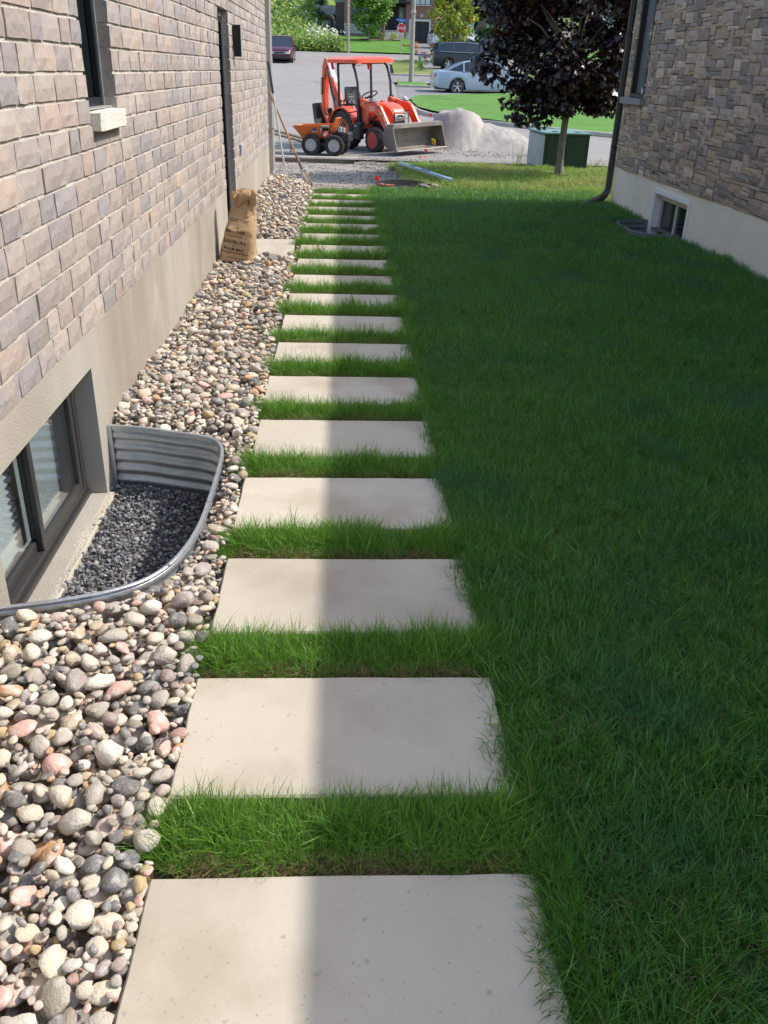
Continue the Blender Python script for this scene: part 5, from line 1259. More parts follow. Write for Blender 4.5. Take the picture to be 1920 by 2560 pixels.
mb = MB(); rim_ = [(-.36, .0, .605), (.46, .0, .645), (.46, .64, .645), (-.36, .64, .605), (-.47, .46, .58), (-.47, .18, .58), (-.36, .0, .605)]
for a, b in zip(rim_, rim_[1:]): mb.tube([a, b], .013, 6)
mb.build('rim', m_dorg, o); mb = MB(); mb.prism([(.42, .52), (.47, .52), (.58, .78), (.54, .79)], .02, .62, 'XZ'); mb.build('splash_guard', m_dorg, o)
# stickers on its near side, lying on the sloping plate
def on_side(x, t):       # point on the near side plate, t 0..1 from bottom to top
    a = Vector(low[0]).lerp(Vector(low[1]), (x+.22)/.60); b = Vector(top[0]).lerp(Vector(top[1]), (x+.36)/.82); return a.lerp(b, t) + Vector((0, -.006, -.002))
def sticker(name, x0, x1, t0, t1, mat, par, lift=0):
    e = Vector((0, -.002*lift, 0)); mb = MB(); mb.add([tuple(on_side(x0, t0)+e), tuple(on_side(x1, t0)+e), tuple(on_side(x1, t1)+e), tuple(on_side(x0, t1)+e)], [(0, 1, 2, 3)]); return mb.build(name, mat, par)
m_wst = M('white_sticker', (.72, .70, .66), rough=.5); m_bst = M('blue_sticker', (.05, .07, .25), rough=.5); m_rst = M('red_sticker_print', (.45, .05, .04), rough=.5)
sticker('sticker', .20, .32, .45, .82, m_wst, o); sticker('sticker', .01, .13, .48, .60, m_wst, o); sticker('sticker', .03, .11, .61, .82, m_bst, o, 1)
for k in range(3): sticker('print_line', .215, .305, .54+k*.09, .58+k*.09, m_rst, o, 2)
sticker('print_line', .03, .11, .52, .56, m_bst, o, 2)
mb = MB(); mb.box((.46, .05, .30), (.86, .50, .50), .03); mb.box((.24, -.04, .34), (.42, .10, .56), .03); mb.box((.25, -.045, .565), (.40, .03, .61), .01); en = mb.build('engine', m_blk, dm)
mb = MB(); mb.lathe([(0, -.09), (.045, -.09), (.07, -.07), (.075, -.04), (0, -.04)], 18, 'Y', (.33, 0, .45)); rc = mb.build('recoil_cover', m_rimred, en); mb = MB(); mb.lathe([(0, -.098), (.028, -.098), (.03, -.0905), (0, -.0905)], 12, 'Y', (.33, 0, .45)); mb.build('recoil_hub', m_wst, rc)
mb = MB(); mb.box((.245, -.047, .59), (.405, -.02, .64), .008); mb.build('air_filter', m_rimgrey, en)
mb = MB()
for y in (.06, .46): mb.tube([(.55, y, .48), (.72, y, .70), (.80, y, .90), (.98, y, .93)], .014, 6)
mb.tube([(.80, .06, .90), (.80, .46, .90)], .012, 6); mb.build('handlebar', m_blk, dm, True)
for k in range(5):
    mb = MB(); mb.tube([(.55+.03*k, .10+.07*k, .46), (.60+.03*k, .12+.06*k, .72), (.70, .15+.06*k, .86)], .008, 5); mb.build('control_cable', m_blk, dm, True)
mb = MB(); mb.lathe([(0, 0), (.05, 0), (.055, .09), (0, .10)], 12, o=(.70, .12, .50)); mb.box((.60, .02, .50), (.68, .10, .62), .01); mb.build('fuel_tank', m_rimgrey, dm)
wb = empty('wooden_beams', (-1.5, 21.9, -.1), 0, 'pair of weathered wooden beams sticking out behind the orange mini dumper', 'beams')
for dy, dz in ((0, 0), (.16, .06)):
    mb = MB(); mb.tube([(-1.75, 21.7+dy, .34+dz), (-.75, 21.75+dy, .10+dz)], .032, 6); world_part(mb.build('beam', M('weathered_wood', (.22, .16, .11), (.30, .24, .18), 14, .8, .4, 60) if dy == 0 else bpy.data.materials['weathered_wood'], None), wb)
mb = MB(); mb.tube([(-1.72, 21.6, .30), (-1.72, 21.95, .30)], .02, 6); mb.tube([(-1.2, 21.75, .2), (-1.2, 21.75, -.10)], .018, 6); world_part(mb.build('brace', bpy.data.materials['weathered_wood'], None), wb)

# ------------------------------------------------------------------ pile of stone dust
m_sand = M('stone_dust', (.37, .335, .295), (.30, .27, .237), 2.0, .95, .7, 40, stains=[((.44, .405, .36), 1.4, .5, .72, .6), ((.16, .145, .13), 14, .62, .72, .6)])
def pile():
    V = []; F = []; nx, ny = 110, 60; x0, x1, y0, y1 = 1.75, 5.4, 21.5, 26.6
    for j in range(ny+1):
        for i in range(nx+1):
            X = x0+(x1-x0)*i/nx; Y = y0+(y1-y0)*j/ny
            # a flat-topped heap with a steep dug face to the left, running out low to the right
            e1 = math.hypot((X-2.98)/.92, (Y-24.3)/1.5); h1 = .79*(1-float(sstep(.42, 1.12, e1)))**.8*(1-.12*float(sstep(2.9, 3.7, X)))
            e2 = math.hypot((X-3.9)/1.35, (Y-23.9)/1.5); h2 = .50*(1-float(sstep(.1, 1.1, e2)))
            e3 = math.hypot((X-4.3)/1.05, (Y-23.0)/.8); h3 = .30*(1-float(sstep(0, 1.15, e3)))
            n = mnoise.noise(Vector((X*1.8, Y*1.8, 5))); n2 = mnoise.noise(Vector((X*7, Y*7, 2))); n3 = mnoise.noise(Vector((X*22, Y*22, 2)))
            h = max(h1, h2, h3) + .18*min(h1, h2)
            h = max(0, h)*(1+.14*n) + (.035*n2+.014*n3)*min(1, h*4)
            V.append((X+.02*n2, Y, float(zt(X, Y)) + .015 + h - (.03 if h < .02 else 0)))
    for j in range(ny):
        for i in range(nx): F.append((j*(nx+1)+i, j*(nx+1)+i+1, (j+1)*(nx+1)+i+1, (j+1)*(nx+1)+i))
    return tag(put('stone_dust_pile', mesh('stone_dust_pile', V, F, m_sand), None, None, True), 'grey heap of stone dust dumped on the street beside the loader bucket', 'pile')
pile()
n = 500; X = rng.normal(3.4, .9, n); Y = rng.uniform(21.3, 23.2, n); S_ = rng.uniform(.012, .05, n)
k_ = (X > 1.8) & (X < 5.2)
scatter('spilled_stone', np.column_stack([X, Y, zt(X, Y)+.025])[k_], rng.uniform(-3, 3, (n, 3))[k_], np.stack([S_, S_, S_*.6], 1)[k_], crush, m_crush)
# big pale kerb stones beside the pile
# ------------------------------------------------------------------ little things on the lot and the lawn
def flag(loc, label, h=.30, rot=0, lean=(.05, 0)):
    r = empty('marker_flag', loc, rot, label, 'marker flag', 'red marker flags around the loader bucket'); mb = MB(); mb.tube([(0, 0, -.02), (lean[0]*.5, 0, h*.5), (lean[0], lean[1], h)], .004, 5); mb.build('wire', m_chrome, r)
    V = []; F = []; 
    for i in range(5):
        for j in range(3): V.append((lean[0]+.018*i, lean[1]+.014*math.sin(i*1.6), h-.03*j-.006*i))
    for i in range(4):
        for j in range(2): F.append((i*3+j, i*3+j+1, i*3+j+4, i*3+j+3))
    mb = MB(); mb.add(V, F); o = mb.build('flag', M('red_flag_plastic', (.80, .03, .03), rough=.5, trans=.3) if 'red_flag_plastic' not in bpy.data.materials else bpy.data.materials['red_flag_plastic'], r, True)
    return r
flag((1.93, 21.05, -.10), 'red flag on a bent wire in front of the lower edge of the loader bucket', .22, R(20), (-.08, 0))
flag((2.12, 23.2, .62-.0), 'small red flag sticking up at the top left corner of the bucket', .14, 0, (.01, 0))
cp = empty('red_cap', (1.78, 21.0, -.10), R(30), 'red plastic caps lying in front of the loader bucket', 'plastic cap'); mb = MB(); mb.lathe([(0, .03), (.05, .04), (.07, .0), (.06, -.01)], 12); mb.lathe([(0, .03), (.04, .035), (.055, .0)], 12, o=(.12, .02, .0)); mb.build('cap', M('orange_red_plastic', (.72, .09, .03), rough=.5), cp, True)
# pale blue level rod lying on the lawn
lv = empty('aluminium_straightedge', (1.45, 16.6, .0), 0, 'long pale blue aluminium straightedge lying in the lawn behind the path', 'straightedge')
mb = MB(); P0 = Vector((1.12, 18.0, .045)); P1_ = Vector((1.82, 15.15, .055)); d_ = (P1_-P0).normalized(); s_ = Vector((-d_.y, d_.x, 0))*.03; u_ = Vector((0, 0, .04))
mb.add([tuple(p) for p in (P0-s_, P0+s_, P1_+s_, P1_-s_, P0-s_+u_, P0+s_+u_, P1_+s_+u_, P1_-s_+u_)], [(0, 1, 2, 3), (4, 7, 6, 5), (0, 4, 5, 1), (1, 5, 6, 2), (2, 6, 7, 3), (3, 7, 4, 0)])
world_part(mb.build('rail', M('pale_blue_aluminium', (.42, .56, .64), rough=.4, metal=.4), None), lv)
for t in (.28, .52, .56):
    mb = MB(); c = P0.lerp(P1_, t)+Vector((0, 0, .042)); mb.box((c.x-.034, c.y-.12, c.z), (c.x+.034, c.y+.12, c.z+.006), 0, rot=(0, 0, R(13.8))); world_part(mb.build('printed_band', m_bst, None), lv)
mb = MB(); V = []; F = []
for k in range(5):
    for i in range(24):
        a = 2*math.pi*i/24; rr_ = (1-.20*k)*(1+.12*mnoise.noise(Vector((math.cos(a)*2, math.sin(a)*2, 1)))); V.append((.97+.44*rr_*math.cos(a), 14.86+.36*rr_*math.sin(a), .025+.03*math.sin(a)-.07*k))
for k in range(4):
    for i in range(24): F.append((k*24+i, k*24+(i+1) % 24, (k+1)*24+(i+1) % 24, (k+1)*24+i))
F.append(tuple(4*24+i for i in range(24))); mb.add(V, F)
hp = tag(mb.build('black_hollow', M('hollow_black', (.008, .008, .009), rough=.8), None, True), 'black shallow hollow at the far end of the path', 'liner')  # shallow bowl coloured plain black for the dark hole
for i, (x, y, s) in enumerate(((1.32, 14.60, .17), (1.50, 14.72, .14), (.64, 14.62, .10), (1.42, 14.90, .10))):
    o = put('broken_stone', stone_mesh(400+i, 1, True), m_crush); o.location = (x, y, .03); o.scale = (s*1.5, s, s*.5); o.rotation_euler = (.2, .1, i)
    tag(o, ['largest pale broken stone right of the black hollow', 'pale broken stone behind the largest one by the hollow', 'small pale broken stone left of the black hollow', 'darker broken stone in the grass behind the hollow'][i], 'stone', 'broken stones around the hollow')
rd = empty('trowel', (.45, 14.60, 0), R(-8), 'small trowel with a red handle lying on the gravel at the end of the path', 'trowel'); mb = MB(); mb.tube([(.12, 0, .04), (.24, 0, .03)], .015, 8); mb.build('handle', m_rst, rd, True); mb = MB(); mb.prism([(.25, .03), (.38, .035), (.38, .04), (.25, .045)], -.04, .04, 'XZ'); mb.build('blade', m_dorg, rd)
flag((.52, 14.72, -.0), 'thin red flag wire standing by the trowel at the end of the path', .16, 0, (.005, 0))
# ------------------------------------------------------------------ trees
def leaf_maple():
    pts = [(0, -.12), (.10, -.30), (.46, -.34), (.34, -.10), (.60, .16), (.30, .18), (.22, .34), (0, .66), (-.22, .34), (-.30, .18), (-.60, .16), (-.34, -.10), (-.46, -.34), (-.10, -.30)]
    V = [(0, 0, .03)] + [(x, y, -.10*(x*x+y*y)) for x, y in pts]; F = [(0, i+1, (i+1) % 14+1) for i in range(14)]
    return np.array(V), np.array(F)
def leaf_small():
    return np.array([(-.32, 0, 0), (0, -.5, 0), (.32, 0, 0), (0, .6, -.06), (0, 0, .07)]), np.array([(0, 1, 4), (1, 2, 4), (2, 3, 4), (3, 0, 4)])
def rotmats(nrm, spin):
    n = nrm/np.linalg.norm(nrm, axis=1, keepdims=True); h = np.where(abs(n[:, 2:3]) < .9, np.array([[0, 0, 1.]]), np.array([[1., 0, 0]]))
    a = np.cross(h, n); a /= np.linalg.norm(a, axis=1, keepdims=True); b = np.cross(n, a); c, s = np.cos(spin)[:, None], np.sin(spin)[:, None]
    return np.stack([a*c+b*s, -a*s+b*c, n], 2)
def leaves(pos, nrm, size, leaf, r):
    LV, LF = leaf; Rm = rotmats(nrm, r.uniform(0, 6.28, len(pos))); V = np.einsum('nij,kj->nki', Rm, LV)*size[:, None, None] + pos[:, None, :]
    F = LF[None] + (np.arange(len(pos))*len(LV))[:, None, None]; return V.reshape(-1, 3), F.reshape(-1, LF.shape[1])
def crown(name, clumps, per, size, leaf, mat, parent, seed=1, droop=0.3, root=None, shell=.55, flat=.75):
    """clumps: (x, y, z, radius) in world coordinates"""
    r = np.random.default_rng(seed); P = []; Nn = []
    for (x, y, z, q) in clumps:
        n = int(per*(q/.4)**2); d = r.normal(size=(n, 3)); d /= np.linalg.norm(d, axis=1, keepdims=True); rad = q*(shell+(1-shell)*r.uniform(0, 1, n)**.5)*(1+.25*r.normal(size=n)*.6)
        p = d*rad[:, None]; p[:, 2] *= flat; P.append(p+np.array([x, y, z])); nn = d*.7 + np.array([0, 0, .75]) + r.normal(size=(n, 3))*.55; Nn.append(nn)
    P = np.vstack(P); Nn = np.vstack(Nn); s = size*r.uniform(.6, 1.25, len(P)); V, F = leaves(P, Nn, s, leaf, r)
    o = put(name, np_mesh(name, V, F, mat)); world_part(o, parent) if parent else None; return o
def trunk_mesh(base, top, r0, r1, mat, parent, limbs, seed=0):
    r = random.Random(seed); b = Vector(base); t = Vector(top); pts = []
    for i in range(9):
        f = i/8; p = b.lerp(t, f); p.x += .02*math.sin(f*5+seed); pts.append(tuple(p))
    rs_ = [r0*1.35]+[r0+(r1-r0)*i/8 for i in range(1, 9)]
    mb = MB(); mb.tube(pts, rs_, 12); world_part(mb.build('trunk', mat, None, True), parent)
    for (x, y, z, q) in limbs:
        f = r.uniform(.72, .98); s = b.lerp(t, f); e = Vector((x, y, z)); m_ = s.lerp(e, .5)+Vector((0, 0, .10*(e-s).length)); mb = MB(); mb.tube([tuple(s), tuple(m_), tuple(e)], [r1*.55, r1*.32, r1*.12], 6)
        world_part(mb.build('limb', mat, None, True), parent)
m_bark = M('grey_brown_bark', (.17, .14, .11), (.26, .22, .18), 14, .95, .8, 40, stains=[((.36, .34, .28), 9, .6, .75, .5)])
m_purple = M('purple_maple_leaf', (.030, .010, .014), rnd=[(.018, .008, .011), (.026, .010, .013), (.014, .007, .010), (.034, .011, .011), (.021, .009, .015), (.075, .022, .012), (.022, .012, .010), (.05, .03, .02)], rough=.27, spec=.75, rand_val=.3, trans=.22)  # the lighter tones put sunlit sheen into the leaf colour
def leafmat(name, cols, tr=.35): return M(name, cols[0], rnd=cols, rough=.5, spec=.35, rand_val=.25, trans=tr)
m_lg = leafmat('green_leaf', [(.16, .31, .035), (.12, .25, .03), (.20, .36, .05), (.08, .18, .025), (.24, .38, .07)])
m_ly = leafmat('yellow_green_leaf', [(.22, .36, .035), (.16, .29, .03), (.30, .40, .045), (.52, .46, .06), (.11, .21, .025), (.64, .52, .07)], .4)
m_ld = leafmat('dark_green_leaf', [(.035, .085, .018), (.05, .11, .02), (.025, .06, .015), (.07, .13, .03)], .25)
m_lh = leafmat('hillside_leaf', [(.19, .35, .04), (.27, .42, .06), (.15, .28, .04), (.35, .43, .09), (.20, .32, .10), (.44, .40, .14)], .4)
m_lc = leafmat('conifer_blue_green', [(.11, .19, .13), (.08, .15, .09), (.15, .23, .16)], .2)
m_fr = leafmat('orange_red_foliage', [(.55, .12, .05), (.20, .26, .03), (.62, .20, .07), (.35, .30, .04), (.48, .10, .06)], .3)
m_fy = leafmat('yellow_foliage', [(.45, .45, .05), (.35, .40, .04), (.30, .36, .05)], .35)
m_fp = leafmat('dusky_foliage', [(.14, .06, .06), (.10, .08, .05), (.20, .10, .09)], .2)
mp = empty('maple_tree', (4.14, 17.45, 0), 0, 'dark purple-leaved maple with a slim trunk on the lawn in front of the green box', 'tree')
r = np.random.default_rng(44); cl = []
for _ in range(900):
    if len(cl) > 105: break
    x, y, z = r.uniform(2.3, 5.75), r.uniform(16.1, 18.8), r.uniform(1.2, 5.0)
    tp = 1-.42*float(sstep(2.8, 4.9, z)); d = ((x-4.02)/(1.72*(1-.25*float(sstep(3.2, 4.9, z)))))**2 + ((y-17.3+.75*float(sstep(2.6, 4.4, z)))/(1.15*tp))**2 + ((z-3.0)/2.0)**2
    if d > 1 or (d < .30 and r.uniform() < .6): continue
    if z < 1.55 and (x < 3.0 or x > 5.1): continue
    if x < 3.05 and z < 2.5 and r.uniform() < .65: continue
    cl.append((x, y, z, r.uniform(.30, .48)))
cl += [(2.62, 17.2, 1.62, .24), (2.55, 17.3, 1.85, .30), (2.75, 17.3, 2.15, .3), (3.22, 17.1, 1.0, .22), (3.1, 17.2, 1.25, .26), (3.32, 17.1, .92, .17), (3.62, 17.1, .92, .17), (3.55, 17.2, 1.15, .28), (3.45, 17.2, 1.40, .36), (4.0, 17.2, 1.22, .24), (4.10, 17.1, 1.12, .2), (4.5, 17.2, 1.25, .26), (4.62, 17.1, 1.12, .18), (4.85, 17.3, 1.15, .22), (5.1, 17.3, 1.35, .28), (5.25, 17.3, 1.25, .2), (4.3, 17.6, 1.5, .4), (3.8, 17.6, 1.5, .4), (4.9, 17.6, 1.6, .4), (3.05, 17.0, 1.55, .26), (5.3, 17.2, 2.0, .38), (5.4, 17.3, 2.5, .36), (5.2, 17.3, 3.0, .4)]
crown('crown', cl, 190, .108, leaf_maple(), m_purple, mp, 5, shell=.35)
trunk_mesh((4.14, 17.45, -.04), (4.22, 17.45, 2.2), .072, .05, m_bark, mp, [c for c in cl[::7]], 3)
for (x, y, z) in ():
    pass
def tree(name, base, clumps, per, size, mat, label, r0=.12, th=1.8, seed=0, leaf=None, group=None, trunkmat=None):
    t = empty(name, base, 0, label, 'tree', group); crown('crown', clumps, per, size, leaf or leaf_small(), mat, t, seed, shell=.4)
    trunk_mesh((base[0], base[1], base[2]-.1), (base[0]+.05, base[1], base[2]+th), r0, r0*.6, trunkmat or m_bark, t, clumps[::6], seed); return t
def ell(cx, cy, cz, rx, ry, rz, n, q0, q1, seed, cut=None):
    r = np.random.default_rng(seed); out = []
    while len(out) < n:
        d = r.normal(size=3); d /= np.linalg.norm(d); f = r.uniform(.35, 1)**.5; p = (cx+d[0]*rx*f, cy+d[1]*ry*f, cz+d[2]*rz*f)
        if cut and not cut(*p): continue
        out.append((*p, r.uniform(q0, q1)))
    return out
tree('front_yard_tree', (3.78, 92, 3.75), ell(2.75, 92, 6.9, 2.0, 1.8, 1.75, 44, .42, .70, 3) + [(2.2, 91.8, 4.9, .5), (2.8, 91.6, 4.7, .5), (1.6, 92, 5.3, .5), (2.9, 92, 5.2, .6)], 46, .30, m_lg, 'bushy bright green tree in front of the brick house, left of the steps', .10, 3.0, 3)
tree('street_tree', (8.55, 76, 2.3), ell(8.5, 76, 6.1, 1.75, 1.6, 2.6, 52, .35, .62, 8) + [(8.3, 75.9, 3.6, .4), (8.8, 75.8, 3.5, .4), (8.0, 75.8, 3.9, .45), (9.1, 75.8, 4.0, .45)], 52, .26, m_ly, 'yellow-tipped green tree beside the brick house garage, above the dark minivan', .09, 3.0, 8)
tree('lower_tree', (13.2, 84, 3.2), ell(13.5, 84, 6.5, 2.4, 2.2, 3.0, 40, .6, .9, 12), 30, .42, m_ld, 'dark green tree half hidden behind the purple maple', .14, 2.5, 12)
tree('sapling', (2.36, 90.5, 3.8), [(2.9, 90.5, 4.9, .35), (2.6, 90.4, 5.2, .3), (2.2, 90.4, 5.15, .22)], 60, .22, m_lg, 'little staked sapling under the bushy green tree', .07, 1.2, 4)
def shrub(name, x, y, z, rx, rz, mat, label, cat='shrub', n=10, size=.16, seed=0, group=None, per=60):
    o = empty(name, (x, y, z-.05), 0, label, cat, group); c = crown('foliage', ell(x, y, z+rz*.7, rx*.6, rx*.5, rz*.55, n, rx*.35, rx*.5, seed), per, size, leaf_small(), mat, o, seed, shell=.2); return o
shrub('blue_spruce_shrub', 3.05, 93.8, 3.95, .85, 1.2, m_lc, 'low blue-green conifer shrub between the tree and the front steps', n=12, seed=1)
shrub('shrub', 2.55, 93.4, 3.95, .65, .8, m_fp, 'dusky purple shrub at the foot of the sapling in the flower bed', seed=2)
shrub('shrub', 3.75, 93.6, 4.0, .35, .8, m_ly, 'thin light green shrub left of the front steps', seed=3)
shrub('shrub', 4.78, 93.4, 4.0, .50, .75, m_fy, 'round yellow shrub right in front of the steps', seed=4)
shrub('flower_shrub', 5.75, 87.5, 3.0, .60, 1.1, m_fr, 'orange-red flowering clump nearest the stop sign post', 'flowering shrub', seed=5)
shrub('flower_shrub', 6.35, 86.4, 2.9, .55, .85, m_fr, 'orange-red flowering clump right of the lamp post', 'flowering shrub', seed=6)
shrub('shrub', 5.25, 64.8, 1.7, .42, .7, m_lg, 'green shrub on the dry lawn at the back of the dark minivan', seed=7)
shrub('shrub', 5.55, 65.6, 1.75, .35, 1.0, m_fp, 'brownish shrub touching the tail of the dark minivan', seed=17)
mb = MB()
V = []; F = []
for i in range(25):
    for j in range(5):
        x = 1.6+3.9*i/24; y = 92.6+2.2*j/4; V.append((x, y, mound(x, y)+.06+.05*mnoise.noise(Vector((x*2, y*2, 0)))))
for i in range(24):
    for j in range(4): F.append((i*5+j, (i+1)*5+j, (i+1)*5+j+1, i*5+j+1))
mb.add(V, F); tag(mb.build('flower_bed', m_soil, None, True), kind='structure')
shrub('cedar', -2.35, 101, 5.9, .75, 1.7, m_ld, 'dark green cedar standing left of the pale retaining wall blocks', n=14, seed=8)
shrub('cedar', -1.0, 98.6, 4.7, .6, 1.4, m_ld, 'dark evergreen against the left side of the brick house', n=12, seed=9)
# wild slope: rough growth with white umbels
def growth(name, n, xr, yr, size, mat, hmin, hmax, seed, mask=None):
    r = np.random.default_rng(seed); X = r.uniform(*xr, n); Y = r.uniform(*yr, n)
    if mask is not None: k = mask(X, Y); X, Y = X[k], Y[k]
    base = np.column_stack([X, Y, zt(X, Y)]); P = []; Nn = []
    for q in range(7):
        h = r.uniform(.1, 1, len(X))*r.uniform(hmin, hmax, len(X)); P.append(base+np.column_stack([r.normal(0, .16, len(X)), r.normal(0, .16, len(X)), h])); Nn.append(r.normal(size=(len(X), 3))*.6+np.array([0, -.5, .7]))
    P = np.vstack(P); V, F = leaves(P, np.vstack(Nn), size*r.uniform(.6, 1.4, len(P)), leaf_small(), r)
    return tag(put(name, np_mesh(name, V, F, mat)), kind='stuff')
lowmask = lambda X, Y: (X < np.interp(Y, [84, 92, 98, 150], [.15, -.9, -1.9, -2.2]))
growth('hillside_growth', 5200, (-11, .2), (84.4, 128), .34, m_lh, .25, .7, 71, lowmask)
growth('tall_weeds', 1500, (-4.2, .15), (84.5, 90), .24, m_lh, .6, 1.3, 72, lambda X, Y: X < .25-(Y-84)*.28)
n = 330; X = np.concatenate([rng.uniform(-3.2, .1, 150), rng.uniform(-8.5, -3.5, 180)]); Y = np.concatenate([rng.uniform(84.8, 89.5, 150), rng.uniform(98, 121, 180)]); Z = zt(X, Y) + np.concatenate([rng.uniform(1.0, 1.75, 150), rng.uniform(.6, .95, 180)])
k_ = (X < .35-(Y-84)*.25)
bm_ = bmesh.new(); bmesh.ops.create_circle(bm_, cap_ends=True, segments=8, radius=.5); [setattr(v, 'co', v.co+Vector((0, 0, .16*(v.co.x*4 % 1-.5)))) for v in bm_.verts]; um = bpy.data.meshes.new('umbel'); bm_.to_mesh(um); bm_.free()
m_umb = M('white_umbel', (.72, .74, .62), rough=.8, trans=.3); um.materials.append(m_umb); s_ = rng.uniform(.12, .24, n)
scatter('white_wildflowers', np.column_stack([X, Y, Z])[k_], np.column_stack([rng.uniform(.2, 1.0, n), rng.uniform(-.4, .4, n), rng.uniform(0, 6, n)])[k_], np.stack([s_]*3, 1)[k_], [um], m_umb)
# weeds by the box
wd = tuft_mesh(901, 26, .18, .25, .62, .006, .012, .25, M('tall_dry_weed', (.20, .24, .07), rnd=[(.20, .25, .07), (.32, .28, .12), (.14, .22, .05)], rough=.6, rand_val=.2, trans=.3))
for i, (x, y, l_) in enumerate(((4.0, 20.6, 'tall thin weeds growing between the stone dust heap and the green utility box'), (5.7, 20.3, 'small weed at the street edge right of the green utility box'))):
    o = put('weed_clump', wd); o.location = (x, y, -.1); o.scale = (1, 1, 1 if i == 0 else .45); tag(o, l_, 'weeds')
# treeline far behind the houses
cl = [(x + rng.uniform(-1, 1), 128+rng.uniform(-3, 3), 9+rng.uniform(0, 7), rng.uniform(1.8, 2.8)) for x in np.arange(-2, 46, 1.3) for _ in range(3)]
o = crown('treeline', cl, 4, 1.1, leaf_small(), m_ld, None, 81); tag(o, kind='stuff')

# ------------------------------------------------------------------ brick house across the street
m_redbrick = M('red_brown_brick', (.30, .14, .11), (.24, .12, .10), 3, .9, .3, 40, stains=[((.36, .20, .15), 5, .5, .7, .5)])
m_brownbrick = M('brown_brick', (.15, .105, .10), (.12, .09, .085), 3, .9, .3, 40)
m_stoneband = M('pale_split_stone', (.42, .42, .40), (.34, .34, .33), 3, .9, .3, 30)
m_siding = M('sage_siding', (.28, .34, .31), (.25, .31, .28), 1, .7)
m_trimw = M('pale_trim', (.52, .50, .45), rough=.7)
def courses(name, x0, x1, z0, z1, yf, mat, parent, holes=(), h=.075, L=.24, dep=.012):
    """brick courses as real geometry, joined: each brick a shallow block on the wall face"""
    V = []; F = []; r = random.Random(5); z = z0; row = 0
    while z < z1-.02:
        x = x0-(.12 if row % 2 else 0)
        while x < x1:
            a, b = max(x, x0), min(x+L-.012, x1); cz0, cz1 = z, min(z+h-.012, z1)
            if b-a > .03 and not any(a < hx1 and b > hx0 and cz0 < hz1 and cz1 > hz0 for hx0, hx1, hz0, hz1 in holes):
                d = yf-dep+r.uniform(-.003, .003); n = len(V); V += [(a, d, cz0), (b, d, cz0), (b, d, cz1), (a, d, cz1), (a, yf, cz0), (b, yf, cz0), (b, yf, cz1), (a, yf, cz1)]
                F += [(n, n+1, n+2, n+3), (n+4, n, n+3, n+7), (n+1, n+5, n+6, n+2), (n+3, n+2, n+6, n+7), (n+4, n+5, n+1, n)]
            x += L
        z += h; row += 1
    o = put(name, mesh(name, V, F, mat)); world_part(o, parent) if parent.name.startswith('far') or parent.type == 'EMPTY' else setattr(o, 'parent', parent); o['kind'] = 'stuff'; return o
fh = empty('far_house', (4.5, 99, 3.9), 0, 'red-brown brick house with a dark garage door and pale front steps across the street', 'house')
def fp(name, mat, *boxes, bev=0, parent=fh):
    mb = MB()
    for a, b in boxes: mb.box(a, b, bev)
    o = mb.build(name, mat)
    if parent is fh: return world_part(o, fh)
    o.parent = parent; o.location = (0, 0, 0); return o
YF = 97.5
m_rbm = M('brown_mortar', (.22, .15, .13), rough=.95)
w1 = fp('front_wall', m_rbm, ((.106, YF, 3.4), (4.03, YF+.3, 10.2)))
w2 = fp('garage_wall', m_rbm, ((6.18, YF-.02, 3.4), (6.55, YF+.3, 10.2)), ((6.551, YF-.02, 6.12), (8.62, YF+.3, 10.2)), ((8.621, YF-.02, 3.4), (9.1, YF+.3, 10.2)))
fp('side_wall', m_brownbrick, ((-.78, 99.2, 3.4), (.105, 99.5, 7.55)), ((-.78, 99.51, 3.4), (-.5, 110, 7.55)), ((8.8, YF+.31, 3.4), (9.1, 110, 10)))
fp('siding', m_siding, ((-.80, 99.15, 7.56), (.105, 99.5, 10.2)))
courses('front_bricks', .106, 4.03, 5.7, 8.6, YF, m_redbrick, fh, holes=((.9, 2.6, 5.55, 7.6),))
courses('garage_bricks', 6.18, 9.1, 4.9, 8.6, YF-.02, m_redbrick, fh, holes=((6.50, 8.66, 3, 6.26), (6.95, 8.62, 7.42, 9.2), (7.58, 7.86, 6.42, 6.70)))
for k in range(5):
    for q in range(8):
        pass
# stone base of separate blocks
def blocks(name, x0, x1, z0, z1, yf, mat, h=.20, seed=1, holes=()):
    r = random.Random(seed); z = z0; out = []
    while z < z1-.03:
        hh = min(h*r.uniform(.7, 1.2), z1-z); x = x0
        while x < x1-.02:
            L = min(r.uniform(.28, .62), x1-x)
            if not any(x < b and x+L > a and z < d and z+hh > c for a, b, c, d in holes): out.append((x, z, L, hh))
            x += L
        z += hh
    for x, z, L, hh in out:
        mb = MB(); mb.box((x+.006, yf-.05-r.uniform(0, .03), z+.006), (x+L-.006, yf-.003, z+hh-.006), .012); world_part(mb.build(name, mat), fh)
blocks('stone', .106, 2.3, 3.7, 5.55, YF, m_stoneband, .24, 3, holes=((.95, 2.0, 3.9, 4.75),))
fp('stone_cap', m_trimw, ((.08, YF-.12, 5.555), (4.03, YF-.001, 5.66)))
blocks('stone', 6.18, 6.52, 3.9, 4.95, YF-.02, m_trimw, .25, 4); fp('stone_cap', m_trimw, ((6.15, YF-.14, 4.96), (6.54, YF-.022, 5.05)))
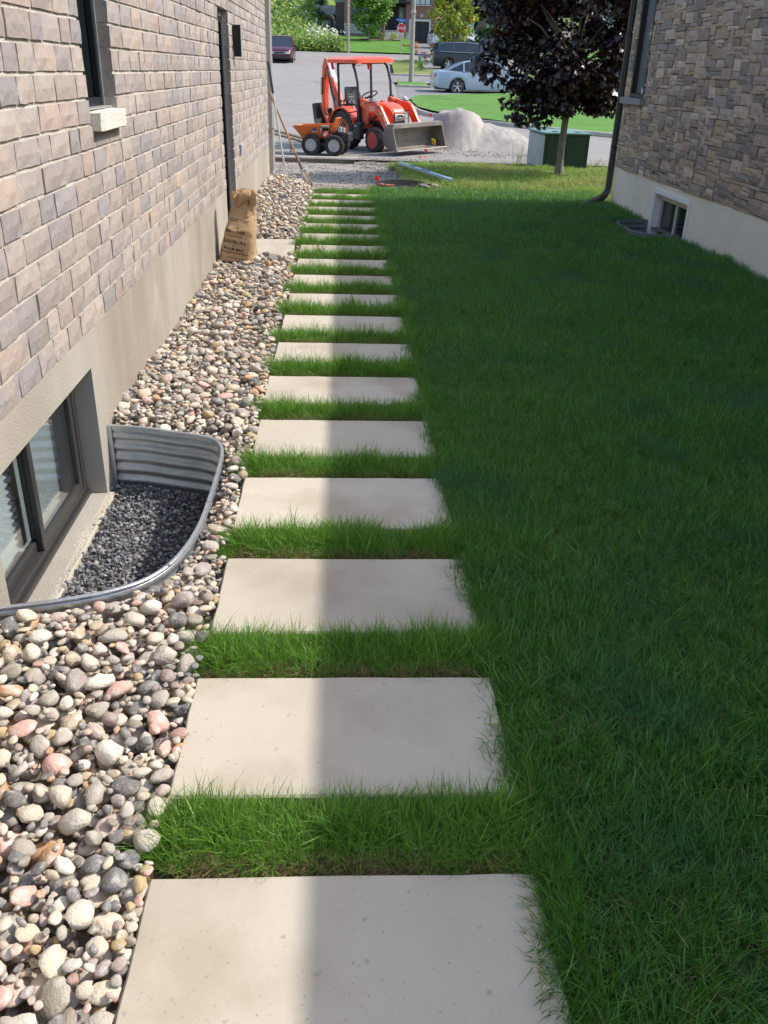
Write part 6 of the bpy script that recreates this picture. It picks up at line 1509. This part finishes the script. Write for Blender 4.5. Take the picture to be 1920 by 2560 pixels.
# windows
def fwin(x0, x1, z0, z1, y, nx=2, frame=m_blackdoor, glass=None):
    g = fp('window', glass or M('sky_reflecting_glass', (.20, .25, .30), rough=.05, metal=.6, spec=.8) if 'sky_reflecting_glass' not in bpy.data.materials else bpy.data.materials['sky_reflecting_glass'], ((x0, y-.02, z0), (x1, y-.012, z1)))
    b = [((x0-.05, y-.06, z0-.05), (x0, y-.005, z1+.05)), ((x1, y-.06, z0-.05), (x1+.05, y-.005, z1+.05)), ((x0+.001, y-.06, z0-.05), (x1-.001, y-.005, z0)), ((x0+.001, y-.06, z1), (x1-.001, y-.005, z1+.05))]
    for i in range(1, nx): xm = x0+(x1-x0)*i/nx; b.append(((xm-.03, y-.055, z0+.001), (xm+.03, y-.021, z1-.001)))
    for q in b[:]: 
        mb = MB(); mb.box(*q); o = mb.build('frame', frame); o.parent = g
    return g
fwin(7.05, 8.5, 7.53, 8.9, YF-.03, 3); fp('window_sill', m_trimw, ((6.95, YF-.16, 7.40), (8.62, YF-.033, 7.475)))
fwin(.98, 2.5, 5.72, 7.5, YF-.01, 2); fwin(1.05, 1.92, 4.05, 4.60, YF-.06, 2, m_blackdoor)
# garage door with its panels, surround
gd = fp('garage_door', m_blackdoor, ((6.72, YF+.12, 3.98), (8.50, YF+.16, 6.06)))
for i in range(4):
    for j in range(2):
        mb = MB(); mb.box((6.76+j*.88, YF+.10, 4.03+i*.51), (7.58+j*.88, YF+.118, 4.49+i*.51), .01); o = mb.build('panel', M('charcoal_door_panel', (.022, .024, .032), rough=.45) if 'charcoal_door_panel' not in bpy.data.materials else bpy.data.materials['charcoal_door_panel']); o.parent = gd
fp('garage_surround', m_trimw, ((6.50, YF-.07, 3.92), (6.71, YF+.2, 6.061)), ((8.51, YF-.07, 3.92), (8.66, YF+.2, 6.061)), ((6.50, YF-.08, 6.062), (8.66, YF+.2, 6.25)))
fp('garage_sill', m_trimw, ((6.4, YF-.5, 3.86), (8.8, YF+.1, 3.96)))
v_ = fp('vent', m_trimw, ((7.58, YF-.06, 6.43), (7.86, YF-.021, 6.69)))
for k in range(4): mb = MB(); mb.box((7.61, YF-.075, 6.46+k*.055), (7.83, YF-.061, 6.485+k*.055)); o = mb.build('louvre', m_greytrim); o.parent = v_
# porch: recess, door, steps with rails
fp('porch_wall', m_brownbrick, ((4.031, YF+1.6, 3.4), (6.179, YF+1.8, 10.2)), ((4.031, YF+.31, 3.4), (4.12, YF+1.59, 10.2)), ((6.08, YF+.31, 3.4), (6.179, YF+1.59, 10.2)))
fp('porch_floor', m_conc, ((4.031, YF-.3, 3.6), (6.179, YF+1.59, 5.22)))
dr = fp('front_door', m_blackdoor, ((4.55, YF+1.54, 5.225), (5.45, YF+1.59, 7.35)), bev=.01)
for z in (5.4, 6.45): mb = MB(); mb.box((4.68, YF+1.52, z), (5.32, YF+1.539, z+.8), .01); o = mb.build('door_panel', m_blk); o.parent = dr
mb = MB(); mb.lathe([(0, -.03), (.03, -.03), (.03, .02), (0, .02)], 10, 'Y', (5.36, YF+1.52, 6.2)); o = mb.build('handle', m_chrome); o.parent = dr
fp('pillar', m_stoneband, ((5.55, YF+1.2, 5.225), (6.07, YF+1.58, 7.3)))
lt = fp('porch_lamp', m_lampglass, ((5.72, YF+1.12, 6.45), (5.82, YF+1.19, 6.85)), bev=.02)
fp('porch_soffit', m_blackdoor, ((4.0, YF-.5, 7.55), (6.6, YF+1.59, 7.72)))
for k in range(6):
    fp('step', m_conc if k % 2 else m_trimw, ((4.1-.02*k, YF-.30-.30*(k+1), 3.4), (6.0, YF-.301-.30*k, 5.22-.21*(k+1))), bev=.02)
for x in (4.05, 6.05):
    mb = MB(); mb.tube([(x, YF-.2, 6.1), (x, YF-1.9, 4.9)], .03, 6); mb.tube([(x, YF-.2, 5.22), (x, YF-.2, 6.1)], .03, 6); mb.tube([(x, YF-1.9, 3.95), (x, YF-1.9, 4.9)], .03, 6)
    for k in range(1, 9): f = k/9; mb.tube([(x, YF-.2-1.7*f, 5.22-1.27*f), (x, YF-.2-1.7*f, 6.1-1.2*f)], .012, 5)
    world_part(mb.build('railing', m_blk), fh)
fp('roof', m_roof, ((-1.1, YF-.5, 10.21), (9.5, 111, 10.5)), ((0, YF+2, 10.51), (8.5, 109, 11.6)))
# pale grey neighbour
gh = empty('grey_house', (15, 100, 4), 0, 'pale grey stone and stucco house partly hidden behind the purple maple', 'house')
def gp(name, mat, *boxes, bev=0):
    mb = MB(); [mb.box(a, b, bev) for a, b in boxes]; return world_part(mb.build(name, mat), gh)
m_gst = M('grey_stucco', (.34, .36, .38), (.30, .32, .34), 2, .9, .2, 40); 
gp('wall', m_gst, ((12.75, 100.2, 3.4), (22, 108, 9.5))); gp('column', m_stoneband, ((12.6, 99.2, 3.4), (13.2, 99.8, 6.1)), ((12.55, 99.15, 6.101), (13.25, 99.85, 6.25)))
g = gp('garage_door', m_brownbrick, ((13.4, 100.1, 3.9), (15.2, 100.19, 4.6))); gp('band', m_trimw, ((13.2, 99.9, 4.65), (18, 100.19, 5.3))); gp('dark_window', m_glassdark, ((13.3, 100.1, 5.6), (14.6, 100.19, 7.6))); gp('upper_window', m_glassdark, ((15.6, 100.1, 6.2), (17, 100.19, 7.6)))
gp('roof', m_roof, ((12.3, 99.5, 9.51), (22.5, 108.5, 9.8)))
# retaining walls of big pale blocks, fence at the back
rw = empty('retaining_wall', (-1.4, 104, 5.9), 0, 'upper retaining wall of big pale blocks on the slope left of the brick house', 'wall')
r_ = random.Random(4)
for k in range(2):
    x = -3.0-(.5 if k else 0)
    while x < -.1:
        L = 1.25; mb = MB(); rough_block(mb, (x+.02, 103.6+.08*k, 6.68+.45*k), (x+L-.02, 104.2+.08*k, 7.10+.45*k), int(x*7)+k, amp=.03); world_part(mb.build('block', m_trimw), rw); x += L
rw2 = empty('retaining_wall', (-2, 101.5, 5.2), 0, 'lower sloping retaining wall of pale blocks behind the dark fence', 'wall')
for i in range(5):
    x = -2.75+i*.42; mb = MB(); rough_block(mb, (x, 101.5, 5.35), (x+.40, 101.9, 6.02), i, amp=.03); world_part(mb.build('block', m_trimw), rw2)
fn = empty('fence', (-1.4, 98, 4.4), 0, 'dark wooden fence running down the slope beside the brick house', 'fence')
for i in range(13):
    x = -2.55+i*.15; t = i/12; mb = MB(); mb.box((x, 98.0+.02*i, 4.0), (x+.13, 98.04+.02*i, 5.75-1.15*t), .005); world_part(mb.build('board', m_blk), fn)
mb = MB(); mb.box((-2.72, 97.9, 4.2), (-2.58, 98.05, 6.1), .01); world_part(mb.build('post', m_trimw), fn)

# ------------------------------------------------------------------ posts and signs
m_pole = M('concrete_pole', (.34, .30, .25), (.28, .245, .205), 5, .9, .2, 60)
def lamp_post(x, y, z, h, r0, label):
    t = empty('street_lamp', (x, y, z), 0, label, 'street lamp', 'concrete street lamps'); mb = MB(); mb.lathe([(r0, -.2), (r0*.98, .1), (r0*.62, h), (0, h+.01)], 14); mb.build('pole', m_pole, t, True)
    mb = MB(); mb.tube([(0, 0, h-.1), (0, 0, h+.15), (.3, -.5, h+.35), (.5, -1.0, h+.38)], .03, 8); mb.build('arm', m_greytrim, t, True)
    mb = MB(); mb.box((.40, -1.45, h+.32), (.62, -.95, h+.42), .03); hd = mb.build('lamp_head', m_greytrim, t); mb = MB(); mb.box((.43, -1.40, h+.305), (.59, -1.05, h+.318)); mb.build('lens', m_lampglass, hd)
    mb = MB(); mb.lathe([(r0*.9, h*.62), (r0*1.05, h*.62+.02), (r0*1.05, h*.62+.10), (r0*.85, h*.62+.12)], 12); mb.build('band', m_greytrim, t); return t
lamp_post(3.65, 51.5, 1.12, 5.2, .135, 'nearer and thicker concrete lamp post beside the silver sedan')
lamp_post(.42, 83.6, 2.85, 5.6, .125, 'farther concrete lamp post beyond the street, left of the bushy tree')
ss = empty('stop_sign', (4.85, 82.0, 2.62), 0, 'red octagonal stop sign under a blue street name plate at the corner', 'road sign')
mb = MB(); mb.tube([(0, 0, -.1), (0, 0, 2.75)], .030, 8); mb.build('post', m_greytrim, ss)
def octo(r_, y0, y1, mat, name, parent):
    mb = MB(); mb.prism([(r_*math.cos(R(22.5+45*k)), 2.20+r_*math.sin(R(22.5+45*k))) for k in range(8)], y0, y1, 'XZ'); return mb.build(name, mat, parent)
m_sw = M('sign_white', (.78, .78, .76), rough=.4); m_sr = M('sign_red', (.55, .012, .018), rough=.4); m_sb = M('sign_blue', (.02, .10, .50), rough=.4)
pl = octo(.385, -.040, -.034, m_sw, 'plate', ss); octo(.355, -.045, -.041, m_sr, 'face', pl)
def sign_text(s, size, x, z, y, mat, parent, sx=1):
    me = text_mesh(s, size); 
    for v in me.vertices: v.co = Vector((x+v.co.x*sx, y, z+v.co.y))
    me.materials.append(mat); return put('lettering', me, None, parent)
sign_text('STOP', .27, 0, 2.11, -.0485, m_sw, pl, .95)
mb = MB(); mb.box((-.40, -.045, 2.70), (.42, -.030, 2.90), .004, rot=(0, R(3), 0)); bp_ = mb.build('name_plate', m_sb, ss); [(lambda q: q.build('print', m_sw, bp_))(MB().box((x, -.0485, 2.77), (x+l, -.0460, 2.80+.03*(i == 0)))) for i, (x, l) in enumerate(((-.16, .05), (-.10, .11), (.02, .04), (.07, .13), (.21, .06)))]
mb = MB(); mb.box((-.36, -.049, 2.79), (-.28, -.046, 2.82)); mb.build('emblem', m_sw, bp_)

# ------------------------------------------------------------------ cars (local x towards the nose, y to its left)
def loft(sections, closed=True):
    n = len(sections[0]); V = [p for s_ in sections for p in s_]; F = []
    for i in range(len(sections)-1):
        for k in range(n if closed else n-1): F.append((i*n+k, i*n+(k+1) % n, (i+1)*n+(k+1) % n, (i+1)*n+k))
    F.append(tuple(range(n))[::-1]); F.append(tuple((len(sections)-1)*n+k for k in range(n))); return V, F
def car(name, loc, rz, paint, label, cat, body, roof, wb, wr=.33, track=.78, tail=None, kind='sedan', grille=True):
    """body: (x, z_low, z_belt, half_width); roof: (x, z_bottom, z_top, hw_bottom, hw_top)"""
    c = empty(name, loc, rz, label, cat)
    secs = []
    xs = [b[0] for b in body]
    fine = sorted(set(list(np.linspace(xs[0], xs[-1], 46)) + xs))
    for x in fine:
        zl, zb, hw = [float(np.interp(x, xs, [b[k] for b in body])) for k in (1, 2, 3)]
        for wx in wb:
            d = abs(x-wx)
            if d < wr*1.16: zl = max(zl, math.sqrt((wr*1.16)**2-d*d)+wr*.92)
        zl = min(zl, zb-.12); zm = zl+(zb-zl)*.55
        secs.append([(x, -hw*.90, zl), (x, -hw*.985, zl+.04), (x, -hw, zm), (x, -hw*.965, zb-.05), (x, -hw*.86, zb), (x, -hw*.4, zb+.025), (x, hw*.4, zb+.025), (x, hw*.86, zb), (x, hw*.965, zb-.05), (x, hw, zm), (x, hw*.985, zl+.04), (x, hw*.90, zl)])
    V, F = loft(secs); mb = MB(); mb.add(V, F); bd = mb.build('body', paint, c, True)
    # greenhouse
    V, F = loft([[(x, -a, z0), (x, -b, z1), (x, b, z1), (x, a, z0)] for x, z0, z1, a, b in roof]); mb = MB(); mb.add(V, F); mb.build('windows', m_carglass, c)
    inner = [q for q in roof if q[2]-q[1] > .02]
    V, F = loft([[(x, -b*1.01, z1+.002), (x, -b*.7, z1+.035), (x, b*.7, z1+.035), (x, b*1.01, z1+.002), (x, b*.98, z1-.035), (x, -b*.98, z1-.035)] for x, z0, z1, a, b in roof[1:-1]]); mb = MB(); mb.add(V, F); mb.build('roof', paint, c, True)
    def on(x, t, s_):
        z0, z1, a, b = [float(np.interp(x, [q[0] for q in roof], [q[k] for q in roof])) for k in (1, 2, 3, 4)]; return (x, s_*(a+(b-a)*t+.006), z0+(z1-z0)*t)
    rx = [q[0] for q in roof]
    for s_ in (-1, 1):
        for i, x in enumerate(np.linspace(rx[1], rx[-2], 4)):
            mb = MB(); mb.tube([on(x-(.0), 0, s_), on(x, .5, s_), on(x, 1, s_)], .030 if i in (1, 2) else .045, 6); mb.build('pillar', paint if i in (0, 3) else m_blk, c)
        for (i0, i1) in ((0, 1), (-2, -1)):      # sloping pillars along the screens
            mb = MB(); mb.tube([(roof[i0][0], s_*roof[i0][3], roof[i0][1]), (roof[i1][0], s_*roof[i1][4] if i0 == 0 else s_*roof[i1][3], roof[i1][2] if i0 == 0 else roof[i1][1])] if i0 == 0 else [(roof[-2][0], s_*roof[-2][4], roof[-2][2]), (roof[-1][0], s_*roof[-1][3], roof[-1][1])], .045, 6); mb.build('pillar', paint, c, True)
        mb = MB(); pts = [on(x, 0.03, s_) for x in np.linspace(rx[0]+.1, rx[-1]-.1, 12)]; mb.tube(pts, .014, 5); mb.build('belt_trim', m_chrome, c)
        if kind == 'van': mb = MB(); mb.tube([on(x, 1.0, s_)[:2]+(on(x, 1.0, s_)[2]-.04,) for x in np.linspace(rx[1], rx[-2], 12)], .016, 5); mb.build('roof_trim', m_chrome, c)
        for x in (rx[1]+.35, rx[1]+1.35):
            hw = float(np.interp(x, xs, [b[3] for b in body])); zb = float(np.interp(x, xs, [b[2] for b in body])); mb = MB(); mb.box((x-.1, s_*hw*.985-.015, zb-.17), (x+.1, s_*hw*.985+.03, zb-.13), .01); mb.build('door_handle', paint, c)
        for x in ((rx[1]+rx[-2])/2, rx[1]-.15, rx[-2]+.35):
            hw = float(np.interp(x, xs, [b[3] for b in body])); zb = float(np.interp(x, xs, [b[2] for b in body])); mb = MB(); mb.tube([(x, s_*hw*.970, zb-.06), (x, s_*(hw*1.0005), (zb+.28)/2+.08), (x, s_*hw*.992, .36)], .006, 4); mb.build('door_gap', m_blk, c)
        x = rx[-2]+.15; hw = body[len(body)//2][3]; mb = MB(); mb.box((x-.08, s_*(hw+.02), roof[-1][1]+.02), (x+.08, s_*(hw+.20), roof[-1][1]+.17), .03); mb.build('mirror', paint, c)
    for wx in wb:
        for s_ in (-1, 1): carwheel(c, (wx, s_*track, wr), wr, s_)
    x0, x1 = xs[0], xs[-1]; b0, b1 = body[0], body[-1]
    for s_ in (-1, 1):
        q0 = body[1]; mb = MB(); zt_ = b0[2]
        mb.box((x0-.012, s_*b0[3]*.62, zt_-.22), (x0+.08, s_*b0[3]*1.0, zt_-.05), .015); mb.add(*loft([[(x0+.02, s_*b0[3]*1.005, zt_-.22), (x0+.02, s_*b0[3]*1.005, zt_-.06), (x0+.02, s_*b0[3]*.9, zt_-.06), (x0+.02, s_*b0[3]*.9, zt_-.22)], [(x0+.42, s_*(q0[3]*1.004), zt_-.10), (x0+.42, s_*(q0[3]*1.004), zt_-.06), (x0+.42, s_*q0[3]*.9, zt_-.06), (x0+.42, s_*q0[3]*.9, zt_-.10)]])); mb.build('tail_light', m_tail, c)
        mb = MB(); mb.box((x1-.10, s_*b1[3]*.60, b1[2]-.20), (x1+.015, s_*b1[3]*1.0, b1[2]-.06), .02); mb.build('headlight', m_lampglass, c)
    mb = MB(); mb.box((x1-.02, -b1[3]*.55, b1[2]-.22), (x1+.02, b1[3]*.55, b1[2]-.05), .01); g = mb.build('grille', m_chrome, c); mb = MB(); mb.box((x1+.0205, -b1[3]*.50, b1[2]-.20), (x1+.024, b1[3]*.50, b1[2]-.07)); mb.build('grille_opening', m_blk, g)
    mb = MB(); mb.box((x1-.02, -b1[3]*.75, .26), (x1+.016, b1[3]*.75, .40), .01); mb.build('lower_grille', m_blk, c)
    mb = MB(); mb.box((x0-.015, -.25, b0[2]-.42), (x0-.005, .25, b0[2]-.30)); mb.build('number_plate', m_sw, c)
    mb = MB(); mb.box((xs[0]+.2, -track*.92, .2), (xs[-1]-.2, track*.92, .36)); mb.build('underbody', m_blk, c)
    return c
m_carglass = M('tinted_car_glass', (.015, .02, .024), rough=.06, spec=.9); m_tail = M('red_tail_lamp', (.50, .01, .02), rough=.2, spec=.6)
m_alloy = M('alloy_wheel', (.60, .60, .61), rough=.3, metal=.8)
def carwheel(parent, c, r_, s_):
    mb = MB(); w_ = .11
    mb.lathe([(r_*.66, -w_), (r_*.93, -w_), (r_, -w_*.7), (r_, w_*.7), (r_*.93, w_), (r_*.66, w_)], 28, 'Y', c); t = mb.build('wheel', m_tyre, parent, True)
    mb = MB(); mb.lathe([(r_*.60, s_*w_*.9), (r_*.68, s_*w_*1.02), (r_*.68, s_*w_*.2), (r_*.60, s_*w_*.2)] if s_ > 0 else [(r_*.60, s_*w_*.2), (r_*.68, s_*w_*.2), (r_*.68, s_*w_*1.02), (r_*.60, s_*w_*.9)], 28, 'Y', c)
    for k in range(5):
        for d in (-.13, .13):
            a = 2*math.pi*k/5+.3; mb.tube([(c[0]+r_*.12*math.cos(a), c[1]+s_*w_*.95, c[2]+r_*.12*math.sin(a)), (c[0]+r_*.64*math.cos(a+d), c[1]+s_*w_*.88, c[2]+r_*.64*math.sin(a+d))], r_*.055, 5)
    mb.lathe([(0, -.02), (r_*.15, -.02), (r_*.15, .02), (0, .02)], 12, 'Y', (c[0], c[1]+s_*w_*.95, c[2])); mb.build('rim', m_alloy, t)
    mb = MB(); mb.lathe([(0, -.01), (r_*.62, -.01), (r_*.62, .01), (0, .01)], 20, 'Y', (c[0], c[1]+s_*w_*.3, c[2])); mb.build('brake_disc', m_blk, t)
def paint(name, col, metal=.3, rough=.28): return M(name, col, rough=rough, metal=metal, spec=.4, coat=.25)
SED = [(-2.40, .34, .92, .78), (-2.20, .26, 1.00, .88), (-1.75, .22, 1.02, .915), (-1.0, .20, .97, .92), (0, .19, .94, .92), (1.0, .20, .93, .915), (1.7, .22, .84, .90), (2.15, .24, .72, .86), (2.40, .30, .62, .72)]
SROOF = [(-1.95, .98, .99, .70, .62), (-1.05, .96, 1.37, .82, .60), (-.45, .94, 1.455, .84, .61), (.15, .93, 1.46, .85, .61), (.75, .93, 1.32, .84, .60), (1.35, .90, .92, .74, .66)]
z_ = lambda x, y: float(zt(x, y))+.04
sed = car('silver_sedan', (6.68, 46.0, z_(6.5, 45.5)-.10), R(3), paint('silver_paint', (.33, .385, .45), .5, .3), 'silver four-door sedan parked side-on with its tail to the left, half behind the maple', 'car', SED, SROOF, (-1.33, 1.42), .335, .80)
VAN = [(-2.50, .42, 1.10, .84), (-2.42, .30, 1.16, .93), (-1.8, .24, 1.14, .98), (0, .22, 1.08, 1.0), (1.2, .22, 1.06, .99), (1.8, .24, 1.00, .96), (2.3, .28, .86, .88), (2.50, .34, .74, .76)]
VROOF = [(-2.44, 1.14, 1.16, .82, .78), (-2.12, 1.12, 1.66, .92, .74), (-1.2, 1.09, 1.745, .95, .75), (0, 1.07, 1.75, .96, .75), (.75, 1.06, 1.68, .95, .74), (1.75, 1.00, 1.02, .84, .76)]
mv = car('dark_minivan', (8.75, 68.3, z_(8, 68)+.02), R(2), paint('midnight_blue_paint', (.012, .016, .028), .2, .2), 'dark blue minivan with a chrome window line parked behind the silver sedan', 'minivan', VAN, VROOF, (-1.45, 1.5), .34, .86, kind='van')
mn = car('maroon_minivan', (-4.60, 73.0, z_(-4.6, 72)-.02), R(-90), paint('maroon_paint', (.085, .014, .035), .3, .25), 'dark maroon minivan driving towards the camera on the street, at the left wall', 'minivan', VAN, VROOF, (-1.45, 1.5), .34, .86, kind='van')
wsv = car('white_suv', (10.6, 92.6, z_(9, 92)+.02), R(12), paint('white_paint', (.62, .64, .66), 0, .3), 'white car parked by the dark garage door, behind the yellow-tipped tree', 'car', VAN, VROOF, (-1.45, 1.5), .34, .86, kind='suv')
dkc = car('dark_hatchback', (9.9, 82.5, z_(9, 82)+.08), R(5), paint('black_paint', (.014, .016, .02), .2, .2), 'dark car seen just above the roof of the dark minivan', 'car', SED, SROOF, (-1.33, 1.42), .335, .80)
# one more house front behind the camera's far left for the window reflections is not needed: the hill and street do that
